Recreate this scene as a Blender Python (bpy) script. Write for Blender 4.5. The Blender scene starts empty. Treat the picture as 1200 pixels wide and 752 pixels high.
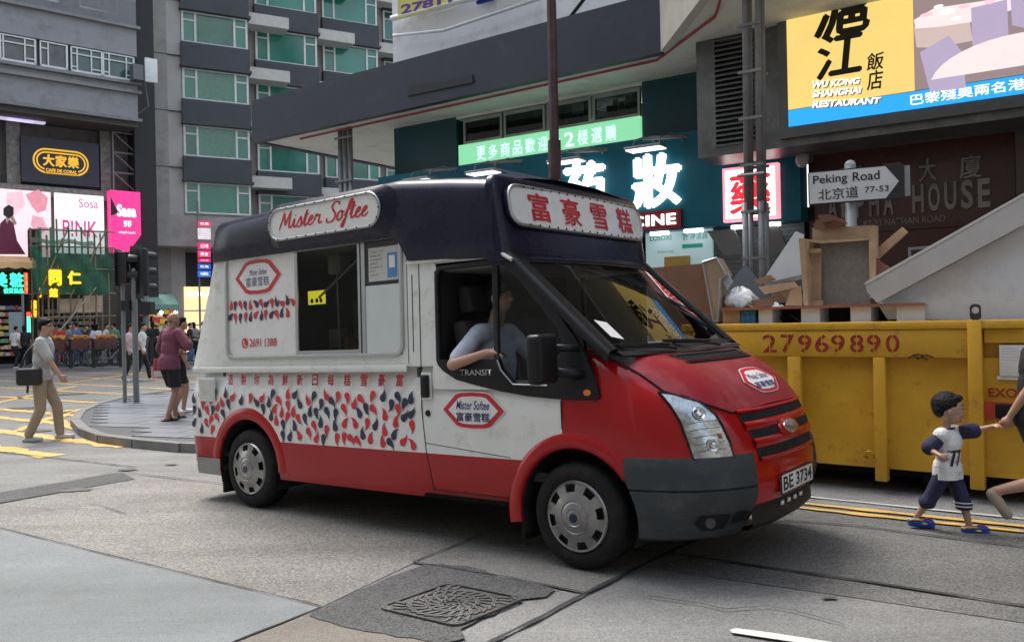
import bpy, bmesh, math, random
from mathutils import Vector, Matrix
from math import sin, cos, pi, radians as rad
random.seed(7)
S = bpy.context.scene
COL = S.collection
# ---------------------------------------------------------------- camera, world, sun
TH = rad(1.2); HC = 1.55; FPX = 1000.0
cam = bpy.data.objects.new('camera', bpy.data.cameras.new('camera')); COL.objects.link(cam)
cam.data.lens = 30.0; cam.data.sensor_width = 36; cam.data.clip_start = .05; cam.data.clip_end = 3000
cam.matrix_world = Matrix.Translation((0, 0, HC)) @ Matrix.Rotation(pi/2, 4, 'X') @ Matrix.Rotation(-TH, 4, 'Z')
S.camera = cam
W = bpy.data.worlds.new('World'); S.world = W; W.use_nodes = True
nt = W.node_tree; nt.nodes.clear()
sky = nt.nodes.new('ShaderNodeTexSky'); sky.sky_type = 'NISHITA'; sky.sun_disc = False
sky.sun_elevation = rad(62); sky.sun_rotation = rad(-35); sky.dust_density = 4; sky.ozone_density = 1; sky.air_density = 1.5
hs = nt.nodes.new('ShaderNodeHueSaturation'); hs.inputs['Saturation'].default_value = .6
bg = nt.nodes.new('ShaderNodeBackground'); bg.inputs[1].default_value = .15
wo = nt.nodes.new('ShaderNodeOutputWorld')
nt.links.new(sky.outputs[0], hs.inputs['Color']); nt.links.new(hs.outputs[0], bg.inputs[0]); nt.links.new(bg.outputs[0], wo.inputs[0])
sl = bpy.data.lights.new('sun', 'SUN'); sl.energy = 1.25; sl.angle = rad(25); sl.color = (1, .98, .95)
sun = bpy.data.objects.new('sun', sl); COL.objects.link(sun)
_az = rad(-35); _el = rad(62)
sun.rotation_euler = Vector((sin(_az)*cos(_el), cos(_az)*cos(_el), sin(_el))).to_track_quat('Z', 'Y').to_euler()
S.view_settings.view_transform = 'Standard'; S.view_settings.look = 'None'
S.view_settings.exposure = 1.38; S.view_settings.gamma = 1

# ---------------------------------------------------------------- helpers
def ray(px, py):
    u = px-600; v = 376-py
    return Vector((u*cos(TH)+v*sin(TH), FPX, -u*sin(TH)+v*cos(TH)))/FPX
def gnd(px, py, z=0.0):
    r = ray(px, py); t = (z-HC)/r.z
    return Vector((r.x*t, t, z))
def at(px, py, Y):
    r = ray(px, py)
    return Vector((r.x*Y, Y, HC+r.z*Y))
def tag(o, label=None, cat=None, group=None, kind=None):
    if label: o['label'] = label
    if cat: o['category'] = cat
    if group: o['group'] = group
    if kind: o['kind'] = kind
    return o
def thing(name, loc=(0, 0, 0), rz=0, label=None, cat=None, group=None, kind=None, rx=0, ry=0):
    o = bpy.data.objects.new(name, None); COL.objects.link(o)
    o.empty_display_size = .2
    o.location = loc; o.rotation_euler = (rx, ry, rz)
    return tag(o, label, cat, group, kind)
def obj(name, verts, faces, mats, parent=None, smooth=False, mi=None, ang=None):
    me = bpy.data.meshes.new(name); me.from_pydata([tuple(v) for v in verts], [], faces)
    if not isinstance(mats, (list, tuple)): mats = [mats]
    for m in mats: me.materials.append(m)
    if mi: me.polygons.foreach_set('material_index', mi)
    me.update()
    if ang is not None or smooth:
        me.polygons.foreach_set('use_smooth', [True]*len(me.polygons))
        if ang is not None: me.set_sharp_from_angle(angle=rad(ang))
    o = bpy.data.objects.new(name, me); COL.objects.link(o)
    if parent: o.parent = parent
    return o
class MB:
    def __init__(s): s.v = []; s.f = []; s.m = []
    def add(s, vs, fs, m=0):
        n = len(s.v); s.v += [Vector(a) for a in vs]; s.f += [tuple(i+n for i in f) for f in fs]; s.m += [m]*len(fs); return s
    def box(s, x0, x1, y0, y1, z0, z1, m=0, mat=None):
        vs = [Vector(p) for p in [(x0,y0,z0),(x1,y0,z0),(x1,y1,z0),(x0,y1,z0),(x0,y0,z1),(x1,y0,z1),(x1,y1,z1),(x0,y1,z1)]]
        if mat: vs = [mat @ a for a in vs]
        return s.add(vs, [(0,3,2,1),(4,5,6,7),(0,1,5,4),(1,2,6,5),(2,3,7,6),(3,0,4,7)], m)
    def prism(s, poly, y0, y1, m=0, mp=None):   # polygon in (x,z) extruded along y
        n = len(poly)
        area = sum(poly[i][0]*poly[(i+1)%n][1]-poly[(i+1)%n][0]*poly[i][1] for i in range(n))
        if area < 0: poly = poly[::-1]
        vs = [(a, y0, b) for a, b in poly]+[(a, y1, b) for a, b in poly]
        if mp: vs = [mp(*q) for q in vs]
        fs = [tuple(range(n)), tuple(range(2*n-1, n-1, -1))]+[(i, i+n, (i+1)%n+n, (i+1)%n) for i in range(n)]
        return s.add(vs, fs, m)
    def slab(s, poly, z0, z1, m=0):             # polygon in (x,y) between heights
        n = len(poly)
        area = sum(poly[i][0]*poly[(i+1)%n][1]-poly[(i+1)%n][0]*poly[i][1] for i in range(n))
        if area < 0: poly = poly[::-1]
        vs = [(a[0], a[1], z0) for a in poly]+[(a[0], a[1], z1) for a in poly]
        return s.add(vs, [tuple(range(n-1, -1, -1)), tuple(range(n, 2*n))]+[(i, (i+1)%n, (i+1)%n+n, i+n) for i in range(n)], m)
    def tube(s, pts, r, n=8, m=0, cap=True, sy=1):
        pts = [Vector(p) for p in pts]; L = len(pts); rr = r if isinstance(r, (list, tuple)) else [r]*L
        base = len(s.v); up = Vector((0, 0, 1))
        for i, p in enumerate(pts):
            d = (pts[min(i+1, L-1)]-pts[max(i-1, 0)]).normalized()
            a = d.cross(up)
            if a.length < .05: a = d.cross(Vector((0, 1, 0)))
            a.normalize(); b = a.cross(d).normalized()
            for k in range(n):
                t = 2*pi*k/n; s.v.append(p+(a*cos(t)+b*sin(t)*sy)*rr[i])
        for i in range(L-1):
            for k in range(n):
                q = base+i*n; s.f.append((q+k, q+(k+1)%n, q+n+(k+1)%n, q+n+k)); s.m.append(m)
        if cap:
            s.f.append(tuple(base+k for k in range(n))[::-1]); s.m.append(m)
            s.f.append(tuple(base+(L-1)*n+k for k in range(n))); s.m.append(m)
        return s
    def lathe(s, prof, c=(0, 0, 0), ax='z', n=24, m=0):
        # prof (r, h) along axis
        base = len(s.v); c = Vector(c)
        for r, h in prof:
            for k in range(n):
                t = 2*pi*k/n
                p = {'z': (r*cos(t), r*sin(t), h), 'y': (r*cos(t), h, r*sin(t)), 'x': (h, r*cos(t), r*sin(t))}[ax]
                s.v.append(c+Vector(p))
        for i in range(len(prof)-1):
            for k in range(n):
                q = base+i*n; s.f.append((q+k, q+(k+1)%n, q+n+(k+1)%n, q+n+k)); s.m.append(m)
        return s
    def grid(s, fn, us, vs, m=0, skip=None, flip=False):
        base = len(s.v); nv = len(vs)
        for u in us:
            for v in vs: s.v.append(Vector(fn(u, v)))
        for i in range(len(us)-1):
            for j in range(nv-1):
                mm = m(us[i], us[i+1], vs[j], vs[j+1]) if callable(m) else m
                if mm is None: continue
                q = base+i*nv+j
                f = (q, q+nv, q+nv+1, q+1)
                s.f.append(f[::-1] if flip else f); s.m.append(mm)
        return s
    def ell(s, c, r, n=12, m=0):
        c = Vector(c); N = n//2+1
        return s.grid(lambda u, v: c+Vector((r[0]*cos(u)*sin(v), r[1]*sin(u)*sin(v), r[2]*cos(v))), [2*pi*i/n for i in range(n+1)], [pi*j/N for j in range(N+1)], m)
    def xf(s, M, i0=0):
        for i in range(i0, len(s.v)): s.v[i] = M @ s.v[i]
        return s
    def build(s, name, mats, parent=None, smooth=False, ang=None):
        return obj(name, s.v, s.f, mats, parent, smooth, s.m if isinstance(mats, (list, tuple)) else None, ang)
def bevel(o, w=.01, seg=2, ang=40):
    bm = bmesh.new(); bm.from_mesh(o.data)
    bmesh.ops.remove_doubles(bm, verts=bm.verts, dist=1e-5)
    es = [e for e in bm.edges if len(e.link_faces) == 2 and e.calc_face_angle(0) > rad(ang)]
    try: bmesh.ops.bevel(bm, geom=es, offset=w, segments=seg, affect='EDGES', profile=.5, clamp_overlap=True)
    except Exception: pass
    bm.to_mesh(o.data); bm.free()
    o.data.polygons.foreach_set('use_smooth', [True]*len(o.data.polygons)); o.data.set_sharp_from_angle(angle=rad(35))
    return o
def dup(o, parent=None, top=True):
    c = o.copy(); COL.objects.link(c)
    if parent: c.parent = parent
    for ch in o.children: dup(ch, c, False)
    return c
def recalc(o):
    bm = bmesh.new(); bm.from_mesh(o.data); bmesh.ops.remove_doubles(bm, verts=bm.verts, dist=1e-5); bmesh.ops.recalc_face_normals(bm, faces=bm.faces); bm.to_mesh(o.data); bm.free(); return o
def patch(name, poly, mapper, mat, parent=None, step=.04, thick=0, smooth=True):
    """flat polygon (a,b) cut into a fine grid and laid onto a curved surface"""
    bm = bmesh.new(); vs = [bm.verts.new((a, b, 0)) for a, b in poly]; bm.faces.new(vs)
    a0 = min(p[0] for p in poly); a1 = max(p[0] for p in poly); b0 = min(p[1] for p in poly); b1 = max(p[1] for p in poly)
    for k in range(1, int((a1-a0)/step)+1):
        bmesh.ops.bisect_plane(bm, geom=bm.verts[:]+bm.edges[:]+bm.faces[:], plane_co=(a0+k*step, 0, 0), plane_no=(1, 0, 0))
    for k in range(1, int((b1-b0)/step)+1):
        bmesh.ops.bisect_plane(bm, geom=bm.verts[:]+bm.edges[:]+bm.faces[:], plane_co=(0, b0+k*step, 0), plane_no=(0, 1, 0))
    if thick:
        r = bmesh.ops.extrude_face_region(bm, geom=bm.faces[:])
        for v in r['geom']:
            if isinstance(v, bmesh.types.BMVert): v.co.z = 1
    for v in bm.verts: v.co = Vector(mapper(v.co.x, v.co.y, thick*v.co.z))
    bmesh.ops.recalc_face_normals(bm, faces=bm.faces)
    me = bpy.data.meshes.new(name); bm.to_mesh(me); bm.free(); me.materials.append(mat)
    if smooth:
        me.polygons.foreach_set('use_smooth', [True]*len(me.polygons)); me.set_sharp_from_angle(angle=rad(40))
    o = bpy.data.objects.new(name, me); COL.objects.link(o)
    if parent: o.parent = parent
    return o
def textmesh(txt, bold=0, shear=0, extrude=0, res=3, space=1.0):
    c = bpy.data.curves.new('t', 'FONT'); c.body = txt; c.offset = bold; c.shear = shear; c.extrude = extrude; c.resolution_u = res; c.space_character = space
    o = bpy.data.objects.new('t', c); COL.objects.link(o)
    bpy.context.view_layer.update()
    dg = bpy.context.evaluated_depsgraph_get()
    me = bpy.data.meshes.new_from_object(o.evaluated_get(dg))
    bpy.data.objects.remove(o); bpy.data.curves.remove(c)
    return me
def text(name, txt, box, mat, parent=None, mapper=None, bold=0, shear=0, thick=0, y=0.0, keep=False, space=1.0, quad=None):
    """lettering filling box (x0,z0,x1,z1) of the local xz plane, at depth y (front face), thick = depth behind it"""
    cjk = any(ord(c) > 0x2e80 for c in txt)
    me = textmesh(txt, 0 if cjk else bold, shear, .5 if thick else 0, space=space)
    if not len(me.vertices): return None
    xs = [v.co.x for v in me.vertices]; ys = [v.co.y for v in me.vertices]
    a0, a1, b0, b1 = min(xs), max(xs), min(ys), max(ys)
    x0, z0, x1, z1 = box
    if cjk and bold:        # heavier strokes: the outline struck several times, each a hair deeper
        base = [v.co.copy() for v in me.vertices]; fc = [tuple(p.vertices) for p in me.polygons]; n = len(base); V = []; F_ = []
        for q, (dx, dy) in enumerate(((0, 0), (bold, 0), (-bold, 0), (0, bold*.7), (0, -bold*.7))):
            V += [Vector((c.x+dx, c.y+dy, c.z)) for c in base]; F_ += [tuple(i+q*n for i in f) for f in fc]
        me = bpy.data.meshes.new(name); me.from_pydata([tuple(v) for v in V], [], F_); lay = n
    else: lay = 10**9
    for v in me.vertices:
        u = (v.co.x-a0)/(a1-a0+1e-9); w = (v.co.y-b0)/(b1-b0+1e-9)
        if quad:
            p = Vector(quad[0]).lerp(Vector(quad[1]), u); q = Vector(quad[3]).lerp(Vector(quad[2]), u); r = p.lerp(q, w); X, Z = r.x, r.y
        else: X = x0+u*(x1-x0); Z = z0+w*(z1-z0)
        d = (0.5-v.co.z)*thick if thick else 0   # front at z=+.5
        k = (v.index//lay)*(.0004 if not mapper else .0001)
        v.co = Vector(mapper(X, Z, d)) if mapper else Vector((X, y+d+k, Z))
    me.materials.append(mat); me.name = name
    o = bpy.data.objects.new(name, me); COL.objects.link(o)
    if parent: o.parent = parent
    return o
# ---------------------------------------------------------------- materials
def ramp(nt, a, b, c0, c1):
    n = nt.nodes.new('ShaderNodeValToRGB'); e = n.color_ramp.elements
    e[0].position = a; e[0].color = (*c0, 1); e[1].position = b; e[1].color = (*c1, 1); return n
_mc = {}
def M(name, col, rough=.6, metal=0, var=.12, scale=3, bump=0, bscale=60, coat=0, spec=.5, dirt=None, dscale=2, damt=.5, emit=0, alpha=1, trans=0, dthr=.5):
    if name in _mc: return _mc[name]
    m = bpy.data.materials.new(name); m.use_nodes = True; nt = m.node_tree; b = nt.nodes['Principled BSDF']
    tc = nt.nodes.new('ShaderNodeTexCoord')
    n1 = nt.nodes.new('ShaderNodeTexNoise'); n1.inputs['Scale'].default_value = scale; n1.inputs['Detail'].default_value = 6; n1.inputs['Roughness'].default_value = .65
    nt.links.new(tc.outputs['Object'], n1.inputs['Vector'])
    lo = tuple(max(0, c*(1-var)) for c in col); hi = tuple(min(1, c*(1+var)) for c in col)
    r = ramp(nt, .3, .7, lo, hi); nt.links.new(n1.outputs[0], r.inputs[0]); out = r.outputs[0]
    if dirt:
        n2 = nt.nodes.new('ShaderNodeTexNoise'); n2.inputs['Scale'].default_value = dscale; n2.inputs['Detail'].default_value = 10; n2.inputs['Roughness'].default_value = .75
        nt.links.new(tc.outputs['Object'], n2.inputs['Vector'])
        rr = ramp(nt, dthr, dthr+.16, (0, 0, 0), (damt,)*3); nt.links.new(n2.outputs[0], rr.inputs[0])
        mx = nt.nodes.new('ShaderNodeMix'); mx.data_type = 'RGBA'; nt.links.new(rr.outputs[0], mx.inputs[0]); nt.links.new(out, mx.inputs[6]); mx.inputs[7].default_value = (*dirt, 1); out = mx.outputs[2]
    nt.links.new(out, b.inputs['Base Color'])
    rr2 = nt.nodes.new('ShaderNodeMapRange'); rr2.inputs['To Min'].default_value = max(.02, rough-.08); rr2.inputs['To Max'].default_value = min(1, rough+.08); nt.links.new(n1.outputs[0], rr2.inputs[0]); nt.links.new(rr2.outputs[0], b.inputs['Roughness'])
    b.inputs['Metallic'].default_value = metal; b.inputs['Coat Weight'].default_value = coat; b.inputs['Coat Roughness'].default_value = .08
    b.inputs['Specular IOR Level'].default_value = spec
    if emit: nt.links.new(out, b.inputs['Emission Color']); b.inputs['Emission Strength'].default_value = emit
    b.inputs['Alpha'].default_value = alpha; b.inputs['Transmission Weight'].default_value = trans
    if bump:
        n3 = nt.nodes.new('ShaderNodeTexNoise'); n3.inputs['Scale'].default_value = bscale; n3.inputs['Detail'].default_value = 4
        nt.links.new(tc.outputs['Object'], n3.inputs['Vector'])
        bp = nt.nodes.new('ShaderNodeBump'); bp.inputs['Strength'].default_value = bump; bp.inputs['Distance'].default_value = .01
        nt.links.new(n3.outputs[0], bp.inputs['Height']); nt.links.new(bp.outputs[0], b.inputs['Normal'])
    _mc[name] = m; return m
def glassM(name, tint=(.5, .55, .55), ior=1.5, rough=.01, boost=1.0):
    if name in _mc: return _mc[name]
    m = bpy.data.materials.new(name); m.use_nodes = True; nt = m.node_tree; nt.nodes.clear()
    o = nt.nodes.new('ShaderNodeOutputMaterial'); mx = nt.nodes.new('ShaderNodeMixShader'); t = nt.nodes.new('ShaderNodeBsdfTransparent'); g = nt.nodes.new('ShaderNodeBsdfGlossy')
    fr = nt.nodes.new('ShaderNodeFresnel'); fr.inputs[0].default_value = ior; t.inputs[0].default_value = (*tint, 1); g.inputs['Roughness'].default_value = rough
    mu = nt.nodes.new('ShaderNodeMath'); mu.operation = 'MULTIPLY'; mu.inputs[1].default_value = boost; mu.use_clamp = True
    geo = nt.nodes.new('ShaderNodeNewGeometry')  # keep the front and back faces alike
    nt.links.new(fr.outputs[0], mu.inputs[0]); nt.links.new(mu.outputs[0], mx.inputs[0]); nt.links.new(t.outputs[0], mx.inputs[1]); nt.links.new(g.outputs[0], mx.inputs[2]); nt.links.new(mx.outputs[0], o.inputs[0])
    nt.nodes.remove(geo)
    _mc[name] = m; return m
def lerp(x, xs, ys):
    if x <= xs[0]: return ys[0]
    for i in range(1, len(xs)):
        if x <= xs[i]: return ys[i-1]+(ys[i]-ys[i-1])*(x-xs[i-1])/(xs[i]-xs[i-1])
    return ys[-1]
def frange(a, b, n): return [a+(b-a)*i/n for i in range(n+1)]
def rrect(x0, z0, x1, z1, r, n=5):
    P = []
    for cx, cz, a in ((x1-r, z1-r, 0), (x0+r, z1-r, 90), (x0+r, z0+r, 180), (x1-r, z0+r, 270)):
        for k in range(n+1):
            t = rad(a+90*k/n); P.append((cx+r*cos(t), cz+r*sin(t)))
    return P

class Fac:
    """a vertical plane in the place: local x along it (to the right), local y away from the street, z up"""
    def __init__(s, p, d): s.p = Vector((p[0], p[1], 0)); s.d = Vector((d[0], d[1], 0)).normalized(); s.n = Vector((-s.d.y, s.d.x, 0)); s.rz = math.atan2(s.d.y, s.d.x)
    def uv(s, px, py, off=0):
        r = ray(px, py); o = Vector((0, 0, HC)); p0 = s.p+s.n*off; t = (p0-o).dot(s.n)/r.dot(s.n); q = o+r*t-p0
        return (q.dot(s.d), q.z)
    def S(s, px, off=0, py=300): return s.uv(px, py, off)[0]
    def Q(s, pts, off=0): return [s.uv(a, b, off) for a, b in pts]
    def R(s, x0, y0, x1, y1, off=0):    # upright rectangle through pixel corners: left edge x0, right x1, top/bottom measured at the middle
        xm = (x0+x1)/2; a = s.uv(x0, (y0+y1)/2, off)[0]; c = s.uv(x1, (y0+y1)/2, off)[0]
        return a, c, s.uv(xm, y1, off)[1], s.uv(xm, y0, off)[1]
    def thing(s, name, label, cat, group=None, kind=None): return thing(name, s.p, s.rz, label, cat, group, kind)
    def w(s, a, y, z): return s.p+s.d*a+s.n*y+Vector((0, 0, z))
def rebase(o):
    """move a thing's origin to the middle of its base"""
    bpy.context.view_layer.update()
    pts = []
    def coll(c, M_):
        if c.type == 'MESH': pts.extend(M_ @ Vector(q) for q in c.bound_box)
        for d in c.children: coll(d, M_ @ d.matrix_basis)
    coll(o, Matrix.Identity(4))
    if not pts: return
    c = Vector(((min(p.x for p in pts)+max(p.x for p in pts))/2, (min(p.y for p in pts)+max(p.y for p in pts))/2, min(p.z for p in pts)))
    o.location = o.matrix_basis @ c
    for d in o.children: d.location = d.location-c
    if o.type == 'MESH' and o.data.users == 1: o.data.transform(Matrix.Translation(-c))
def E_(name, col, st=1.0): return M(name, tuple(c*.6 for c in col), .5, var=.03, emit=st*1.25)
# ---------------------------------------------------------------- materials of the van
WHITE = M('van_white', (.66, .67, .64), .38, var=.05, coat=.25, dirt=(.30, .27, .22), dscale=5, damt=.55, dthr=.53)
RED = M('van_red', (.33, .004, .006), .16, var=.06, coat=.0, spec=.45, dirt=(.20, .02, .02), dscale=7, damt=.35, dthr=.56)
REDH = M('faded_red', (.21, .010, .017), .36, var=.12, coat=.0, spec=.4, dirt=(.30, .07, .07), dscale=5, damt=.4)
NAVY = M('navy_gloss', (.009, .009, .026), .28, var=.2, coat=.0, spec=.3, dirt=(.03, .027, .04), dscale=6, damt=.3)
BLKP = M('black_plastic', (.010, .0105, .012), .4, var=.2, spec=.25)
GREYP = M('grey_bumper', (.032, .038, .043), .5, var=.15, spec=.35, dirt=(.085, .09, .09), dscale=5, damt=.5)
RUB = M('rubber', (.010, .010, .011), .75, spec=.25, var=.3, bump=.2, bscale=120, dirt=(.04, .037, .033), dscale=8, damt=.5)
DARK = M('dark_void', (.008, .008, .009), .8)
CHROME = M('alu_trim', (.42, .43, .43), .35, metal=.8, var=.1)
HUB = M('hub_silver', (.30, .30, .30), .3, metal=.85, var=.15, dirt=(.1, .085, .07), dscale=14, damt=.5)
SIGNW = M('sign_white', (.70, .70, .68), .35, var=.04, dirt=(.5, .48, .42), dscale=5, damt=.4, coat=.3)
SRED = M('sign_red', (.50, .012, .025), .4)
SBLUE = M('sign_blue', (.015, .03, .16), .4)
DRED = M('drop_red', (.55, .012, .025), .4, var=.1)
DNAVY = M('drop_navy', (.016, .016, .05), .4, var=.2)
GLS = glassM('van_glass', (.62, .66, .65), 1.45, .01, 1.0)
GLSD = glassM('hatch_glass', (.45, .48, .48), 1.4, .02, .8)
INT = M('cab_interior', (.05, .05, .054), .8)
# ---------------------------------------------------------------- the van, local frame: x forward, y 0..1.94 away from the camera, z up
A_ = rad(37.5)
e_ = Vector((cos(A_), -sin(A_), 0)); n_ = Vector((-sin(A_), -cos(A_), 0))
mid_ = (gnd(683, 668)+gnd(297, 598))/2
VP = mid_-e_*1.65+n_*.014
van = thing('ice_cream_van', VP, -A_, 'red and white ice cream van with navy roof in the middle of the street', 'van', ry=-rad(1.3))
WD = 1.94
def xc(z): return lerp(z, [.2, .25, .35, .45, .6, .73, .88, 1.03, 1.13, 1.2, 1.26, 1.30], [4.17, 4.2, 4.27, 4.29, 4.28, 4.26, 4.19, 4.06, 3.93, 3.80, 3.60, 3.45])
def hw(z): return lerp(z, [0, .95, 1.04, 1.15, 1.25, 1.3], [.97, .97, .95, .91, .86, .8])
def nosex(y, z):
    t = min(1, abs(.97-y)/hw(z)); return 3.3+(xc(z)-3.3)*(1-t**3)**(1/3)
def nosey(x, z):    # near-side y at station x
    if x <= 3.3: return .97-hw(z) if z > .95 else 0
    q = min(1, (x-3.3)/(xc(z)-3.3)); return .97-hw(z)*(1-q**3)**(1/3)
def ys(z): return 0 if z < 1.19 else .010+.018*(z-1.19)/.9
def noseN(y, z):
    d = .004; dx_y = (nosex(y+d, z)-nosex(y-d, z))/(2*d); dx_z = (nosex(y, z+d)-nosex(y, z-d))/(2*d)
    return Vector((1, -dx_y, -dx_z)).normalized()
def nosemap(off=.004):
    return lambda a, b, d=0: Vector((nosex(a, b), a, b))+noseN(a, b)*(off+d)
def sidemap(off=.003, sgn=0):
    if sgn: return lambda a, b, d=0: Vector((a, WD-ys(b)+off+d, b))
    return lambda a, b, d=0: Vector((a, ys(b)-off-d, b))
RWX, RWZ, FWX, FWZ, RA = -.06, .341, 3.267, .265, .42
def zbot(x):
    z = .28 if x < 2 else .31
    for wx, wz in ((RWX, RWZ), (FWX, FWZ)):
        if abs(x-wx) < RA: z = max(z, wz+math.sqrt(RA*RA-(x-wx)**2))
    return z
def rearx(z): return lerp(z, [.3, .38, .63, 1.32, 1.54, 2.13, 2.2], [-.87, -.91, -.94, -.92, -.81, -.52, -.51])
st = [-.9, -.86, -.8, -.7, -.6, -.5]+[RWX+RA*cos(pi*k/12) for k in range(12, -1, -1)]+[-.30, .45, .8, 1.2, 1.5, 1.82, 1.87, 1.93, 1.97, 2.0, 2.15, 2.4, 2.6, 2.76]+[FWX+RA*cos(pi*k/14) for k in range(14, -1, -1)]+[3.19, 3.70, 3.75]
st = sorted(set(round(s, 4) for s in st))
rows = [.28, .36, .59, .8, .985, 1.1, 1.185, 1.2, 1.285, 1.6, 1.9, 2.15]
def sh(x, z, side):
    zb = zbot(x); i = min(range(len(rows)), key=lambda k: abs(rows[k]-z))
    zz = z
    if z < zb+.012*(i+1): zz = min(zb+.012*i, 1.2)
    if i == 0: zz = zb
    if x > 1.95 and z > 1.9: zz = 1.93
    y = ys(zz) if zz >= 1.19 else nosey(x, zz)
    if z == .28: y += .015
    xr = rearx(zz)
    if x < -.5:
        k = (x+.9)/.4; X = xr+k*(-.5-xr); y += .06*(1-min(1, k/.25))**2
        if zz > 1.2: y += .02*(1-k)
    else: X = x
    return Vector((X, y if side else WD-y, zz))
def shm(x0, x1, z0, z1):
    xm = (x0+x1)/2; zm = (z0+z1)/2
    if x0 >= -.31 and x1 <= 1.83 and z0 > 1.28 and z1 < 2.16: return None
    if x0 >= 2.14 and z0 > 1.05: return None
    if x0 >= 3.18: return 1
    return 1 if zm < .59 else 0
b = MB()
for side in (1, 0):
    b.grid(lambda u, v: sh(u, v, side), st, rows, shm, flip=not side)
# roof, rear wall, underside
b.grid(lambda u, v: (u, v, 2.15 if u < 1.9 else 1.93), [-.49, 1.89, 1.95, 2.77], frange(ys(2.1), WD-ys(2.1), 8), 0)
b.grid(lambda u, v: sh(-.9, u, 1).lerp(sh(-.9, u, 0), v) + Vector((-.05*sin(pi*v)**.5, 0, 0)), rows, frange(0, 1, 10), lambda a, c, d, e: 1 if (a+c)/2 < .59 else 0)
body = b.build('body', [WHITE, RED], van, ang=35)
# thickness of the body panels seen round the openings
sd = body.modifiers.new('s', 'SOLIDIFY'); sd.thickness = .02; sd.offset = -1
body.modifiers.new('e', 'EDGE_SPLIT').split_angle = rad(35)
b = MB(); b.box(-.8, 3.9, .32, 1.62, .2, .42); b.box(.5, 2.75, .03, WD-.03, .3, .42); b.box(-.8, 1.9, .05, WD-.05, .42, .46); b.build('underbody', DARK, van)
b = MB(); b.tube([(-.6, 1.4, .26), (2.4, 1.35, .24)], .05, 10); b.build('exhaust_pipe', M('rust', (.08, .05, .035), .8), van)
# wheel arch liners, red flares
def arch(wx, wz, side, front):
    yo = (lambda y: y) if side else (lambda y: WD-y)
    b = MB(); b.grid(lambda t, y: (wx+(RA+.005)*cos(t), yo(y), wz+(RA+.005)*sin(t)), frange(-.35, pi+.35, 20), [.012, .34]); b.grid(lambda t, r: (wx+r*cos(t), yo(.34), wz+r*sin(t)), frange(-.35, pi+.35, 20), [0, RA+.02])
    b.build('wheel_arch_liner', DARK, van)
    b = MB(); sec = [(.0, .014), (.0, -.005), (.008, -.011), (.04, -.010), (.068, -.005), (.08, .002)] if not front else [(.0, .014), (.0, -.008), (.010, -.016), (.04, -.014), (.07, -.005), (.08, .004)]
    a0, a1 = (.0, pi+.12) if not front else (.62, pi+.16)
    def fl(t, k):
        r, y = sec[int(k)]; fade = 1
        if not front and t > pi-.5: fade = 1
        x = wx+(RA+r*1.25)*cos(t); z = wz+(RA+r*1.25)*sin(t)
        return (x, yo(nosey(x, max(z, .3))+y), z)
    b.grid(fl, frange(a0, a1, 26), range(6)); b.build('wheel_arch', RED, van, ang=60)
for side in (1, 0):
    arch(RWX, RWZ, side, False); arch(FWX, FWZ, side, True)
# rear bumper piece and mud flaps
b = MB()
b.grid(lambda u, z: (lerp(u, [0, 1, 2, 3, 4], [-.45, -.8, -.9, -.9, -.9])+(.0 if z > .3 else .02), lerp(u, [0, 1, 2, 3, 4], [-.012, -.012, .08, WD/2, WD-.08]), z), frange(0, 4, 12), [.26, .31, .39, .405])
b.build('rear_bumper', M('bumper_alu', (.25, .25, .24), .5, metal=.3), van, ang=40)
for x, y in ((-.47, .08), (2.82, .1)):
    b = MB(); b.box(x-.015, x+.015, y-.05, y+.28, (.1 if x < 0 else .06), .34); bevel(b.build('mud_flap', RUB, van), .006)
# wheels
def wheel(wx, wz, far=False):
    w = thing('wheel', (wx, WD-.02 if far else .02, wz), pi if far else 0); w.parent = van
    R = .335
    b = MB(); prof = [(.2, .03), (.215, .0), (.25, -.012), (.30, -.006), (.318, .006), (R-.004, .03), (R, .06), (R, .10), (R-.006, .104), (R-.006, .112), (R, .116), (R, .15), (R-.008, .185), (.30, .21), (.2, .2)]
    b.lathe(prof, ax='y', n=48); b.build('tyre', RUB, w, ang=50)
    b = MB(); N = 64
    # hub cap: dished disc with eight windows near the rim
    def hp(t, k):
        rr = [.222, .214, .202, .155, .125, .10, .095, .085, .055, .05, .035, .0]
        yy = [-.004, -.016, -.012, -.022, -.034, -.04, -.036, -.044, -.046, -.042, -.048, -.048]
        return (rr[k]*cos(t), yy[k], rr[k]*sin(t))
    def hm(t0, t1, k0, k1):
        tm = (t0+t1)/2; ph = (tm/(2*pi)*8) % 1
        if k0 == 2 and ph < .5: return None
        return 0
    b.grid(hp, frange(0, 2*pi, N), list(range(12)), hm)
    for k in range(8):      # window walls
        for q in (0, .5):
            t = 2*pi*(k+q)/8
            b.add([(.202*cos(t), -.012, .202*sin(t)), (.155*cos(t), -.022, .155*sin(t)), (.155*cos(t), .02, .155*sin(t)), (.202*cos(t), .02, .202*sin(t))], [(0, 1, 2, 3)])
    o = b.build('hub_cap', HUB, w, ang=40)
    b = MB(); b.lathe([(.215, .02), (.14, .025), (0, .025)], ax='y', n=32); b.build('brake_disc', M('brake_dark', (.03, .028, .026), .6, metal=.4), w)
    b = MB(); b.lathe([(.03, -.049), (.028, -.052), (0, -.053)], ax='y', n=20); b.build('hub_badge', M('badge_blue', (.01, .015, .05), .3), w, ang=40)
    return w
wheel(RWX, RWZ); wheel(FWX, FWZ); wheel(RWX, RWZ, True); wheel(FWX, FWZ, True)
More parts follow.
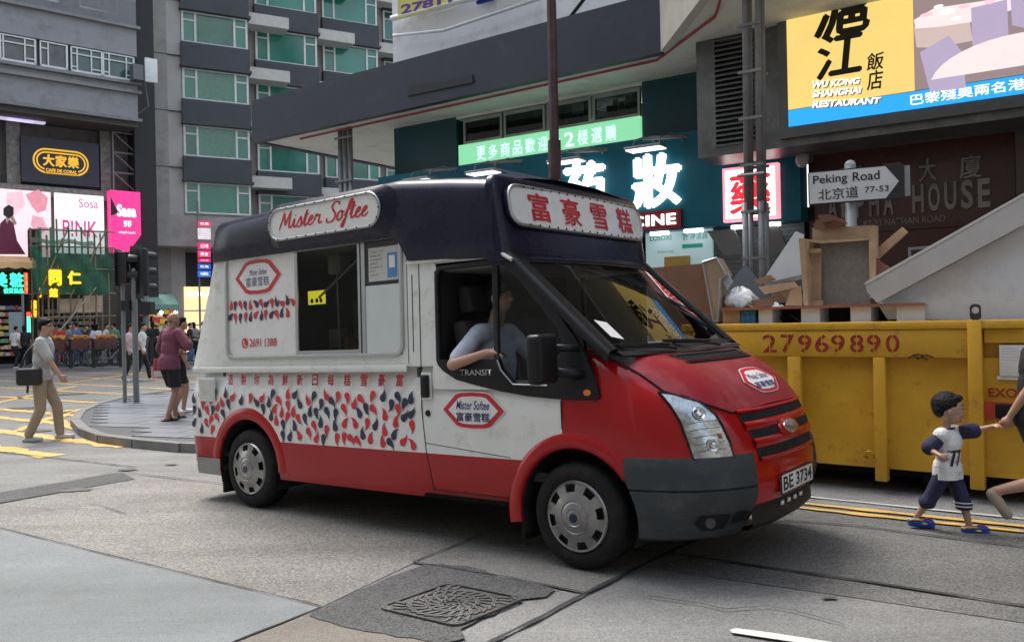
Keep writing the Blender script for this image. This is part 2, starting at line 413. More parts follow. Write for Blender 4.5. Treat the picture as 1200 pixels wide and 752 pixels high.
# ---------------------------------------------------------------- nose
b = MB()
def npt(al, z, off=0):
    c = max(0, cos(al)); s_ = max(0, sin(al)); y = .97-hw(z)*c**(2/3); x = 3.3+(xc(z)-3.3)*s_**(2/3)
    p = Vector((x, y, z))
    if off: p += noseN(min(max(y, .012), WD-.012), z)*off
    return p
def a_at(x, z): return math.asin(min(1, max(0, (x-3.3)/(xc(z)-3.3)))**1.5)
N = 22
def nlow(u, z, mir, off=0, x0=3.70):
    a0 = a_at(x0(z) if callable(x0) else x0, z); p = npt(a0+(pi/2-a0)*u, z, off)
    if mir: p.y = WD-p.y
    return p
us = [((i/N)**.8) for i in range(N+1)]
for mir in (0, 1):
    b.grid(lambda u, z: nlow(u, z, mir), us, [.3, .36, .45, .52, .6, .66, .73, .8, .88, .93, .985, 1.0], 0, flip=bool(mir))
    b.grid(lambda u, z: nlow(u, z, mir, 0, 3.30), us, [.985, 1.03, 1.07, 1.1, 1.13, 1.165, 1.2, 1.23, 1.26, 1.28], 0, flip=bool(mir))
b.build('front_wing', RED, van, ang=45)
# hood, sitting a little proud of the wings
hp_ = [(.12, 1.235), (.13, 1.12), (.14, 1.03), (.20, .99), (.31, .93), (.41, .885), (.60, .893), (.97, .898)]
hood_poly = hp_+[(WD-a, z) for a, z in hp_[::-1][1:]]+[(WD-.3, 1.262), (.97, 1.268), (.3, 1.262)]
patch('hood', hood_poly, nosemap(.002), REDH, van, .06, thick=.012)
b = MB(); b.tube([nosemap(.007)(a, z) for a, z in hp_]+[nosemap(.007)(WD-a, z) for a, z in hp_[::-1][1:]], .006, 6); b.build('hood_gap', DARK, van)
# fender panel line, paint seams
def seam(pts, mp, r=.0035, name='panel_gap', mat=DARK):
    b = MB(); b.tube([mp(a, c) for a, c in pts], r, 6); b.build(name, mat, van)
SM = sidemap(.0)
seam([(2.0, 1.93), (2.0, 1.2), (2.0, .9), (2.03, .6), (2.09, .34)], SM, .004)
seam([(2.09, .34), (2.75, .33), (2.82, .52)], SM, .004)
seam([(3.19, .98), (3.19, .80)], SM, .004)
seam([(1.88, 2.1), (1.88, 1.22)], SM, .003); seam([(1.93, 1.85), (1.93, 1.3)], SM, .004); seam([(2.03, .66), (2.78, .60)], SM, .0025)
seam([(-.84, 1.19), (1.86, 1.205)], SM, .003)
# panel lip at the height of the cab waist
b = MB(); b.grid(lambda x, k: (x, [0, -.004, -.004, .0][int(k)], [1.16, 1.17, 1.20, 1.212][int(k)]), [-.84, -.8, 1.84, 1.87], range(4)); b.build('side_moulding', WHITE, van, ang=40)
# side protection: louvre
b = MB(); b.box(-.75, -.50, -.006, .002, .905, 1.115); 
for k in range(11): b.box(-.74, -.51, -.014, -.004, .915+k*.018, .924+k*.018)
b.build('vent_grille', WHITE, van)
# ---------------------------------------------------------------- front details
def slot(pts, name='grille_slot'):
    patch(name, pts+[(WD-a, z) for a, z in pts[::-1]], nosemap(.0035), DARK, van, .05)
    # mesh ribs inside the slot
z0s = [((.45, .872), (.455, .828)), ((.48, .775), (.485, .728)), ((.505, .668), (.515, .615))]
for (a, zt), (c, zb) in z0s:
    slot([(a, zt), (c, zb)])
    b = MB()
    for k in range(1, 4):
        z = zb+(zt-zb)*k/4; b.tube([nosemap(.004)(a+.03+(WD-2*a-.06)*i/12, z) for i in range(13)], .003, 4)
    for k in range(24):
        y = a+.03+(WD-2*a-.06)*k/23; b.tube([nosemap(.004)(y, zb+.004), nosemap(.004)(y, zt-.004)], .0025, 4)
    b.build('grille_mesh', BLKP, van)
for zt, zb, yy in ((.828, .775, .46), (.728, .668, .49), (.615, .59, .52), (.893, .874, .44)):   # red bars between
    b = MB(); ysx = frange(yy, WD-yy, 14)
    b.grid(lambda y, k: nosemap([.003, .016, .020, .014, .002][int(k)])(y, zb+(zt-zb)*[0, .15, .5, .85, 1][int(k)]), ysx, range(5)); b.build('grille_bar', RED, van, ang=60)
b = MB()
for r, o in (1, 0),: pass
def oval(cy, cz, ry, rz, off, mat, name, h=.01):
    b = MB(); mp = nosemap(0)
    c = mp(cy, cz); nn = noseN(cy, cz); ty = Vector((0, 1, 0))-nn*nn.y; ty.normalize(); tz = nn.cross(ty).normalized()
    if tz.z < 0: tz = -tz
    def f(t, k):
        q = [1, 1, .9, 0][int(k)]; return c+nn*(off+[0, h*.6, h, h*1.3][int(k)])+ty*ry*q*cos(t)+tz*rz*q*sin(t)
    b.grid(f, frange(0, 2*pi, 28), range(4)); return b.build(name, mat, van, ang=60)
oval(.97, .745, .155, .066, .005, RED, 'badge_surround', .02); oval(.97, .745, .108, .045, .026, M('badge_silver', (.55, .55, .53), .25, metal=.9), 'badge', .012)
# number plate
b = MB(); b.box(-.006, .004, -.285, .285, -.058, .058)
pl = bevel(b.build('number_plate', M('plate_white', (.68, .68, .66), .4), van), .004)
NP = Vector((nosex(.97, .43)+.02, .97, .43)); pl.location = NP
MN = M('plate_black', (.01, .01, .012), .5)
text('plate_letters', 'BE', (-.255, -.042, -.085, .042), MN, van, mapper=lambda X, Z, d: NP+Vector((.006, X, Z)), bold=.02); text('plate_number', '3734', (-.035, -.042, .255, .042), MN, van, mapper=lambda X, Z, d: NP+Vector((.006, X, Z)), bold=.02)
b = MB()
for q in ((-.285, .285, -.061, -.055), (-.285, .285, .055, .061), (-.289, -.281, -.06, .06), (.281, .289, -.06, .06)): b.box(-.002, .007, *q)
o = b.build('plate_frame', MN, van); o.location = NP
b = MB(); b.box(NP.x-.05, NP.x-.004, .72, 1.22, .38, .48); b.build('plate_bracket', RED, van)
# bumper: grey corners, red centre, black lower lip
def bx0(z):
    q = (RA+.01)**2-(z-FWZ)**2; return FWX+math.sqrt(max(q, .001))
zs = [.16, .18, .22, .30, .38, .45, .46, .47, .56, .62, .645, .65]
for mir in (0, 1):
    b = MB()
    offs = {.16: -.03, .18: .012, .22: .022, .30: .026, .38: .026, .45: .026, .46: .012, .47: .026, .56: .024, .62: .018, .645: .01, .65: -.004}
    def bp(u, z):
        a0 = a_at(max(bx0(z), 3.62), max(z, .2)); a1 = math.acos(((.97-.455)/.97)**1.5)
        p = npt(a0+(a1-a0)*u, max(z, .2), offs[z]); p.z = z
        if mir: p.y = WD-p.y
        return p
    b.grid(bp, frange(0, 1, 18), zs, flip=bool(mir)); b.grid(lambda u, v: bp(1, u)+Vector((-.06*v, .05*v*(1 if not mir else -1), 0)), zs, [0, 1])
    b.build('bumper_corner', GREYP, van, ang=40)
    # fog lamp recess
    sgn = (lambda y: WD-y) if mir else (lambda y: y)
    pts = [(.16, .33), (.30, .325), (.30, .24), (.19, .235), (.15, .28)]
    mpp = lambda a, z, d=0: (lambda p: Vector((p.x, sgn(p.y), p.z)))(nosemap(.030)(a, z))
    patch('fog_lamp_recess', pts, mpp, BLKP, van, .03)
    c = mpp(.21, .285); b = MB(); b.lathe([(.034, 0), (.03, .012), (0, .016)], ax='x', n=18); o = b.build('fog_lamp', M('lamp_glass', (.05, .05, .055), .1, metal=.3), van, ang=50); o.location = c; o.rotation_euler = (0, 0, rad(-48 if not mir else 48))
    patch('bumper_intake', [(.33, .33), (.45, .325), (.45, .27), (.33, .265)], mpp, BLKP, van, .03)
b = MB(); b.grid(lambda y, k: nosemap([-.01, .012, .016, .012, .0, 0][int(k)])(y, [.35, .352, .42, .56, .585, .6][int(k)]), frange(.455, WD-.455, 16), range(6)); b.build('front_bumper', RED, van, ang=45)
b = MB(); b.grid(lambda y, k: (nosex(y, .3)+[-.08, .0, .03, .02, -.05][int(k)], y, [.19, .19, .22, .345, .352][int(k)]), frange(.45, WD-.45, 16), range(5)); b.build('bumper_lip', BLKP, van, ang=40)
for k in range(4):
    y = .80+k*.11; b = MB(); b.box(-.004, .004, -.022, .022, -.012, .012); o = b.build('lip_marking', SIGNW, van); o.location = (nosex(y, .3)+.033, y, .30); o.rotation_euler = (0, 0, .0)
# headlights
GL2 = glassM('headlamp_glass', (.88, .9, .9), 1.5, .02, 1.3)
REFL = M('reflector', (.7, .71, .72), .16, metal=1, var=.1)
for mir in (0, 1):
    sgn = (lambda y: WD-y) if mir else (lambda y: y)
    hl = [(.12, 1.027), (.201, .999), (.265, .957), (.298, .885), (.309, .82), (.313, .73), (.325, .636), (.14, .640), (.130, .734), (.128, .86), (.122, .95)]
    hd = thing('headlight'); hd.parent = van
    mpx = lambda off: (lambda a, z, d=0: (lambda p: Vector((p.x, sgn(p.y), p.z)))(nosemap(off)(a, z, d)))
    patch('lens', hl, mpx(.010), GL2, hd, .03); patch('housing', hl, mpx(.004), M('lamp_housing', (.66, .67, .68), .2, metal=.85, var=.5, scale=14), hd, .03)
    b = MB(); b.tube([mpx(.008)(a, z) for a, z in hl+hl[:1]], .007, 6); b.build('seal', BLKP, hd)
    for (a, z, r) in ((.215, .895, .040), (.225, .72, .040)):
        c = mpx(.005)(a, z); nn = noseN(a, z); nn = Vector((nn.x, -nn.y if mir else nn.y, nn.z))
        b = MB(); b.lathe([(r, .008), (r*.9, .01), (r*.55, .002), (.014, -.0), (.012, .008), (0, .01)], ax='x', n=20)
        o = b.build('reflector', REFL, hd, ang=50); o.location = c; o.rotation_euler = nn.to_track_quat('X', 'Z').to_euler()
    for zz_ in (.68, .72, .76, .80, .84): b = MB(); b.tube([mpx(.007)(.15, zz_), mpx(.007)(.20, zz_+.01), mpx(.007)(.29, zz_+.012)], .002, 4); b.build('reflector_rib', REFL, hd)
    patch('turn_lamp', [(.262, .78), (.28, .78), (.282, .75), (.264, .75)], mpx(.009), M('amber', (.7, .2, .03), .3), hd, .02)
# hood vent and sticker
patch('hood_vent', [(.45, 1.222), (.47, 1.165), (WD-.47, 1.165), (WD-.45, 1.222)], nosemap(.017), BLKP, van, .05)
for k in range(4):
    z = 1.172+k*.013; b = MB(); b.tube([nosemap(.02)(.5+(WD-1.0)*i/10, z) for i in range(11)], .004, 5); b.build('vent_slat', GREYP, van)
def logo(cx, cz, w, h, mp, layers, name='logo', shear=0):
    """elongated hexagon badge: red border, white field, two lines of lettering"""
    def hexa(w, h):
        P = [(-.5, 0), (-.28, .43), (-.2, .48), (0, .5), (.2, .48), (.28, .43), (.5, 0), (.28, -.43), (.2, -.48), (0, -.5), (-.2, -.48), (-.28, -.43)]
        return [(cx+a*w, cz+c*h) for a, c in P]
    L = thing(name); L.parent = van
    patch('edge', hexa(w, h), mp(layers), M('logo_white', (.68, .68, .66), .4), L, .03); patch('border', hexa(w*.96, h*.95), mp(layers+.0015), SRED, L, .03); patch('field', hexa(w*.78, h*.74), mp(layers+.003), M('logo_white', (.68, .68, .66), .4), L, .03)
    return L
LG = logo(2.475, .90, .56, .255, lambda o: sidemap(o), .002)
LMAP = lambda mp: (lambda X, Z, d=0: mp(X, Z))
CN = '富豪雪糕'
text('lettering', CN, (2.33, .825, 2.62, .885), SBLUE, LG, mapper=LMAP(sidemap(.007)), bold=.02)
text('lettering', 'Mister Softee', (2.33, .905, 2.62, .965), SBLUE, LG, mapper=LMAP(sidemap(.007)), shear=.3, bold=.01)
LH = logo(1.04, 1.03, .56, .155, lambda o: nosemap(o+.016), .001)
text('lettering', CN, (.88, .985, 1.20, 1.02), SBLUE, LH, mapper=LMAP(nosemap(.0225)), bold=.02)
text('lettering', 'Mister Softee', (.88, 1.034, 1.20, 1.068), SBLUE, LH, mapper=LMAP(nosemap(.0225)), shear=.3)
# ---------------------------------------------------------------- cab: black window surround, door glass, pillars
outer = [(2.15, 1.24), (2.15, 1.855), (2.19, 1.888), (2.77, 1.905), (2.86, 1.85), (3.03, 1.70), (3.2, 1.50), (3.30, 1.37), (3.37, 1.27), (3.44, 1.12), (3.475, 1.0), (3.45, .985), (3.19, .985), (2.95, 1.0), (2.727, 1.029), (2.5, 1.07), (2.337, 1.105), (2.22, 1.165), (2.165, 1.205)]
win = [(2.182, 1.24), (2.182, 1.83), (2.21, 1.862), (2.66, 1.866), (2.76, 1.85), (2.86, 1.775), (3.0, 1.625), (3.17, 1.435), (3.21, 1.35), (3.16, 1.14), (3.09, 1.075), (2.84, 1.08), (2.735, 1.175), (2.70, 1.24)]
# quarter strip: fill between outer and inner outlines
def ring(name, po, pi_, off, thick, mat, sgn=0, sharp=35):
    bm = bmesh.new(); vo = [bm.verts.new((a, 0, c)) for a, c in po]; vi = [bm.verts.new((a, 0, c)) for a, c in pi_]
    eo = [bm.edges.new((vo[i], vo[(i+1) % len(vo)])) for i in range(len(vo))]; ei = [bm.edges.new((vi[i], vi[(i+1) % len(vi)])) for i in range(len(vi))]
    bmesh.ops.triangle_fill(bm, edges=eo+ei, use_beauty=True)
    r = bmesh.ops.extrude_face_region(bm, geom=bm.faces[:])
    top = set(v for v in r['geom'] if isinstance(v, bmesh.types.BMVert))
    mp = sidemap(off, sgn)
    for v in bm.verts: v.co = mp(v.co.x, v.co.z, 0 if v in top else -thick)
    bmesh.ops.recalc_face_normals(bm, faces=bm.faces)
    me = bpy.data.meshes.new(name); bm.to_mesh(me); bm.free(); me.materials.append(mat); o = bpy.data.objects.new(name, me); COL.objects.link(o); o.parent = van
    return bevel(o, .004, 2)
for sgn in (0, 1):
    ring('window_surround', outer, win, .008, .04, BLKP, sgn)
    patch('quarter_glass', [(2.70, 1.2), (2.70, 1.86), (2.76, 1.85), (2.86, 1.775), (3.0, 1.625), (3.17, 1.435), (3.21, 1.35), (3.16, 1.14), (3.09, 1.075), (2.84, 1.08), (2.735, 1.175)], (lambda s: (lambda a, z, d=0: sidemap(-.012, s)(a, z)))(sgn), GLS, van, .2)
    b = MB(); b.prism([(2.667, 1.20), (2.667, 1.87), (2.712, 1.87), (2.712, 1.18)], 0, .02, mp=lambda x, y, z: sidemap(.004, sgn)(x, z, -y)); recalc(b.build('window_post', BLKP, van))
    b = MB(); b.tube([sidemap(.012, sgn)(2.70, 1.235), sidemap(.012, sgn)(2.735, 1.17), sidemap(.012, sgn)(2.83, 1.078), sidemap(.012, sgn)(3.10, 1.072)], .006, 6); b.build('window_trim', CHROME, van)
b = MB(); b.lathe([(.035, 0), (.03, -.014), (0, -.018)], ax='y', n=16); o = b.build('side_indicator', M('amber', (.7, .2, .03), .3), van, ang=50); o.location = (3.39, nosey(3.39, 1.03)-.012, 1.03); o.scale = (1, 1, .7)
text('model_lettering', 'TRANSIT', (2.38, 1.135, 2.66, 1.175), CHROME, van, mapper=LMAP(sidemap(.0125)), bold=.01)
# white frame over the door, rain gutter
b = MB(); b.tube([sidemap(.012)(1.9, 1.935), sidemap(.012)(2.4, 1.935), sidemap(.012)(2.76, 1.93), sidemap(.01)(2.84, 1.885)], .014, 8); b.build('rain_gutter', WHITE, van, ang=60)
patch('door_panel', [(2.12, 1.04), (2.70, 1.04), (2.5, 1.075), (2.34, 1.11), (2.23, 1.17), (2.17, 1.22), (2.165, 1.90), (2.12, 1.93)], sidemap(.002), WHITE, van, .1)
# A pillars
for sgn in (0, 1):
    b = MB()
    def ap(u, k):
        x = 2.76+u*.76; z = 1.915-(x-2.78)*.90
        y, dz = [(-.006, -.05), (-.004, .0), (.02, .028), (.10, .04), (.125, .02), (.12, -.03)][int(k)]
        y += ys(max(1.2, z)); return Vector((x+.02, WD-y if sgn else y, z+dz))
    b.grid(ap, frange(0, 1, 10), range(6)); b.build('a_pillar', BLKP, van, ang=60)
# windscreen
def wsx(y, z): t = (y-.97)/.97; return 2.80+(1.90-z)/.90+.13*(1-t*t)
b = MB(); yy = frange(.115, WD-.115, 18); zz = frange(1.275, 1.895, 10)
b.grid(lambda y, z: (wsx(y, z), y, z), yy, zz); ws = b.build('windscreen', GLS, van, smooth=True)
def frit(pts, name='windscreen_seal'):
    patch(name, pts, lambda a, z, d=0: (wsx(a, z)+.004, a, z+.003), BLKP, van, .06)
frit([(.1, 1.26), (WD-.1, 1.26), (WD-.1, 1.30), (.97, 1.315), (.1, 1.30)]); frit([(.1, 1.87), (WD-.1, 1.87), (WD-.1, 1.91), (.1, 1.91)]); frit([(.1, 1.27), (.14, 1.27), (.14, 1.9), (.1, 1.9)]); frit([(WD-.14, 1.27), (WD-.1, 1.27), (WD-.1, 1.9), (WD-.14, 1.9)])
b = MB(); b.grid(lambda y, k: (wsx(y, 1.27)+[-.12, .0, .05, .085][int(k)]*1.0, y, [1.235, 1.272, 1.266, 1.245][int(k)]), frange(.08, WD-.08, 14), range(4)); b.build('cowl', BLKP, van, ang=40)
patch('licence_disc', [(.20, 1.36), (.29, 1.34), (.29, 1.45), (.20, 1.47)], lambda a, z, d=0: (wsx(a, z)+.003, a, z+.002), SIGNW, van, .1)
for (ya, yb, za, zb) in ((.62, .16, 1.27, 1.30), (1.28, .75, 1.27, 1.31)):
    b = MB(); P0 = Vector((wsx(ya, za)+.07, ya, za)); P1 = Vector((wsx(yb, zb)+.02, yb, zb)); Pm = P0.lerp(P1, .5)+Vector((.03, 0, .01))
    b.tube([P0, Pm, P1], .009, 6); b.tube([Vector((wsx(y, z)+.015, y, z)) for y, z in ((ya+.05, zb-.005), ((ya+yb)/2, zb+.005), (yb-.1, zb+.012))], .008, 5); b.build('wiper', BLKP, van)
# header above the windscreen
b = MB(); b.grid(lambda y, k: (wsx(y, 1.9)+[.02, -.02, -.2][int(k)], y, [1.895, 1.93, 1.95][int(k)]), frange(.05, WD-.05, 12), range(3)); b.build('windscreen_header', NAVY, van, ang=50)
# mirrors, door handle, lock
for sgn in (0, 1):
    f = lambda y: WD+.26-y-.26+.0 if sgn else y
    yy = (lambda y: WD-y) if sgn else (lambda y: y)
    b = MB(); ya, yb = sorted((yy(-.33), yy(-.13))); b.box(3.17, 3.28, ya, yb, 1.095, 1.395); o = b.build('mirror', BLKP, van); bevel(o, .03, 4)
    b = MB(); b.tube([(3.25, yy(-.15), 1.31), (3.30, yy(-.06), 1.305), (3.33, yy(.0), 1.30)], .022, 8); b.tube([(3.25, yy(-.15), 1.16), (3.31, yy(-.06), 1.15), (3.36, yy(.0), 1.14)], .032, 8); b.build('mirror_arm', BLKP, van, smooth=True)
b = MB(); b.box(2.02, 2.09, -.035, .0, .98, 1.14); bevel(b.build('door_handle', BLKP, van), .014, 3)
b = MB(); b.box(2.01, 2.105, -.004, .002, .965, 1.155); bevel(b.build('handle_recess', WHITE, van), .01, 2)
b = MB(); b.lathe([(.024, 0), (.02, -.008), (0, -.009)], ax='y', n=14); o = b.build('door_lock', BLKP, van); o.location = (2.06, -.001, .87)
# interior
b = MB(); b.prism([(3.05, 1.0), (3.05, 1.20), (3.15, 1.27), (3.45, 1.27), (3.62, 1.24), (3.62, 1.0)], .12, 1.82); bevel(b.build('dashboard', INT, van), .02)
b = MB(); b.box(2.02, 3.1, .1, 1.84, .44, .5); b.box(2.0, 2.04, .1, 1.1, .5, 1.9); b.box(2.0, 2.04, 1.6, 1.84, .5, 1.9); b.box(2.0, 2.04, 1.1, 1.6, .5, .9);  b.build('cab_floor', INT, van)
b = MB(); b.box(2.1, 2.8, .08, WD-.08, 1.86, 1.9); b.build('headlining', M('lining', (.18, .18, .17), .9), van)
for y in (.42, 1.12, 1.5):
    s = thing('seat', (0, 0, 0)); s.parent = van
    b = MB(); b.box(2.3, 2.8, y-.23, y+.23, .75, .92); bevel(b.build('seat_base', INT, s), .04, 3)
    b = MB(); b.prism([(2.22, .9), (2.12, 1.5), (2.24, 1.52), (2.36, .92)], y-.22, y+.22); bevel(b.build('seat_back', INT, s), .04, 3)
    b = MB(); b.prism([(2.12, 1.56), (2.10, 1.76), (2.20, 1.77), (2.24, 1.57)], y-.12, y+.12); bevel(b.build('headrest', INT, s), .03, 3)
b = MB(); b.tube([(2.93+.06*sin(t)*0+.17*cos(t)*.45, .42+.19*sin(t), 1.16+.17*cos(t)*.9) for t in frange(0, 2*pi, 24)], .014, 6, cap=False); b.tube([(2.93, .25, 1.16), (2.96, .42, 1.14), (2.93, .6, 1.16)], .015, 6); b.tube([(2.96, .42, 1.14), (3.1, .42, 1.08)], .03, 6); b.build('steering_wheel', BLKP, van, smooth=True)
b = MB(); b.box(3.2, 3.45, 1.1, 1.65, 1.272, 1.28); b.build('dashboard_card', M('card', (.45, .36, .22), .8), van)
b = MB(); b.tube([(3.2, .97, 1.27), (3.24, .97, 1.36)], .012, 6); b.box(3.22, 3.27, .93, 1.01, 1.35, 1.40); b.build('dashboard_camera', BLKP, van)
# ---------------------------------------------------------------- serving hatch
WF = rrect(-.33, 1.27, 1.845, 2.185, .09); WI = rrect(-.295, 1.30, 1.81, 2.155, .065)
ring('hatch_frame', WF, WI, .014, .03, CHROME)
pm = lambda off: (lambda a, z, d=0: sidemap(off)(a, z))
patch('hatch_panel', [(-.30, 1.30), (.62, 1.30), (.62, 2.16), (-.30, 2.16)], pm(-.004), SIGNW, van, .3)
patch('hatch_glass', [(.64, 1.31), (1.37, 1.31), (1.37, 2.15), (.64, 2.15)], pm(-.012), GLSD, van, .5)
b = MB()
for x0, x1, z0, z1 in ((.615, .65, 1.3, 2.155), (1.36, 1.385, 1.3, 2.155), (1.40, 1.44, 1.3, 2.155), (.65, 1.36, 1.30, 1.33), (.65, 1.36, 2.125, 2.155)):
    b.prism([(x0, z0), (x1, z0), (x1, z1), (x0, z1)], 0, .012, mp=lambda x, y, z: sidemap(-.001)(x, z, -y))
b.build('sliding_rail', CHROME, van)
patch('white_pane', [(1.44, 1.30), (1.815, 1.30), (1.815, 1.80), (1.44, 1.80)], pm(-.006), M('pane_white', (.55, .6, .58), .3, var=.05), van, .3)
patch('dark_pane', [(1.44, 1.80), (1.815, 1.80), (1.815, 2.155), (1.44, 2.155)], pm(-.008), M('pane_dark', (.03, .035, .034), .15), van, .3)
nb = patch('notice', [(1.48, 1.83), (1.79, 1.83), (1.79, 2.08), (1.48, 2.08)], pm(-.005), M('paper', (.5, .5, .47), .8, var=.06), van, .3)
patch('notice_sticker', [(1.68, 1.85), (1.78, 1.85), (1.78, 2.03), (1.68, 2.03)], pm(-.003), M('sticker_blue', (.06, .2, .42), .5), van, .3)
patch('sticker_field', [(1.70, 1.92), (1.76, 1.92), (1.76, 2.01), (1.70, 2.01)], pm(-.0015), SIGNW, van, .3)
for k in range(7): text('notice_writing', random.choice(['ice cone 12', 'soft ice', 'cup 14', 'sundae 18', 'nuts']), (1.50, 2.04-k*.028, 1.54+random.random()*.1, 2.055-k*.028), MN, van, mapper=LMAP(pm(-.002)))
# dark room behind the hatch with a few fittings
HIN = M('hatch_interior', (.035, .035, .035), .6, var=.3)
b = MB(); b.box(-.45, 1.95, 1.0, 1.03, .9, 2.14); b.box(-.45, -.42, .05, 1.0, .9, 2.14); b.box(1.92, 1.95, .05, 1.0, .9, 2.14); b.box(-.45, 1.95, .06, 1.0, .9, .93); b.build('kitchen_wall', HIN, van)
STEEL = M('steel', (.35, .36, .36), .35, metal=.8)
b = MB(); b.box(.7, 1.1, .55, .9, 1.2, 1.75); bevel(b.build('ice_cream_machine', STEEL, van), .02); b = MB(); b.box(1.15, 1.8, .7, .98, 1.3, 1.34); b.box(1.15, 1.8, .7, .98, 1.6, 1.62); b.build('shelf', STEEL, van)
b = MB(); b.box(.5, 1.9, .1, .45, 1.24, 1.27); b.build('counter', STEEL, van)
b = MB(); b.tube([(.82, .1, 1.75), (1.3, .2, 2.1)], .01, 6); b.tube([(1.0, .14, 1.3), (1.0, .14, 2.1)], .008, 6); b.build('hatch_stay', CHROME, van)
b = MB(); b.box(.66, .87, .12, .125, 1.70, 1.81); b.build('menu_card', M('yellow_card', (.75, .65, .03), .5, emit=.5), van)
for k, (x, c) in enumerate(((.71, (.5, .1, .05)), (.77, (.1, .35, .1)), (.82, (.6, .2, .3)))):
    b = MB(); b.lathe([(.02, 0), (0, -.002)], ax='y', n=12); o = b.build('menu_picture', M('menu%d' % k, c, .5), van); o.location = (x, .118, 1.73)
for x0, x1, z0, z1, c in ((.68, .8, 1.34, 1.5, (.2, .2, .19)), (.86, .93, 1.28, 1.42, (.3, .12, .05)), (1.0, 1.2, 1.28, 1.36, (.25, .25, .24)), (.7, .85, 1.95, 2.1, (.3, .32, .3)), (1.22, 1.33, 1.62, 1.78, (.25, .2, .1)), (1.1, 1.3, 1.34, 1.5, (.12, .13, .14))):
    b = MB(); b.box(x0, x1, .3, .42, z0, z1); bevel(b.build('hatch_box', M('hb%d' % int(x0*100), c, .6), van), .01)
# printed panel: logo, drops, phone number
LP = logo(.13, 1.965, .66, .31, lambda o: sidemap(o-.004), .002)
text('lettering', CN, (-.03, 1.885, .29, 1.965), SBLUE, LP, mapper=LMAP(sidemap(.003)), bold=-.0)
text('lettering', 'Mister Softee', (.02, 1.98, .26, 2.03), SBLUE, LP, mapper=LMAP(sidemap(.003)), shear=.3)
text('phone_number', '2691', (-.0, 1.375, .16, 1.445), SRED, van, mapper=LMAP(sidemap(.0)), bold=.01); text('phone_number', '1388', (.21, 1.375, .37, 1.445), SRED, van, mapper=LMAP(sidemap(.0)), bold=.01)
b = MB(); pts = [(-.065+.045*cos(t), 1.41+.045*sin(t)) for t in frange(0, 2*pi, 20)[:-1]]; patch('phone_symbol', pts, pm(-.001), SRED, van, .1)
patch('phone_handset', [(-.085, 1.435), (-.07, 1.43), (-.072, 1.405), (-.05, 1.385), (-.04, 1.39), (-.045, 1.375), (-.065, 1.38), (-.085, 1.405)], pm(.001), SIGNW, van, .1)
def drop(cx, cz, s, ang, mir):
    P = []
    for k in range(10):
        t = -pi*.5+pi*1.25*k/9-.35; P.append((.42*cos(t), .42*sin(t)-.25))
    P = [(.40*cos(t), .38*sin(t)-.22) for t in frange(rad(-200), rad(20), 11)]
    P += [(.38, .12), (.26, .46), (-.10, .86), (-.04, .5), (-.20, .15)]
    out = []
    for x, z in P:
        if mir: x = -x
        out.append((cx+s*(x*cos(ang)-z*sin(ang)), cz+s*(x*sin(ang)+z*cos(ang))))
    return out
rnd = random.Random(11)
dm = {}
def put_drop(cx, cz, s, ang, mir, c, mp, store=dm):
    P = drop(cx, cz, s, ang, mir); 
    b = MB(); b.add([mp(a, z) for a, z in P], [tuple(range(len(P)))]); recalc(b.build('printed_drop', (DRED, DNAVY)[c], van))
PT = []
for _ in range(9000):
    x, z = rnd.uniform(-.84, 1.955), rnd.uniform(.635, .985)
    if math.hypot(x-RWX, z-RWZ) < RA+.145: continue
    if any(((x-a)/.82)**2+(z-c)**2 < .0077 for a, c in PT): continue
    PT.append((x, z))
for k, (x, z) in enumerate(PT): put_drop(x, z, .073, rnd.choice([0, .35, -.35, pi, pi+.4, pi-.4, .7, -.7, pi+.7]), rnd.random() < .5, int(rnd.random() < .52), sidemap(.0045))
for i in range(13):
    for j in range(2):
        x = -.26+i*.071+rnd.uniform(-.008, .008); z = 1.735-j*.10+rnd.uniform(-.01, .01)
        if x < .59: put_drop(x, z, .066, rnd.choice([0, .35, -.35, pi, pi+.4, 1.0, -1.0]), rnd.random() < .5, (i+j) % 2, sidemap(.0))
for i, ch in enumerate('造製你為鮮新日每糕雪豪富'):
    cx = -.262+i*(2.06/11); text('side_lettering', ch, (cx-.038, 1.055, cx+.038, 1.145), SRED, van, mapper=LMAP(sidemap(.004)), bold=.035, shear=.15)
# ---------------------------------------------------------------- navy roof dome
def dzt(x): return lerp(x, [-.5, .3, 1.0, 1.8, 2.5, 2.8], [2.47, 2.50, 2.53, 2.54, 2.46, 2.40])
def dzb(x): return 2.13 if x < 1.80 else (2.13-(x-1.80)/.12*.17 if x < 1.92 else lerp(x, [1.92, 2.8], [1.95, 1.90]))
def dsec(x, k, side):
    zt = dzt(x); zb = dzb(x)
    kk = int(k)
    tab = [(.004, zb), (-.012, zb+.012), (-.018, zb+.12), (-.016, zt-.16), (-.008, zt-.07), (.008, zt-.03), (.04, zt), (.12, zt+.02), (.4, zt+.06), (.7, zt+.085), (.97, zt+.09)]
    y, z = tab[kk]
    # round off the rear and the front in plan
    d = 0
    if x > 2.3: pass
    return Vector((x, y if side else WD-y, z))
b = MB(); dst = [-.46, -.44, -.40, -.2, .3, .8, 1.3, 1.75, 1.80, 1.84, 1.88, 1.92, 2.0, 2.3, 2.6, 2.72]
def dpt(x, k, side):
    p = dsec(x, k, side)
    zrel = max(0, min(1, (p.z-2.13)/.38))
    if x < -.35: p.x = -.505+.08*zrel+(x+.46); p.y += (.05 if x < -.45 else .015 if x < -.43 else 0)*(1 if side else -1)
    if x < -.43 and int(k) > 4: p.z -= .03 if x < -.45 else .01
    return p
for side in (1, 0):
    b.grid(lambda x, k: dpt(x, k, side), dst, range(11), flip=not side)
# rear face
b.grid(lambda k, v: dpt(-.46, k, 1).lerp(dpt(-.46, k, 0), v), range(11), [0, 1])
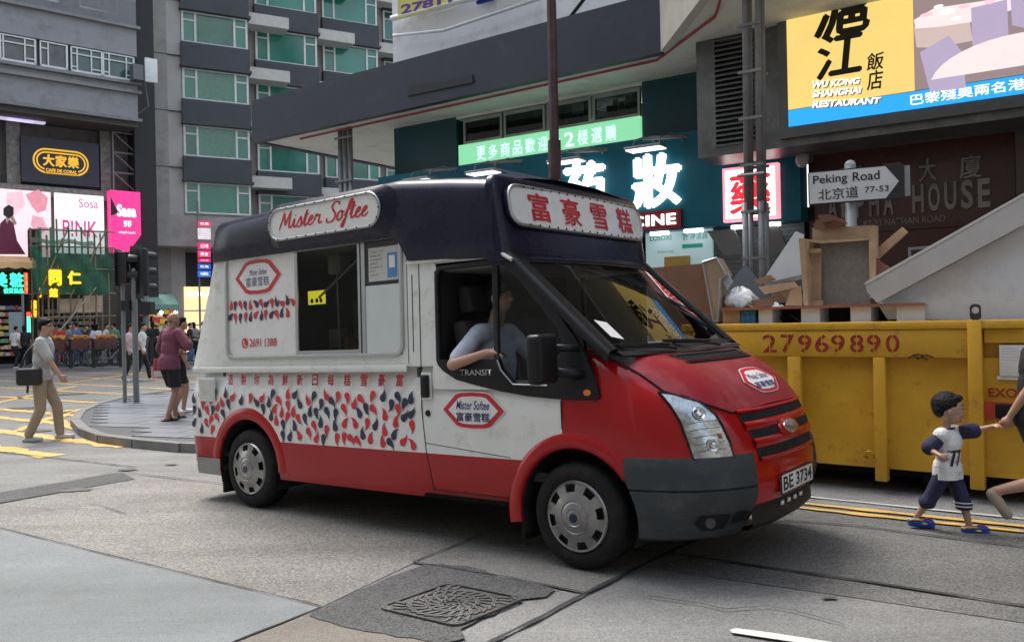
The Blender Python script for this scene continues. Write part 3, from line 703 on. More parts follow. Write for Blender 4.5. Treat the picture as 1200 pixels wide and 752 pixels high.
# front face with rounded corners: outline param
def dfront(u, z):
    t = u*2-1; hwid = .985 if z < 2.2 else lerp(z, [2.2, 2.38, 2.42, 2.455, 2.48, 2.50], [.985, .985, .972, .945, .87, .6])
    zr = (z-1.9)/.5; xo = 2.80+.05-.10*zr-(.05*max(0, (z-2.43)/.06)**2)
    a = abs(t); c = max(0, 1-a**4)**.25
    a_ = t*pi/2
    y = .97+hwid*math.copysign(abs(sin(a_))**.75, a_); x = 2.66+(xo-2.66)*max(0, cos(a_))**.35
    return Vector((x, y, z))
dzs = [1.88, 1.90, 1.95, 2.0, 2.1, 2.2, 2.28, 2.34, 2.38, 2.41, 2.43, 2.45, 2.47, 2.485, 2.495]
b.grid(dfront, frange(0, 1, 40), dzs, flip=True)
b.grid(lambda u, v: dfront(u, 2.495).lerp(Vector((2.5, .97+(u-.5)*1.4, 2.57)), v), frange(0, 1, 40), [0, .3, .6, 1], flip=True)
dome = b.build('roof_dome', NAVY, van, ang=50)
# bulge and oval sign on the near side (and its twin on the far side)
def rib(pts, r, name, mat, par): b = MB(); b.tube(pts+[pts[0]], r, 8, cap=False); return b.build(name, mat, par, smooth=True)
for side in (1, 0):
    yy = (lambda y: y) if side else (lambda y: WD-y)
    sg = thing('side_sign'); sg.parent = van
    P0 = rrect(.40, 2.205, 1.75, 2.495, .14, 8); P1 = rrect(.435, 2.228, 1.715, 2.472, .12, 8)
    b = MB(); nP = len(P0); Q = rrect(.33, 2.165, 1.86, 2.525, .17, 8)
    lv = [(Q, -.012), (P0, -.052), (P1, -.066)]
    for i in range(nP+1):
        for P, y in lv: b.v.append(Vector((P[i % nP][0], yy(y), P[i % nP][1])))
    for i in range(nP):
        for j in range(2): b.f.append((i*3+j, i*3+j+1, i*3+j+4, i*3+j+3)); b.m.append(0)
    recalc(b.build('sign_housing', NAVY, sg, ang=50))
    b = MB(); b.prism(P1, yy(-.064), yy(-.05)); recalc(b.build('sign_face', SIGNW, sg))
    rib([(a, yy(-.066), c) for a, c in P1], .012, 'sign_frame', CHROME, sg)
    b = MB()
    for i in range(0, nP*3, 1):
        k = (i/3) % nP
    L = []
    for i in range(nP):
        a = Vector((P1[i][0], 0, P1[i][1])); c = Vector((P1[(i+1) % nP][0], 0, P1[(i+1) % nP][1])); n = max(1, int((c-a).length/.11)); L += [a.lerp(c, q/n) for q in range(n)] if (c-a).length > .05 else ([a] if i % 4 == 0 else [])
    for p in L: b.ell((p.x, yy(-.077), p.z), (.008, .006, .008), 6)
    tag(b.build('rivet', BLKP, sg), kind='stuff')
SIDE_SIGN = [o for o in van.children if o.name.startswith('side_sign')][0]
# hand lettered script: strokes with a brush width
def script(strokes, box, y, mat, par, name='lettering', slant=.25, w=.035, mp=None):
    allp = [(x+z*slant, z) for s in strokes for x, z in s]
    a0 = min(p[0] for p in allp); a1 = max(p[0] for p in allp); b0 = min(p[1] for p in allp); b1 = max(p[1] for p in allp)
    x0, z0, x1, z1 = box; b = MB(); kx = (x1-x0)/(a1-a0); kz = (z1-z0)/(b1-b0)
    lvl = 0
    for s in strokes:
        P = [Vector((x0+(x+z*slant-a0)*kx, 0, z0+(z-b0)*kz)) for x, z in s]
        # Catmull-Rom
        Q = []
        for i in range(len(P)-1):
            p0 = P[max(i-1, 0)]; p1 = P[i]; p2 = P[i+1]; p3 = P[min(i+2, len(P)-1)]
            for k in range(6):
                t = k/6; Q.append(.5*((2*p1)+(p2-p0)*t+(2*p0-5*p1+4*p2-p3)*t*t+(3*p1-p0-3*p2+p3)*t**3))
        Q.append(P[-1]); n = len(Q); vs = []; lvl += 1
        for i, q in enumerate(Q):
            d = (Q[min(i+1, n-1)]-Q[max(i-1, 0)]).normalized(); nn = Vector((-d.z, 0, d.x))
            ww = w*(.45+.55*abs(d.z))*(.55+.45*min(1, min(i, n-1-i)/3)); vs += [q+nn*ww*.5, q-nn*ww*.5]
        b.add([(v.x, y-.0003*(lvl % 5), v.z) for v in vs], [(2*i, 2*i+1, 2*i+3, 2*i+2) for i in range(n-1)])
    return b.build(name, mat, par)
def gl(g, ox, sx=1, sz=1): return [[(ox+x*sx, z*sz) for x, z in s] for s in g]
G = {'M': [[(0, 0), (.12, .55), (.18, 1.0)], [(.18, 1.0), (.3, .45), (.36, .2)], [(.36, .2), (.52, .7), (.64, 1.02)], [(.64, 1.02), (.62, .5), (.66, .1), (.78, .06), (.9, .2)]],
     'i': [[(0, .2), (.1, .5), (.1, .15), (.2, .04), (.32, .2)], [(.1, .68), (.13, .74)]],
     's': [[(0, .15), (.18, .52), (.2, .58), (.3, .3), (.28, .08), (.14, .02), (.05, .1)], [(.28, .08), (.45, .2)]],
     't': [[(0, .2), (.16, .9), (.1, .2), (.18, .03), (.34, .18)], [(-.02, .62), (.32, .66)]],
     'e': [[(0, .2), (.18, .3), (.26, .46), (.16, .54), (.05, .3), (.08, .08), (.22, .03), (.4, .2)]],
     'r': [[(0, .18), (.1, .5), (.14, .56), (.18, .46), (.34, .5), (.32, .2), (.4, .04), (.56, .12)]],
     'S': [[(.60, .86), (.56, 1.0), (.40, 1.06), (.24, .98), (.18, .8), (.28, .62), (.42, .46), (.46, .24), (.34, .04), (.14, -.02), (-.02, .06), (-.04, .24)]],
     'o': [[(.2, .52), (.06, .4), (.04, .14), (.16, .02), (.3, .14), (.3, .4), (.2, .52), (.3, .46), (.46, .42)]],
     'f': [[(0, .2), (.2, .5), (.36, .95), (.3, 1.05), (.2, .85), (.12, .1), (.04, -.35), (-.06, -.3), (.06, 0), (.2, .2)], [(.02, .5), (.34, .54)]]}
x = 0; ST = []
for ch, adv in zip('Mister', (.86, .3, .42, .32, .38, .5)): ST += gl(G[ch], x); x += adv
x += .38
for ch, adv in zip('Softee', (.58, .44, .34, .32, .38, .4)): ST += gl(G[ch], x); x += adv
script(ST, (.56, 2.258, 1.60, 2.45), -.0655, SRED, SIDE_SIGN, w=.023)
# front sign: rounded panel on the dome's front
fs = thing('front_sign'); fs.parent = van
def fmap(off): 
    def f(a, z, d=0):
        # invert the front outline for y = a
        lo, hi = 0.02, .98
        for _ in range(24):
            m_ = (lo+hi)/2
            if dfront(m_, z).y < a: lo = m_
            else: hi = m_
        return dfront((lo+hi)/2, z)+Vector((off+d, 0, 0))
    return f
FP = rrect(.085, 2.125, 1.855, 2.395, .10, 6)
FP = [(a, z+.0) for a, z in FP]
patch('sign_face', FP, lambda a, z, d=0: fmap(.03)(a, z), SIGNW, fs, .06)
FO = rrect(.06, 2.105, 1.88, 2.42, .12, 6)
patch('sign_housing', FO, lambda a, z, d=0: fmap(.018)(a, z), NAVY, fs, .06, thick=0)
b = MB(); b.tube([fmap(.03)(a, z) for a, z in FP+FP[:1]], .013, 8, cap=False); b.build('sign_frame', CHROME, fs, smooth=True)
b = MB()
for k in range(15):
    for z in (2.13, 2.39): b.ell(fmap(.043)(.25+k*.103, z), (.006, .008, .008), 6)
tag(b.build('rivet', BLKP, fs), kind='stuff')
for k, ch in enumerate(CN):
    c = .40+k*.385; text('sign_character', ch, (c-.11, 2.165, c+.11, 2.36), SRED, fs, mapper=lambda X, Z, d: fmap(.034)(X, Z), bold=.025)
# ---------------------------------------------------------------- ground
def roadM(name, col, speck, sscale=220, groove=False, stain=(.12, .11, .10), samt=.5, spk=.35):
    m = bpy.data.materials.new(name); m.use_nodes = True; nt = m.node_tree; b = nt.nodes['Principled BSDF']; L = nt.links
    tc = nt.nodes.new('ShaderNodeTexCoord')
    def noise(sc, det=6, ro=.6, dist=0):
        n = nt.nodes.new('ShaderNodeTexNoise'); n.inputs['Scale'].default_value = sc; n.inputs['Detail'].default_value = det; n.inputs['Roughness'].default_value = ro; n.inputs['Distortion'].default_value = dist
        L.new(tc.outputs['Object'], n.inputs['Vector']); return n
    def mix(f, a, c, bt='MIX'):
        x = nt.nodes.new('ShaderNodeMix'); x.data_type = 'RGBA'; x.blend_type = bt
        if hasattr(f, 'links'): L.new(f, x.inputs[0])
        else: x.inputs[0].default_value = f
        L.new(a, x.inputs[6]); L.new(c, x.inputs[7]); return x.outputs[2]
    big = noise(.35, 8, .65); r = ramp(nt, .35, .68, tuple(c*.78 for c in col), tuple(c*1.14 for c in col)); L.new(big.outputs[0], r.inputs[0])
    v = nt.nodes.new('ShaderNodeTexVoronoi'); v.inputs['Scale'].default_value = sscale; L.new(tc.outputs['Object'], v.inputs['Vector'])
    bw = nt.nodes.new('ShaderNodeRGBToBW'); L.new(v.outputs['Color'], bw.inputs[0])
    r2 = ramp(nt, .15, .85, (1-spk,)*3, (1+spk,)*3); r2.color_ramp.elements[1].color = (1+spk, 1+spk*.9, 1+spk*.75, 1); L.new(bw.outputs[0], r2.inputs[0])
    out = mix(speck, r.outputs[0], r2.outputs[0], 'MULTIPLY')
    mt_ = nt.nodes.new('ShaderNodeMapping'); mt_.inputs['Rotation'].default_value = (0, 0, A_); mt_.inputs['Scale'].default_value = (.10, 1.5, 1); L.new(tc.outputs['Object'], mt_.inputs[0])
    tn = nt.nodes.new('ShaderNodeTexNoise'); tn.inputs['Scale'].default_value = 1.6; tn.inputs['Detail'].default_value = 7; L.new(mt_.outputs[0], tn.inputs['Vector'])
    rt_ = ramp(nt, .36, .64, (.82,)*3, (1.08,)*3); L.new(tn.outputs[0], rt_.inputs[0]); out = mix(.85, out, rt_.outputs[0], 'MULTIPLY')
    st = noise(1.7, 10, .7, .6); r3 = ramp(nt, .56, .74, (0, 0, 0), (samt,)*3); L.new(st.outputs[0], r3.inputs[0])
    c = nt.nodes.new('ShaderNodeRGB'); c.outputs[0].default_value = (*stain, 1); out = mix(r3.outputs[0], out, c.outputs[0])
    sp = noise(26, 3, .5); r4 = ramp(nt, .70, .74, (0, 0, 0), (.45,)*3); L.new(sp.outputs[0], r4.inputs[0]); out = mix(r4.outputs[0], out, c.outputs[0])
    L.new(out, b.inputs['Base Color']); b.inputs['Roughness'].default_value = .82; b.inputs['Specular IOR Level'].default_value = .3
    n5 = noise(90, 4, .6); bp = nt.nodes.new('ShaderNodeBump'); bp.inputs['Strength'].default_value = .45; bp.inputs['Distance'].default_value = .006
    ad = nt.nodes.new('ShaderNodeMath'); ad.operation = 'ADD'; L.new(n5.outputs[0], ad.inputs[0]); L.new(v.outputs['Distance'], ad.inputs[1])
    h = ad.outputs[0]
    if groove:
        mp = nt.nodes.new('ShaderNodeMapping'); mp.inputs['Rotation'].default_value = (0, 0, A_+rad(90)); L.new(tc.outputs['Object'], mp.inputs[0])
        w = nt.nodes.new('ShaderNodeTexWave'); w.inputs['Scale'].default_value = 11; w.inputs['Distortion'].default_value = 1.2; w.inputs['Detail'].default_value = 3; L.new(mp.outputs[0], w.inputs[0])
        a2 = nt.nodes.new('ShaderNodeMath'); a2.operation = 'ADD'; L.new(h, a2.inputs[0]); L.new(w.outputs[0], a2.inputs[1]); h = a2.outputs[0]
        r5 = ramp(nt, .2, .6, (.72,)*3, (1, 1, 1)); L.new(w.outputs[0], r5.inputs[0]); out = mix(.8, out, r5.outputs[0], 'MULTIPLY'); L.new(out, b.inputs['Base Color'])
    L.new(h, bp.inputs['Height']); L.new(bp.outputs[0], b.inputs['Normal'])
    return m
R_CON = roadM('road_concrete', (.192, .194, .192), .7, 110, spk=.35)
R_AGG = roadM('road_aggregate', (.198, .195, .185), .9, 90, samt=.4, spk=.45)
R_SM = roadM('smooth_concrete', (.19, .206, .21), .5, 150, stain=(.12, .125, .125), samt=.75, spk=.3)
R_BR = roadM('worn_concrete', (.17, .155, .135), .6, 120, stain=(.14, .11, .09), samt=.7)
R_GR = roadM('grooved_concrete', (.195, .192, .182), .7, 95, True)
R_AS = roadM('asphalt', (.08, .082, .086), .9, 110, stain=(.06, .06, .06), samt=.5, spk=.6)
R_DK = roadM('dark_concrete', (.14, .141, .14), .8, 100, spk=.5)
R_PV = roadM('pavers', (.13, .14, .155), .5, 60, stain=(.08, .085, .09))
R_YL = M('yellow_paint', (.60, .36, .07), .7, var=.15, scale=6, dirt=(.25, .23, .19), dscale=9, damt=.75, dthr=.47)
R_WH = M('white_paint', (.48, .48, .465), .7, var=.12, dirt=(.3, .3, .28), dscale=6, damt=.7)
TAR = M('joint_tar', (.025, .025, .026), .8, var=.3)
def sheet(name, pts, z, mat, wob=0, kind='structure', seg=.4):
    P = [Vector((p[0], p[1], 0)) for p in pts]
    if wob:
        r = random.Random(len(pts)*7+int(abs(P[0].x)*100)); Q = []
        for i in range(len(P)):
            a, c = P[i], P[(i+1) % len(P)]; n = max(1, int((c-a).length/seg)); nn = Vector((-(c-a).y, (c-a).x, 0)).normalized()
            for k in range(n): Q.append(a.lerp(c, k/n)+nn*(r.uniform(-wob, wob) if k else 0))
        P = Q
    bm = bmesh.new(); f = bm.faces.new([bm.verts.new((p.x, p.y, z)) for p in P]); 
    if f.normal.z < 0 or (f.normal_update() or f.normal.z < 0): f.normal_flip()
    me = bpy.data.meshes.new(name); bm.to_mesh(me); bm.free(); me.materials.append(mat)
    o = bpy.data.objects.new(name, me); COL.objects.link(o); return tag(o, kind=kind) if kind else o
def G_(pts): return [gnd(a, c) for a, c in pts]
def strip(name, pts, w, z, mat, parent=None, jit=0):
    P = [Vector((p[0], p[1], 0)) for p in pts]; r = random.Random(3)
    Q = []
    for i in range(len(P)-1):
        n = max(1, int((P[i+1]-P[i]).length/.12)) if jit else 1
        for k in range(n): Q.append(P[i].lerp(P[i+1], k/n))
    Q.append(P[-1]); b = MB()
    for i, q in enumerate(Q):
        d = (Q[min(i+1, len(Q)-1)]-Q[max(i-1, 0)]).normalized(); nn = Vector((-d.y, d.x, 0)); j = r.uniform(-jit, jit); k = w*(1+r.uniform(-.4, .4)*(1 if jit else 0))
        b.v += [q+nn*(k/2+j)+Vector((0, 0, z)), q-nn*(k/2-j)+Vector((0, 0, z))]
    for i in range(len(Q)-1): b.f.append((2*i+1, 2*i+3, 2*i+2, 2*i)); b.m.append(0)
    o = b.build(name, mat, parent)
    if not parent: tag(o, kind='structure')
    return o
sheet('road', [(-400, -60), (400, -60), (400, 600), (-400, 600)], 0, R_CON)
E1 = e_; N1 = -n_      # along the street (to the right), and away from the camera
sheet('aggregate_slab', G_([(-300, 640), (-60, 606), (0, 592), (158, 560), (300, 574), (560, 612), (610, 622), (484, 660), (440, 680), (375, 712), (160, 660), (0, 620), (-300, 560)][:2]+[(0, 592), (158, 560), (300, 574), (600, 615), (484, 660), (375, 712), (160, 660), (0, 620)]), .004, R_AGG)
sheet('smooth_slab', G_([(-400, 640), (-120, 600), (0, 620), (160, 660), (375, 712), (330, 731), (275, 752), (150, 800), (-600, 950)]), .008, R_SM)
sheet('worn_slab', G_([(380, 714), (440, 735), (520, 752), (700, 800), (160, 802), (280, 752), (335, 731)]), .008, R_BR)
sheet('grooved_slab', G_([(484, 660), (600, 612), (690, 625), (780, 655), (745, 668), (687, 696)]), .006, R_GR)
sheet('asphalt_patch', G_([(372, 714), (362, 723), (388, 731), (430, 742), (520, 756), (545, 750), (540, 739), (612, 704), (640, 701), (651, 692), (600, 680), (545, 664), (500, 662), (455, 678), (430, 690), (400, 703)]), .012, R_AS, wob=.018, seg=.08)
sheet('asphalt_strip', G_([(-80, 602), (0, 590), (158, 562), (143, 554), (0, 578), (-80, 588)]), .009, R_AS, wob=.01, seg=.3)
sheet('traffic_lane', G_([(755, 665), (1000, 700), (1300, 745), (1500, 640), (1300, 628), (1000, 596), (940, 590), (860, 640)]), .004, R_DK)
for pts, w in (([(-100, 597), (0, 620), (160, 660), (375, 712)], .012), ([(378, 713), (275, 754), (200, 790)], .014), ([(0, 578), (143, 554), (300, 572), (420, 590)], .016), ([(484, 660), (565, 628)], .014), ([(484, 660), (600, 679), (687, 697)], .014),
               ([(560, 762), (640, 722), (687, 697), (745, 668), (820, 632)], .03), ([(700, 640), (800, 652), (1000, 681), (1200, 712), (1400, 742)], .028), ([(905, 610), (1000, 617), (1100, 630), (1300, 655)], .02), ([(-200, 545), (0, 530), (160, 548)], .02)):
    strip('slab_joint', G_(pts), w, .015, TAR, jit=.004)
for pts in ([(20, 596), (60, 598), (110, 592), (150, 604), (175, 601)], [(760, 700), (850, 715), (900, 712), (990, 735)], [(300, 560), (330, 556), (345, 562)]):
    strip('road_crack', G_(pts), .008, .0165, TAR, jit=.02)
# white lane mark, double yellow lines, gutter
sheet('white_line', G_([(855, 741), (862, 738.5), (905, 744), (975, 755), (945, 757), (890, 749), (858, 744)]), .014, R_WH, wob=.004, seg=.15)
for off, nm in ((0, 'yellow_line'), (.17, 'yellow_line')):
    p = gnd(1000, 597.5); q = gnd(1200, 618.5); d = (q-p).normalized(); nn = Vector((d.y, -d.x, 0))
    strip(nm, [p-d*5.5+nn*off, q+d*6+nn*off], .075, .016, R_YL, jit=.004)
p = gnd(1093, 598); q = gnd(1200, 609); d = (q-p).normalized(); strip('gutter_line', [p-d*3, q+d*4], .035, .012, R_WH, jit=.004)
# manhole cover
mc = [gnd(437, 715), gnd(530, 687), gnd(612, 704), gnd(540, 739)]
mh = thing('manhole_cover', (0, 0, 0), 0, 'dark square iron manhole cover with a radial tread, in the asphalt patch', 'manhole cover')
cen = sum(mc, Vector())/4; ux = (mc[1]-mc[0]+mc[2]-mc[3])/2; uy = (mc[3]-mc[0]+mc[2]-mc[1])/2
IRON = M('cast_iron', (.045, .047, .05), .6, metal=.3, var=.3, dirt=(.13, .12, .10), dscale=7, damt=.7, bump=.3, dthr=.45); IRON2 = M('worn_iron', (.12, .12, .118), .5, metal=.4, var=.3, dirt=(.05, .05, .05), dscale=9, damt=.6)
def rr2(k, r=.10): return [(cen+ux*k*a+uy*k*c) for a, c in rrect(-.5, -.5, .5, .5, r)]
mh.location = (cen.x, cen.y, .012)
def loc(P): return [(p.x-cen.x, p.y-cen.y) for p in P]
b = MB(); b.slab(loc(rr2(.93)), .001, .004); b.build('plate', IRON, mh)
b = MB(); A2 = loc(rr2(1.0)); B2 = loc(rr2(.95)); n = len(A2)
for P, z in ((A2, 0), (A2, .012), (B2, .012), (B2, 0)): b.v += [Vector((p[0], p[1], z)) for p in P]
for j in range(3):
    for i in range(n): b.f.append((j*n+i, j*n+(i+1) % n, (j+1)*n+(i+1) % n, (j+1)*n+i)); b.m.append(0)
recalc(b.build('frame', IRON, mh))
b = MB(); rg = 0
for rg, (r, cnt) in enumerate(((.08, 8), (.16, 14), (.24, 18), (.32, 22), (.40, 28), (.50, 34), (.60, 34))):
    for k in range(cnt):
        t = 2*pi*(k+.5*(rg % 2))/cnt; a, c = r*cos(t), r*sin(t)
        if max(abs(a), abs(c)) > .445: continue
        tt = t+(0.5 if rg % 2 else pi/2-.3); P = Vector((ux.x*a+uy.x*c, ux.y*a+uy.y*c, 0)); L_ = .033; Wd = .010
        ua = Vector((cos(tt), sin(tt), 0)); dd = Vector((ux.x*ua.x+uy.x*ua.y, ux.y*ua.x+uy.y*ua.y, 0)).normalized(); nn = Vector((-dd.y, dd.x, 0))
        b.slab([(P+dd*L_*sx+nn*Wd*sy)[:2] for sx, sy in ((-1, -1), (1, -1), (1, 1), (-1, 1))], .004, .011)
tag(b.build('tread', IRON2, mh), kind='stuff')
# yellow hatching on the cross street
for a, c, w in (((-60, 498), (145, 524), .18), ((-60, 516), (62, 535), .19), ((-60, 484), (110, 500), .16), ((-60, 474), (95, 488), .15), ((-60, 461), (190, 477), .13), ((-60, 451), (200, 465), .13), ((-60, 443), (240, 458), .14), ((-60, 436), (250, 449), .14), ((20, 434), (250, 443), .12), ((160, 520), (225, 526), .12), ((150, 437), (260, 441), .12), ((60, 487), (140, 470), .10), ((-40, 480), (90, 452), .12), ((20, 505), (84, 480), .11), ((80, 449), (170, 436), .14)):
    strip('yellow_line', G_([a, c]), w*1.3, .006+.0001*len(str(a)), R_YL, jit=.006)
strip('yellow_line', G_([(135, 513), (105, 509), (80, 500), (70, 491), (80, 484), (110, 478)]), .11, .010, R_YL, jit=.004)
for (px, py, s_) in ((80, 462, .5), (30, 478, .4), (150, 551, .12), (200, 545, .1), (972, 702, .05), (345, 470, .3), (45, 505, .3), (90, 575, .18)):
    c = gnd(px, py); r = random.Random(px); sheet('stain', [(c.x+s_*(.6+.5*r.random())*cos(t), c.y+s_*.6*(.6+.5*r.random())*sin(t)) for t in frange(0, 2*pi, 11)[:-1]], .0125, M('stain', (.09, .085, .08), .8))
# traffic island with kerb stones
isl = [(88, 492), (98, 502), (120, 510), (160, 515), (215, 520), (290, 521), (420, 505), (460, 480), (400, 462), (300, 457), (240, 456), (190, 459), (150, 464), (115, 473), (95, 482)]
IP = [gnd(a, c, .1) for a, c in isl]
b = MB(); b.slab(IP, -.05, .1); o = b.build('traffic_island', M('paver_joint', (.085, .088, .092), .9)); tag(o, kind='structure')
KB = M('kerb_stone', (.17, .168, .16), .8, var=.15, dirt=(.1, .1, .1), dscale=5)
def pavers(P, z, mat, parent, lx=.6, ly=.3, ang=0, maxd=18, limit=300):
    """slightly uneven paving slabs inside a polygon"""
    def inside(x, y):
        c = False; n = len(P)
        for i in range(n):
            a, q = P[i], P[(i+1) % n]
            if (a.y > y) != (q.y > y) and x < (q.x-a.x)*(y-a.y)/(q.y-a.y)+a.x: c = not c
        return c
    ca, sa = cos(ang), sin(ang); cx = sum(p.x for p in P)/len(P); cy = sum(p.y for p in P)/len(P); base = None; cnt = 0; r = random.Random(2); C = []
    for i in range(-60, 60):
        for j in range(-60, 60):
            x = i*lx+(j % 2)*lx/2; y = j*ly; X = cx+x*ca-y*sa; Y = cy+x*sa+y*ca
            if all(inside(X+dx*ca-dy*sa, Y+dx*sa+dy*ca) for dx in (-lx/2, lx/2) for dy in (-ly/2, ly/2)): C.append((Y, X))
    C.sort(key=lambda q: q[1])
    for Y, X in C[:limit]:
        b = MB(); b.box(-lx/2+.007, lx/2-.007, -ly/2+.007, ly/2-.007, 0, .012)
        if base is None: base = b.build('paving_slab', mat, parent); o = base
        else: o = bpy.data.objects.new('paving_slab', base.data); COL.objects.link(o); o.parent = parent
        o.location = (X, Y, z+r.uniform(-.002, .002)); o.rotation_euler = (r.uniform(-.004, .004), r.uniform(-.004, .004), ang)
isl_top = [o for o in bpy.data.objects if o.name == 'traffic_island'][0]
pavers(IP, .1, M('paving', (.13, .14, .158), .7, var=.25, scale=2, bump=.2), isl_top, .8, .4, -A_+.3, limit=290)
for i in range(len(IP)):
    a, c = IP[i], IP[(i+1) % len(IP)]; n = max(1, int((c-a).length/.9))
    for k in range(n):
        p, q = a.lerp(c, (k+.01)/n), a.lerp(c, (k+.99)/n); d = (q-p).normalized(); nn = Vector((-d.y, d.x, 0))*.07
        b = MB(); b.slab([(p-nn)[:2], (q-nn)[:2], (q+nn)[:2], (p+nn)[:2]], -.02, .115); o = b.build('kerb_stone', KB, isl_top)
# pavement beside the pharmacy
SKP = Vector((3.62, 7.02, 0))      # near face of the skip
def SK(a, y, z=0): return SKP+E1*a+N1*y+Vector((0, 0, z))
pv = [SK(-9, 2.25), SK(14, 2.25), SK(14, 30), SK(-9, 30)]
b = MB(); b.slab(pv, -.05, .12); pav = tag(b.build('pavement', R_PV), kind='structure')
for k in range(24):
    b = MB(); a = -8.9+k*.95; b.slab([SK(a, 2.12)[:2], SK(a+.94, 2.12)[:2], SK(a+.94, 2.25)[:2], SK(a, 2.25)[:2]], -.02, .125); b.build('kerb_stone', KB, pav)
fp = [gnd(-400, 440), gnd(-100, 434), gnd(20, 431.5), gnd(340, 424), gnd(900, 412)]
b = MB(); b.slab([p[:2] for p in fp]+[(60, 140), (-140, 140)], -.05, .13); tag(b.build('far_pavement', R_PV), kind='structure')
# ---------------------------------------------------------------- pharmacy building across the pavement
TEAL = M('teal_panel', (.002, .105, .155), .45, var=.1, spec=.3); TEALD = M('teal_dark', (.004, .05, .065), .5, var=.1)
WALLW = M('white_wall', (.74, .75, .76), .8, var=.06, scale=.6, dirt=(.35, .35, .34), dscale=1.2, damt=.5, bump=.1, bscale=20)
FASC = M('dark_fascia', (.028, .032, .048), .55, var=.2, scale=1, dirt=(.09, .09, .095), dscale=2.5, damt=.4, dthr=.55)
SOFF = M('soffit', (.60, .61, .56), .8, var=.05, dirt=(.35, .33, .28), dscale=2, damt=.45)
ALU = M('aluminium', (.30, .31, .31), .45, metal=.6, var=.1); ALUD = M('alu_dark', (.13, .135, .135), .5, metal=.4)
PIPE = M('grey_pipe', (.20, .205, .21), .5, metal=.3, var=.15, dirt=(.12, .08, .06), dscale=8, damt=.5)
CLAD = M('metal_cladding', (.15, .155, .155), .38, metal=.7, var=.35, scale=1.5, dirt=(.3, .3, .29), dscale=2.2, damt=.5, bump=.6, bscale=2.5)
WGL = glassM('window_glass', (.25, .28, .28), 1.5, .02, 1.2)
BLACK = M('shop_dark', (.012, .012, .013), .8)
T = Fac((0, 14.6), (.832, -.555))
sL = T.S(462, 0, 170); ZC = 5.2; ZB = 2.84
pb = T.thing('pharmacy_building', 'white walled building with teal panels and a dark canopy behind the van', 'building')
def tb(name, mat, boxes, par=pb, ang=None):
    b = MB()
    for q in boxes: b.box(*q)
    return b.build(name, mat, par)
wx0, wx1 = T.S(541, 0, 150), T.S(750.5, 0, 120)
zw1 = T.uv(650, 120)[1]; zw0 = T.uv(650, 150)[1]-.02; zl0 = T.uv(650, 178)[1]
s815 = T.S(815, 0, 150)
tb('wall', WALLW, [(sL, 26, .02, 12, ZC+.75, 34)])
tb('teal_wall', TEALD, [(sL, wx0-.12, 0, .3, ZB, ZC+.8), (wx1+.03, s815+.4, 0, .3, ZB, ZC+.8), (wx0-.12, wx1+.03, .02, .3, ZB, zl0)])
tb('side_wall', WALLW, [(sL+.02, sL+.3, .3, 12, 0, ZC+.8)])
tb('window_room', M('room', (.12, .12, .11), .8), [(wx0-.12, wx1+.03, 1.6, 1.7, ZB, ZC+.8), (wx0-.12, wx0-.10, .3, 1.6, ZB, ZC+.8), (wx1+.01, wx1+.03, .3, 1.6, ZB, ZC+.8)])
tb('window_lintel', SOFF, [(wx0-.12, wx1+.03, .0, .3, zw1+.02, ZC+.8)])
# four panes
nW = 4
for k in range(nW):
    a = wx0+(wx1-wx0)*k/nW; c = wx0+(wx1-wx0)*(k+1)/nW
    w = thing('window'); w.parent = pb
    b = MB()
    for q in ((a+.02, a+.06), (c-.06, c-.02)): b.box(q[0], q[1], .02, .08, zw0, zw1)
    b.box(a+.06, c-.06, .02, .08, zw0, zw0+.04); b.box(a+.06, c-.06, .02, .08, zw1-.06, zw1)
    b.build('frame', ALU, w); b = MB(); b.box(a+.06, c-.06, .045, .05, zw0+.04, zw1-.06); b.build('pane', WGL, w)
    cols_ = [(.35, .2, .08), (.22, .22, .25), (.12, .3, .25), (.4, .4, .38)]
    b = MB(); r = random.Random(k)
    for i in range(6):
        x = a+.1+i*(c-a-.2)/6; b.box(x, x+(c-a-.2)/7, .35, .37, zw0+.05, zw0+.25+r.random()*.3)
    b.build('poster', M('wp%d' % k, cols_[k], .7, var=.6, scale=12), w)
b = MB(); b.box(wx0+2.0, wx0+3.0, 1.0, 1.05, zw1-.22, zw1-.18); b.build('tube_lamp', E_('tube_white', (.85, .95, 1), 6), pb)
# canopy
p1 = gnd(299, 166, ZC); p2 = gnd(775, 60, ZC); dC = (p2-p1).normalized(); nC = Vector((-dC.y, dC.x, 0))
if nC.y < 0: nC = -nC
p3 = gnd(832, -18, ZC)
wallL = T.w(sL, 0, 0); wallR = T.w(s815+1.5, 0, 0)
back = p1+nC*7
cpl = [p1, p2, p3, p3+(p2-p1).normalized()*4, p3+(p2-p1).normalized()*4+nC*4.5, back+dC*6, back]
canopy = thing('canopy'); canopy.parent = pb; canopy.matrix_world
inv = (Matrix.Translation(T.p) @ Matrix.Rotation(T.rz, 4, 'Z')).inverted()
def lc(P): return [(inv @ Vector((p[0], p[1], 0)))[:2] for p in P]
b = MB(); b.slab(lc(cpl), ZC, ZC+.05); b.build('soffit', SOFF, canopy)
b = MB(); b.slab(lc([p1-nC*.04-dC*.04, p2-nC*.04, p2+nC*.1, p1+nC*.1+dC*.1, back+dC*.1, back-dC*.04]), ZC-.03, ZC+.80); b.build('fascia', FASC, canopy)
b = MB(); b.slab(lc([p2-nC*.03+dC*.002, p3, p3+nC*.12+dC*.05, p2+nC*.12+dC*.05]), ZC-.02, ZC+1.6); b.build('return_fascia', M('beige_panel', (.42, .40, .35), .7, var=.1, dirt=(.25, .22, .18)), canopy)
b = MB(); b.slab(lc([p1+nC*.1, p2+nC*.1, p2+dC*3+nC*.1, p2+dC*3+nC*4, back]), ZC+.06, ZC+.74); b.build('canopy_top', FASC, canopy)
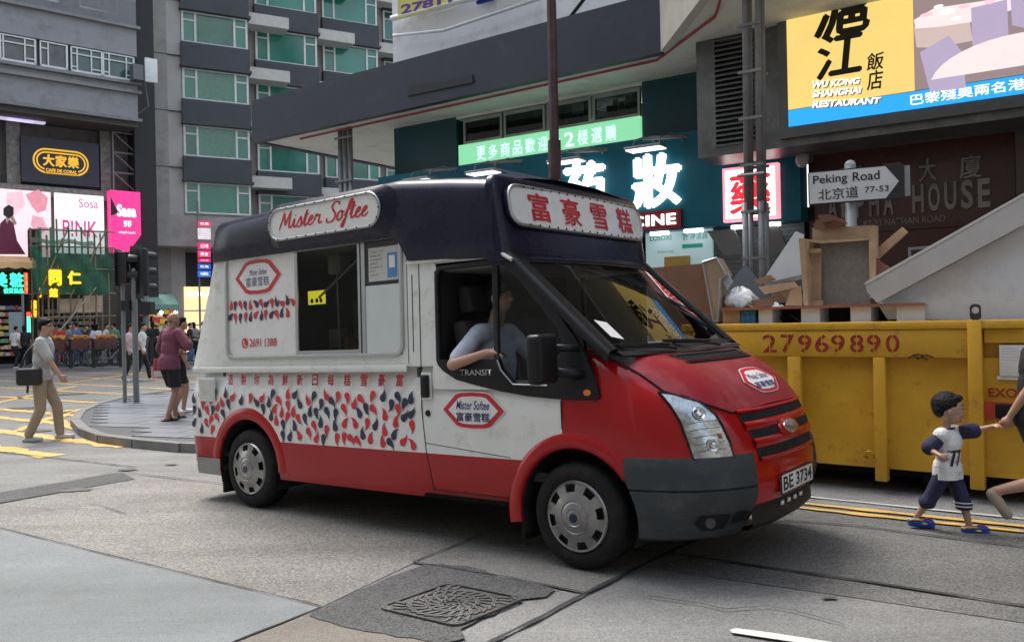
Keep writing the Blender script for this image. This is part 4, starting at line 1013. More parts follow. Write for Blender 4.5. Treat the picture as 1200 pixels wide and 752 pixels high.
b = MB(); q1 = gnd(352, 163, ZC-.03); q2 = gnd(770, 71, ZC-.03); b.tube([(inv @ Vector((p.x, p.y, 0)))+Vector((0, 0, ZC-.03)) for p in (q1, q2, gnd(838, 20, ZC-.03), gnd(850, -20, ZC-.03))], .018, 6); b.build('red_pipe', M('red_pipe', (.3, .02, .03), .5), canopy)
# dark outline left on the fascia by a removed sign
F2 = Fac((p1.x-nC.x*.045, p1.y-nC.y*.045), dC[:2])
g = F2.thing('sign_plate', 'dark blank plate fixed on the canopy fascia above the van roof', 'sign')
b = MB(); b.prism(F2.Q([(478, 113), (480, 101), (520, 96), (554, 88), (555, 97)]), -.02, -.001); b.build('plate', M('plate_dark', (.02, .022, .028), .6), g)
# pipes, banner and cable on the white wall
for (pa, pb_, pc, r) in (((459, 22), (560, -4), (620, -20), .055), ((461, 42), (520, 36), (640, -4), .03), ((498, 20), (560, 0), (600, -12), .012)):
    g = T.thing('pipe', {.055: 'thick white pipe running along the white wall under the phone banner', .03: 'thinner white pipe sagging across the white wall above the canopy', .012: 'thin cable hanging just below the phone number banner'}[r], 'pipe')
    b = MB(); b.tube([(T.uv(x, y, -.15)[0], -.15, T.uv(x, y, -.15)[1]) for x, y in (pa, pb_, pc)], r, 8); b.build('tube', WALLW, g, smooth=True)
g = T.thing('banner', 'yellow banner with a purple phone number at the top of the white wall', 'banner')
q = T.Q([(466, 22), (536, 2), (536, -30), (466, -16)], -.2); b = MB(); b.prism(q, -.2, -.18); b.build('cloth', M('banner_yellow', (.60, .56, .16), .7), g)
q2 = T.Q([(470, 18), (530, 3), (530, -6), (470, 6)], -.2); text('phone_number', '27811', (0, 0, 1, 1), M('purple_ink', (.10, .03, .25), .6), g, y=-.204, quad=q2, bold=.04)
g = T.thing('blue_sign', 'small blue sign to the right of the yellow phone banner', 'sign'); q = T.Q([(558, 5), (577, 0), (577, -20), (558, -14)], -.1); b = MB(); b.prism(q, -.1, -.05); b.build('panel', M('blue_panel', (.01, .04, .35), .5), g)
g = T.thing('diagonal_rod', 'black diagonal rod against the white wall above the canopy', 'rod'); b = MB(); b.tube([(T.uv(666, 23, -.3)[0], -.3, T.uv(666, 23, -.3)[1]), (T.uv(690, -8, -.3)[0], -.3, T.uv(690, -8, -.3)[1])], .03, 6); b.build('rod', BLKP, g)
# corner post of the building, upper right mass behind the screen
s817 = T.S(817, -.9, 130)
# shop sign band
zs1 = T.uv(700, 170, -.35)[1]; sR = T.S(938, -.35, 220)
g = T.thing('pharmacy_sign', 'long teal shop sign with white glowing characters above the pharmacy', 'sign')
tb('sign_box', TEAL, [(sL-.1, sR, -.35, -.001, ZB, zs1)], g)
GLOW = E_('sign_glow', (.92, .97, 1), 1.2)
for (x0, x1, y0, y1, ch) in ((662, 706, 191, 250, '药'), (742, 795, 181, 241, '妝')):
    a, c, z0, z1 = T.R(x0, y0, x1, y1, -.42); text('sign_character', ch, (a, z0, c, z1), GLOW, g, y=-.42, bold=.045, thick=.05)
a, c, z0, z1 = T.R(690, 250, 798, 273, -.40); zc_ = T.uv(770, 258, -.4)[1]; z0, z1 = zc_-.14, zc_+.14; a = T.S(684, -.4, 270)
tb('red_field', M('deep_red', (.18, .006, .012), .4), [(a, c, -.40, -.352, z0, z1)], g)
WL = dict(M=1.25, E=.85, D=1.05, I=.42, C=1.0, N=1.08); tot = sum(WL[q] for q in 'MEDICINE'); x = a+.05
for ch in 'MEDICINE':
    ww = WL[ch]/tot*(c-a-.10); text('sign_letter', ch, (x+.02, z0+.06, x+ww-.025, z1-.06), GLOW, g, y=-.43, bold=.02, thick=.028); x += ww
for px in (772, 812, 868, 902):
    s_ = T.S(px, -.3, 264); b = MB(); b.box(s_-.13, s_+.13, -.33, -.22, ZB-.05, ZB-.005); b.build('downlight', E_('downlight', (.9, .95, 1), 3), g)
g = T.thing('character_box_sign', 'white lit box sign with one red character on the teal wall', 'sign')
a, c, z0, z1 = T.R(847, 194, 912, 258, -.47)
tb('box', M('pinkedge', (.85, .25, .3), .4, emit=.6), [(a, c, -.47, -.36, z0, z1)], g); tb('face', E_('white_face', (1, .95, .93), 1.1), [(a+.04, c-.04, -.475, -.471, z0+.04, z1-.04)], g)
text('sign_character', '藥', (a+.11, z0+.1, c-.11, z1-.1), E_('red_glow', (.75, .02, .04), .7), g, y=-.479, bold=.03)
# green LED strip with the message
g = T.thing('led_message_sign', 'long green lit sign with pale characters under the upper windows', 'sign')
q = T.Q([(541, 196), (752, 162), (752, 131.5), (541, 168)], -.08)
b = MB(); b.box(wx0-.02, wx1+.02, -.08, -.001, zl0-.05, zw0-.03); b.build('panel', E_('led_green', (.22, .60, .33), .6), g)
zz0, zz1 = zl0-.05, zw0-.03; hh = zz1-zz0; msg = '更多商品歡迎上2楼選購'; n = len(msg); st_ = (wx1-wx0-.7)/n
for k, ch in enumerate(msg):
    x = wx0+.35+k*st_; text('led_character', ch, (x+.03, zz0+hh*.2, x+st_-.04, zz1-hh*.2), E_('led_pale', (.55, .9, .88), .8), g, y=-.084, bold=.01)
# floodlights above the sign
for k, (px, py) in enumerate(((492, 212), (567, 203), (664, 190), (757, 175))):
    s_, z_ = T.uv(px, py, -.95)
    lab = ['leftmost floodlight on a bent arm above the teal sign', 'floodlight on a bent arm just left of the maroon lamp post', 'floodlight on a bent arm just right of the maroon lamp post', 'rightmost floodlight on a bent arm, above the large lit character'][k]
    g = T.thing('floodlight', lab, 'lamp', 'floodlights above the pharmacy sign')
    b = MB(); b.box(s_-.28, s_+.28, -1.1, -.82, z_, z_+.04); bevel(b.build('lamp_head', ALU, g), .01)
    b = MB(); b.box(s_-.26, s_+.26, -1.08, -.84, z_-.012, z_-.002); b.build('lamp_glass', E_('flood_glow', (.85, .9, .92), 1.6), g)
    b = MB()
    for dx in (-.2, .2): b.tube([(s_+dx, -.95, z_+.03), (s_+dx, -.9, z_+.16), (s_+dx+.05, -.6, z_+.26), (s_+dx+.1, -.35, z_+.2), (s_+dx+.1, -.3, z_)], .012, 6)
    b.tube([(s_-.2, -.6, z_+.24), (s_+.45, -.5, z_+.20)], .03, 8); b.build('arm', PIPE, g, smooth=True)
# shop front below: dark opening with goods, a poster, shutter
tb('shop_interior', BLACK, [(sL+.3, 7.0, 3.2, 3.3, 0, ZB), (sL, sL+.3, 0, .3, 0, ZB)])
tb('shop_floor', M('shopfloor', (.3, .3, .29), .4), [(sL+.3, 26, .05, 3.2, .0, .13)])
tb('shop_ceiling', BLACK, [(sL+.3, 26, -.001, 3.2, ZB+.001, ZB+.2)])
pc_ = T.R(757, 268, 835, 330, -.1)
g = T.thing('poster_stand', 'pale blue product poster under the pharmacy sign', 'poster'); zt = T.uv(795, 268, -.1)[1]
tb('panel', E_('poster_blue', (.42, .58, .60), .22), [(pc_[0], pc_[1], -.1, -.05, .9, zt)], g)
x0, x1 = pc_[0], pc_[1]; wdt = x1-x0
text('brand_lettering', 'LOSOXI', (x0+.07*wdt, zt-.16, x0+.40*wdt, zt-.08), M('green_ink', (.02, .2, .16), .5), g, y=-.104, bold=.02)
text('lettering', "'肝'净清潤", (x0+.56*wdt, zt-.18, x0+.93*wdt, zt-.06), M('green_ink', (.02, .2, .16), .5), g, y=-.104, bold=.01)
tb('green_bar', M('green_bar', (.02, .3, .2), .5), [(x0+.56*wdt, x0+.86*wdt, -.104, -.1005, zt-.30, zt-.24)], g)
tb('display_box', M('gold_box', (.35, .2, .04), .4), [(x0+.33*wdt, x0+.68*wdt, -.22, -.104, zt-.62, zt-.42), (x0+.36*wdt, x0+.64*wdt, -.2, -.11, zt-.75, zt-.62)], g)
text('small_print', 'flexible strong', (x0+.18*wdt, zt-.36, x0+.42*wdt, zt-.31), M('green_ink', (.02, .2, .16), .5), g, y=-.104)
g = T.thing('roller_shutter', 'half lowered grey roller shutter behind the truss post', 'shutter')
a, c = T.S(838, .2, 280), T.S(945, .2, 280)
for k in range(14): b = MB(); b.box(a, c, .1, .13+.02*(k % 2), 1.9+k*.07, 1.965+k*.07); b.build('shutter_slat', ALUD, g)
g = T.thing('shop_counter', 'red and white shop counter with glass bottles under the shutter', 'counter')
tb('counter_front', M('red_counter', (.35, .02, .02), .4), [(a, c, .5, 1.0, .13, 1.5)], g); tb('counter_band', SIGNW, [(a, c, .48, .499, 1.3, 1.42)], g); tb('counter_glass', WGL, [(a, c, .5, .52, 1.5, 1.8)], g)
for px in (855, 905):
    s_ = T.S(px, -.05, 280); g = T.thing('shop_lamp', 'slanted grey panel lamp under the sign, %s the truss post' % ('left of' if px == 855 else 'right of'), 'lamp', 'panel lamps under the sign')
    b = MB(); b.prism([(s_-.25, ZB-.05), (s_+.15, ZB-.05), (s_+.3, ZB-.42), (s_+.0, ZB-.42)], -.3, -.25); b.build('panel', ALUD, g)
# ---------------------------------------------------------------- corner block: metal box with louvre and screen
g = T.thing('alpha_house_building', 'dark brown stone building front behind the street sign', 'building'); AH = g
STONE = M('brown_granite', (.075, .028, .023), .3, var=.25, scale=40, coat=.1); YB = -1.3
zbx = T.uv(1050, 156, YB)[1]; sB0 = T.S(817, YB, 130)
tb('wall', STONE, [(sR+.02, 26, .0, .4, ZB-.9, zbx), (sR+.02, 26, .0, .4, ZB-.9, 34)][:1], g)
a955, a1190 = T.S(955, 0, 220), T.S(1190, 0, 200)
tb('stone_panel', STONE, [(a955, a1190, -.04, -.001, T.uv(1080, 268)[1], T.uv(1080, 168)[1])], g)
zt_ = T.uv(1080, 160)[1]; tb('stone_cornice', M('cornice', (.07, .065, .06), .6), [(sR+.02, a1190+.3, -.25, -.002, zt_, zt_+.18)], g)
tb('pier', M('pier_stone', (.10, .08, .07), .6, var=.2), [(a1190+.02, a1190+.8, -.3, -.002, 0, zbx)], g)
tb('doorway_dark', BLACK, [(sR+.1, a1190, 2.0, 2.1, 0, ZB-.9), (sR, sR+.1, 0, 2.1, 0, ZB-.9)], g)
tb('upper_wall', M('upper_wall', (.10, .075, .055), .7, var=.2), [(sB0+.9, 26, -.6, 12, zbx+.1, 34)], g)
LET = M('steel_letters', (.22, .20, .19), .35, metal=.7, var=.3)
for w_, x0, x1 in (('ALPHA', 968, 1050), ('HOUSE', 1067, 1164)):
    za = T.uv(1067, 250, -.08)[1]; hL = .36; a, c = T.S(x0, -.08, 235), T.S(x1, -.08, 235); n = 5; wl = (c-a)/n
    for k, ch in enumerate(w_): text('raised_letter', ch, (a+k*wl+.02, za, a+(k+1)*wl-.03, za+hL), LET, g, y=-.08, bold=.03, thick=.05)
for ch, x0, x1, yy in (('大', 1077, 1097, 199), ('廈', 1125, 1150, 195), ('瑞', 985, 1010, 207), ('興', 1032, 1056, 203)):
    a, c = T.S(x0, -.08, 200), T.S(x1, -.08, 200); zc_ = T.uv((x0+x1)/2, yy, -.08)[1]; text('raised_character', ch, (a, zc_-.14, c, zc_+.14), LET, g, y=-.08, bold=.02, thick=.04)
a, c = T.S(1012, -.05, 258), T.S(1108, -.05, 258); zc_ = T.uv(1060, 259, -.05)[1]; text('address_lettering', '87-33 NATHAN ROAD', (a, zc_-.045, c, zc_+.045), LET, g, y=-.055, bold=.01)
g = T.thing('metal_box', 'crumpled grey metal cladding box with louvre under and beside the screen', 'metal box')
sLv0, sLv1 = T.S(838, YB, 100), T.S(884, YB, 100); zl_, zh_ = T.uv(860, 170, YB)[1], T.uv(860, 28, YB)[1]
b = MB(); b.box(sB0, sLv0, YB, -.6, zbx, zh_+1.5); b.box(sLv0, sLv1, YB, -.6, zbx, zl_); b.box(sLv0, sLv1, YB, -.6, zh_, zh_+1.5); b.box(sLv1, sLv1+.35, YB, -.6, zbx, zh_+1.5); b.box(sLv1+.35, 26, YB, -.6, zbx, zbx+.35); b.build('cladding', CLAD, g)
tb('louvre_back', BLACK, [(sLv0, sLv1, YB+.3, YB+.32, zl_, zh_)], g)
n = 24
for k in range(n):
    z = zl_+(zh_-zl_)*k/n; b = MB(); b.add([(sLv0, YB-.02, z), (sLv1, YB-.02, z), (sLv1, YB+.07, z+.055), (sLv0, YB+.07, z+.055), (sLv0, YB-.02, z+.02), (sLv1, YB-.02, z+.02), (sLv1, YB+.07, z+.075), (sLv0, YB+.07, z+.075)], [(0, 1, 2, 3), (4, 5, 6, 7), (0, 1, 5, 4), (3, 2, 6, 7)]); b.build('louvre_slat', ALUD, g)
# screen
g = T.thing('led_screen', 'big lit screen showing a yellow restaurant advertisement above the brown building front', 'screen')
s0 = T.S(922.5, YB-.12, 70); s1 = s0+4.6; zq0 = T.uv(1060, 129.5, YB-.12)[1]; zq1 = zq0+2.75; ys_ = YB-.12
tb('casing', ALUD, [(s0-.12, s1+.12, YB-.10, YB-.001, zq0-.13, zq1+.12)], g)
tb('yellow_panel', E_('screen_yellow', (.85, .62, .19), .52), [(s0, T.S(1071, ys_, 60), ys_, ys_+.01, zq0+.21, zq1)], g)
tb('blue_band', E_('screen_blue', (.02, .30, .72), .7), [(s0, s1, ys_-.002, ys_+.01, zq0, zq0+.20)], g)
sp0 = T.S(1071, ys_, 60)+.004; tb('photo_panel', E_('screen_photo', (.20, .15, .15), .8), [(sp0, s1, ys_, ys_+.01, zq0+.21, zq1)], g)
INK = M('screen_ink', (.02, .015, .01), .6)
def calli(ch, x0, x1, y0, y1, bold): 
    a, c, z0, z1 = T.R(x0, y0, x1, y1, ys_); text('brush_character', ch, (a, z0, c, z1), INK, g, y=ys_-.006, bold=bold, shear=.12)
calli('滬', 955, 1020, -26, 40, .03); calli('江', 958, 1010, 38, 90, .03); calli('飯', 1016, 1036, 62, 82, .02); calli('店', 1016, 1035, 83, 105, .02)
SWH = E_('screen_white', (.9, .9, .85), .8); SGR = M('screen_shadow', (.35, .28, .12), .6)
for ln, yy, x1 in (('Wu Kong', 98, 1008), ('Shanghai', 109, 1010), ('Restaurant', 121, 1033)):
    q = T.Q([(952, yy+6), (x1, yy+.5), (x1, yy-7), (952, yy-2.5)], ys_); q2 = [(a+.012, z-.012) for a, z in q]
    text('screen_lettering', ln.upper(), (0, 0, 1, 1), SGR, g, y=ys_-.005, quad=q2, bold=.05, shear=.2); text('screen_lettering', ln.upper(), (0, 0, 1, 1), SWH, g, y=ys_-.010, quad=q, bold=.035, shear=.2)
tick = '巴黎殘奧兩名港隊泳手陳睿'; xx = sp0-.05; 
text('ticker_text', tick, (xx, zq0+.045, xx+1.95, zq0+.165), SWH, g, y=ys_-.006, bold=.012)
# restaurant photograph on the screen
def poly(name, pts, y, mat): b = MB(); b.prism([(a, z) for a, z in pts], y, y+.001); recalc(b.build(name, mat, g))
CL = E_('cloth_pink', (.62, .48, .45), .5); PU = E_('chair_purple', (.30, .25, .36), .8); WT = E_('table_white', (.75, .66, .66), .6); BRN = E_('photo_brown', (.10, .06, .05), .8)
def P_(pts): return T.Q(pts, ys_)
poly('pictured_wall', [(sp0, zq1), (s1, zq1), (s1, zq1-.7), (sp0, zq1-.7)], ys_-.003, BRN)
poly('pictured_cloth', P_([(1071, 32), (1090, 22), (1135, 18), (1140, 48), (1100, 56), (1074, 56)]), ys_-.004, CL); poly('pictured_top', P_([(1071, 24), (1095, 10), (1150, 2), (1200, -6), (1200, 8), (1140, 26), (1100, 32), (1073, 34)]), ys_-.005, WT)
poly('pictured_chair', P_([(1078, 62), (1112, 42), (1128, 62), (1132, 104), (1090, 108)]), ys_-.006, PU); poly('pictured_chair', P_([(1138, 10), (1180, 0), (1182, 44), (1140, 62)]), ys_-.0065, PU); poly('pictured_chair', P_([(1184, -8), (1230, -14), (1230, 40), (1186, 30)]), ys_-.0062, PU)
ce = T.uv(1196, 78, ys_); poly('pictured_table', [(ce[0]+.88*cos(t), max(zq0+.3, ce[1]-.06+.42*sin(t))) for t in frange(0, pi, 18)]+[(ce[0]-.8, ce[1]-.16), (ce[0]+.8, ce[1]-.16)][:0], ys_-.007, WT); poly('pictured_cloth', [(ce[0]-.82, ce[1]-.08), (ce[0]+.9, ce[1]-.08), (ce[0]+.9, zq0+.215), (ce[0]-.74, zq0+.215)], ys_-.0066, CL)
for k, (px, py, r_) in enumerate(((1086, 18, .07), (1110, 14, .08), (1130, 8, .06), (1100, 8, .05), (1160, 3, .06), (1120, 22, .05))):
    c0 = T.uv(px, py, ys_); poly('pictured_dish', [(c0[0]+r_*cos(t), c0[1]+r_*.35*sin(t)) for t in frange(0, 2*pi, 12)[:-1]], ys_-.008, E_('dish%d' % (k % 2), ((.7, .35, .4), (.8, .8, .82))[k % 2], .9))
for k in range(14):     # dining room beyond, higher up on the screen
    r = random.Random(k); xa = sp0+.3+r.random()*(s1-sp0-1.2); za = zq0+1.75+r.random()*.8; poly('pictured_light', [(xa, za), (xa+.25, za), (xa+.2, za+.12), (xa+.05, za+.12)], ys_-.0095-k*.0001, E_('photo_glow', (.9, .7, .4), 1.2))
# silver bag hanging under the box corner
g = T.thing('plastic_bag', 'small translucent plastic bag hanging at the end of the teal sign', 'bag'); c0 = T.uv(940, 187, -.7); b = MB(); b.ell((c0[0], -.7, c0[1]), (.09, .07, .11), 10); o = b.build('bag', M('bag_clear', (.35, .35, .35), .2, var=.3, bump=1, bscale=25), g, smooth=True)
b = MB(); b.tube([(c0[0], -.7, c0[1]+.1), (c0[0]+.05, -.68, zbx)], .005, 4); b.build('string', BLKP, g)
# ---------------------------------------------------------------- posts on the pavement
MAR = M('maroon_paint', (.055, .022, .028), .45, var=.2, dirt=(.10, .07, .07), dscale=6, damt=.5)
def post(px, Y, r, z1, name, label, mat, cat='post'):
    p = at(px, 376, Y); g = thing(name, (p.x, p.y, 0), 0, label, cat); b = MB(); b.lathe([(r*1.6, 0), (r*1.6, .5), (r*1.15, .6), (r, .7), (r, z1), (0, z1)], n=14); b.build('pole', mat, g, ang=50); return g
g = post(654, 11.2, .062, 9.0, 'lamp_post', 'tall maroon steel lamp post rising behind the van roof', MAR, 'lamp post')
b = MB(); b.lathe([(.085, 3.4), (.085, 3.9)], n=14); b.build('pole_collar', MAR, g)
b = MB(); b.tube([(0, 0, 8.8), (-.3, -.6, 9.3), (-1.0, -1.8, 9.5)], .05, 8); b.build('lamp_arm', MAR, g); b = MB(); b.ell((-1.2, -2.1, 9.45), (.2, .4, .09)); b.build('lamp_head', ALU, g)
p = at(888, 376, 9.6); g = thing('scaffold_post', (p.x, p.y, .12), T.rz, 'grey post made of four bundled pipes beside the red character sign', 'post')
for dx, dy in ((-.09, -.09), (.09, -.09), (.09, .09), (-.09, .09)):
    b = MB(); b.tube([(dx, dy, 0), (dx, dy, 1.9), (dx, dy, 2.7)], .036, 8); b.build('pipe', PIPE, g, smooth=True)
    b = MB(); b.tube([(dx*.8, dy*.8, 2.6), (dx*.8+.05, dy*.8, 7.5)], .034, 8); b.build('pipe', PIPE, g, smooth=True)
for k in range(13):
    z = .5+k*.52; b = MB(); b.box(-.13, .13, -.125, -.10, z, z+.03); b.box(-.13, .13, .1, .125, z, z+.03); b.build('rung', PIPE, g)
for dz in (1.2, 3.0): b = MB(); b.tube([(-.15, -.14, dz), (.15, -.14, dz)], .02, 6); b.build('clamp', PIPE, g)
g = thing('pipe_bundle', T.w(T.S(405, -.6, 190), -.6, 0)[:], T.rz, 'bundle of three grey pipes standing under the left end of the canopy', 'pipes')
for dx in (-.13, 0, .13): b = MB(); b.tube([(dx, 0, 0), (dx, 0, ZC-.02)], .045, 8); b.build('pipe', PIPE, g, smooth=True)
for z in (3.4, 4.2, 5.0): b = MB(); b.box(-.22, .22, -.07, -.045, z, z+.04); b.build('bracket', PIPE, g)
# street name sign
p = at(1000, 376, 8.7); g = thing('street_sign', (p.x, p.y, .12), T.rz+.12, 'white arrow street name sign on a grey pole above the rubbish', 'sign')
SF = Fac((p.x, p.y), (cos(T.rz+.12), sin(T.rz+.12)))
zt_ = SF.uv(1000, 193, 0)[1]-.12; b = MB(); b.tube([(0, 0, 0), (0, 0, zt_)], .055, 12); b.build('pole', M('pole_grey', (.25, .28, .29), .5, metal=.2), g, smooth=True); b = MB(); b.ell((0, 0, zt_), (.055, .055, .05)); b.build('pole_cap', M('cap', (.4, .43, .42), .3), g, smooth=True)
q = SF.R(947, 197, 1060, 236, -.09); x0, x1, z0, z1 = q; z0 -= .12; z1 -= .12; zm = (z0+z1)/2; z0 = zm-.17; z1 = zm+.17
b = MB(); b.prism(rrect(x0, z0, x1, z1, .02, 3), -.09, -.06); b.build('plate', M('sign_black', (.02, .02, .022), .4), g)
b = MB(); b.prism([(x0+.012, z0+.012), (x1-.17, z0+.012), (x1-.05, zm), (x1-.17, z1-.012), (x0+.012, z1-.012)], -.094, -.0905); b.build('arrow_field', M('sign_reflective', (.55, .56, .57), .5), g)
b = MB(); b.box(x1, x1+.05, -.075, -.05, z0+.02, z1-.02); b.build('plate_edge', ALU, g)
text('street_lettering', 'Peking', (x0+.05, zm+.015, x0+.38, zm+.125), MN, g, y=-.097, bold=.012); text('street_lettering', 'Road', (x0+.43, zm+.035, x0+.68, zm+.125), MN, g, y=-.097, bold=.012)
text('street_characters', '北京道', (x0+.10, zm-.13, x0+.48, zm-.015), MN, g, y=-.097, bold=.006); text('street_numbers', '77-53', (x0+.54, zm-.09, x0+.76, zm-.03), MN, g, y=-.097, bold=.006)
# ---------------------------------------------------------------- left building with shops below
L_ = Fac((-18, 39), (.746, .666))
GREY = M('render_grey', (.26, .265, .285), .85, var=.08, scale=.4, dirt=(.11, .11, .11), dscale=.9, damt=.5); GREYL = M('ledge_grey', (.21, .21, .215), .8, var=.15)
FRW = M('window_frame_white', (.62, .64, .64), .5); GLD = M('far_glass', (.05, .07, .08), .08, var=.5, scale=1.2, spec=.8); GLR = M('curtain_red', (.18, .02, .03), .5); GLT = M('far_glass_teal', (.03, .09, .09), .1, spec=.8)
lb = L_.thing('corner_building', 'long grey rendered block with horizontal ledges and white framed windows', 'building')
xE = L_.S(161, 0, 100)
zz = lambda py: L_.uv(80, py)[1]      # heights read on the vertical through the middle
def lbx(name, mat, boxes, par=lb):
    b = MB()
    for q in boxes: b.box(*q)
    return b.build(name, mat, par)
zA, zB_, zC_, zD, zE, zF = zz(130), zz(96), zz(86), zz(52), zz(17), zz(-15)
stor = zD-zF
lbx('wall', GREY, [(-26, xE, 0, .4, zA, zC_), (-26, xE, 0, .4, zD, zF), (-26, xE, .35, 12, zA, 32), (-26, xE, 0, .4, zF+(-zD+zC_), 32)])
for z in (zA, zB_, zC_+.02, zE, zE+3.35, zE+6.7): lbx('ledge', GREYL, [(-26, xE+.12, -.22, -.001, z-.1, z+.04)])
for z in (zC_, zC_-(zD-zC_)*0+ (zE-zC_)+.45):
    pass
def lwin(a, c, z0, z1, cells, mat=None):
    w = thing('window'); w.parent = lb
    b = MB(); t = .055
    b.box(a, c, .0, .08, z0, z0+t*1.6); b.box(a, c, .0, .08, z1-t, z1); b.box(a, a+t, .0, .08, z0, z1); b.box(c-t, c, .0, .08, z0, z1)
    x = a
    for wd, split in cells:
        x2 = x+(c-a)*wd; b.box(x2-t/2, x2+t/2, .01, .07, z0, z1)
        if split: b.box(x, x2, .01, .065, z1-(z1-z0)*.3, z1-(z1-z0)*.3+t)
        if split == 2: b.box(x, x2, .01, .065, z0+(z1-z0)*.18, z0+(z1-z0)*.18+t)
        x = x2
    b.build('frame', FRW, w)
    x = a
    for k, (wd, split) in enumerate(cells):
        x2 = x+(c-a)*wd; b = MB(); b.box(x, x2, .1, .12, z0, z1); b.build('pane', mat or (GLT, GLD, GLD, GLR)[k*7 % 3 if k != 3 else 1], w); x = x2
zw0_, zw1_ = zC_+.02, zD
for (pa, pb_, cells, mt) in ((-60, -4, [(.5, 1), (.2, 2), (.3, 1)], None), (0, 42, [(.1, 1), (.6, 1), (.3, 2)], None), (47, 79, [(.3, 1), (.7, 0)], GLD), (83, 120, [(.2, 2), (.45, 1), (.35, 2)], GLT), (120.5, 157, [(.2, 2), (.55, 1), (.25, 2)], GLT)):
    lwin(L_.S(pa, .0, 70), L_.S(pb_, .0, 70), zw0_+.1, zw1_-.05, cells, mt)
zg = zE+.4
lwin(L_.S(93, 0, 5), L_.S(138, 0, 5), zz(6), zz(6)+1.8, [(.75, 0), (.25, 1)], GLD); lwin(L_.S(30, 0, 5), L_.S(70, 0, 5), zz(6), zz(6)+1.8, [(.5, 1), (.5, 1)], GLD)
for k in range(2, 8): 
    for a in (-20, -15, -10, -5.5): lwin(a, a+3.2, zz(6)+k*3.35-1.6, zz(6)+k*3.35+.2, [(.3, 2), (.4, 1), (.3, 2)])
# soffit and shop storey
zS = zz(136); zH = L_.uv(80, 224, 0)[1]
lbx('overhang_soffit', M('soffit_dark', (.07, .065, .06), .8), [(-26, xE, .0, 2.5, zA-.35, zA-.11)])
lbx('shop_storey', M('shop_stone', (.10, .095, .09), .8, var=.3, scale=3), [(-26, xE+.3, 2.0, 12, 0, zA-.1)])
PST = M('mottled_stone', (.16, .155, .145), .6, var=.5, scale=6)
for pa, pb_ in ((8, 24), (118, 130)): lbx('stone_pier', PST, [(L_.S(pa, 1.6, 200), L_.S(pb_, 1.6, 200), 1.6, 2.0, zH, zA-.36)])
lbx('stone_band', PST, [(-14, L_.S(162, 1.5, 225), 1.45, 2.0, zH-.1, zH+.35)])
for px in (10, 24, 38): 
    s_ = L_.S(px, 1, 140); b = MB(); b.box(s_-.5, s_+.5, .9, 1.2, zA-.5, zA-.42); b.build('soffit_lamp', E_('violet_lamp', (.55, .5, .7), .5), lb)
lbx('roof_parapet', GREYL, [(-26, xE+.1, -.2, 12, 32, 32.6)])
# signs of the shops
def lsign(name, label, cat, x0, y0, x1, y1, off, mat, dep=.15):
    g = L_.thing(name, label, cat); a, c, z0, z1 = L_.R(x0, y0, x1, y1, off); b = MB(); b.box(a, c, off, off+dep, z0, z1); b.build('panel', mat, g); return g, a, c, z0, z1
g, a, c, z0, z1 = lsign('restaurant_sign', 'dark blue sign with a yellow rounded emblem and characters', 'sign', 25, 164, 116, 216, 1.4, M('navy_panel', (.02, .022, .04), .5))
YEL = E_('neon_yellow', (.80, .42, .02), .5); cx_, cz_ = (a+c)/2, (z0+z1)/2; w_, h_ = (c-a)*.72, (z1-z0)*.56
for k, sc in enumerate((1.0, .86, .74, .62)):
    P = rrect(cx_-w_/2*(1-(1-sc)*.45), cz_-h_/2*sc, cx_+w_/2*(1-(1-sc)*.45), cz_+h_/2*sc, h_/2*sc*.98, 8)
    b = MB(); b.prism(P, 1.395-.004*k, 1.396-.004*k); recalc(b.build('emblem_ring', YEL if k % 2 == 0 else _mc['navy_panel'], g))
b = MB(); b.box(cx_-w_*.3, cx_+w_*.3, 1.374, 1.376, cz_-h_*.46, cz_-h_*.24); b.build('emblem_gap', _mc['navy_panel'], g)
b = MB(); b.box(cx_-w_*.34, cx_+w_*.34, 1.372, 1.3735, cz_-h_*.24, cz_+h_*.27); b.build('emblem_field', _mc['navy_panel'], g)
for k, ch in enumerate('大家樂'): text('sign_character', ch, (cx_-w_*.32+k*w_*.22, cz_-h_*.2, cx_-w_*.32+k*w_*.22+w_*.19, cz_+h_*.25), YEL, g, y=1.369, bold=.05)
text('sign_lettering', 'CAFE DE CORAL', (cx_-w_*.28, cz_-h_*.44, cx_+w_*.28, cz_-h_*.30), YEL, g, y=1.369, bold=.04)
# beauty posters
g, a, c, z0, z1 = lsign('billboard', 'pale pink lit billboard with a blurred face and a dark haired figure', 'billboard', -30, 222, 60, 300, .6, E_('poster_pink', (.85, .62, .66), .55))
def lp(name, pts, off, mat, gg=None): b = MB(); b.prism(L_.Q(pts, off), off, off+.002); return recalc(b.build(name, mat, gg or g))
lp('pictured_petal', [(30, 228), (45, 222), (56, 232), (54, 246), (44, 250), (36, 240)], .594, M('petal', (.65, .25, .30), .6, emit=.3)); lp('pictured_petal', [(8, 226), (26, 224), (30, 240), (18, 252), (8, 244)], .593, M('petal2', (.78, .48, .52), .6, emit=.3)); lp('pictured_petal', [(38, 252), (50, 255), (56, 268), (46, 276), (36, 264)], .592, M('petal3', (.70, .33, .40), .6, emit=.3))
lp('pictured_dress', [(-2, 298), (0, 262), (8, 254), (16, 262), (20, 282), (30, 298)], .590, M('plum_print', (.16, .02, .06), .6)); lp('pictured_arm', [(6, 256), (14, 250), (20, 262), (17, 264), (12, 256), (8, 262)], .588, M('skin_print', (.6, .38, .32), .6)); lp('pictured_hair', [(4, 244), (10, 240), (16, 243), (16, 252), (10, 256), (4, 252)], .586, M('hair_print', (.03, .02, .02), .6))
g, a, c, z0, z1 = lsign('white_billboard', 'white lit billboard reading pink in rose letters', 'billboard', 65, 228, 122, 297, .6, E_('board_white', (.85, .85, .88), .55))
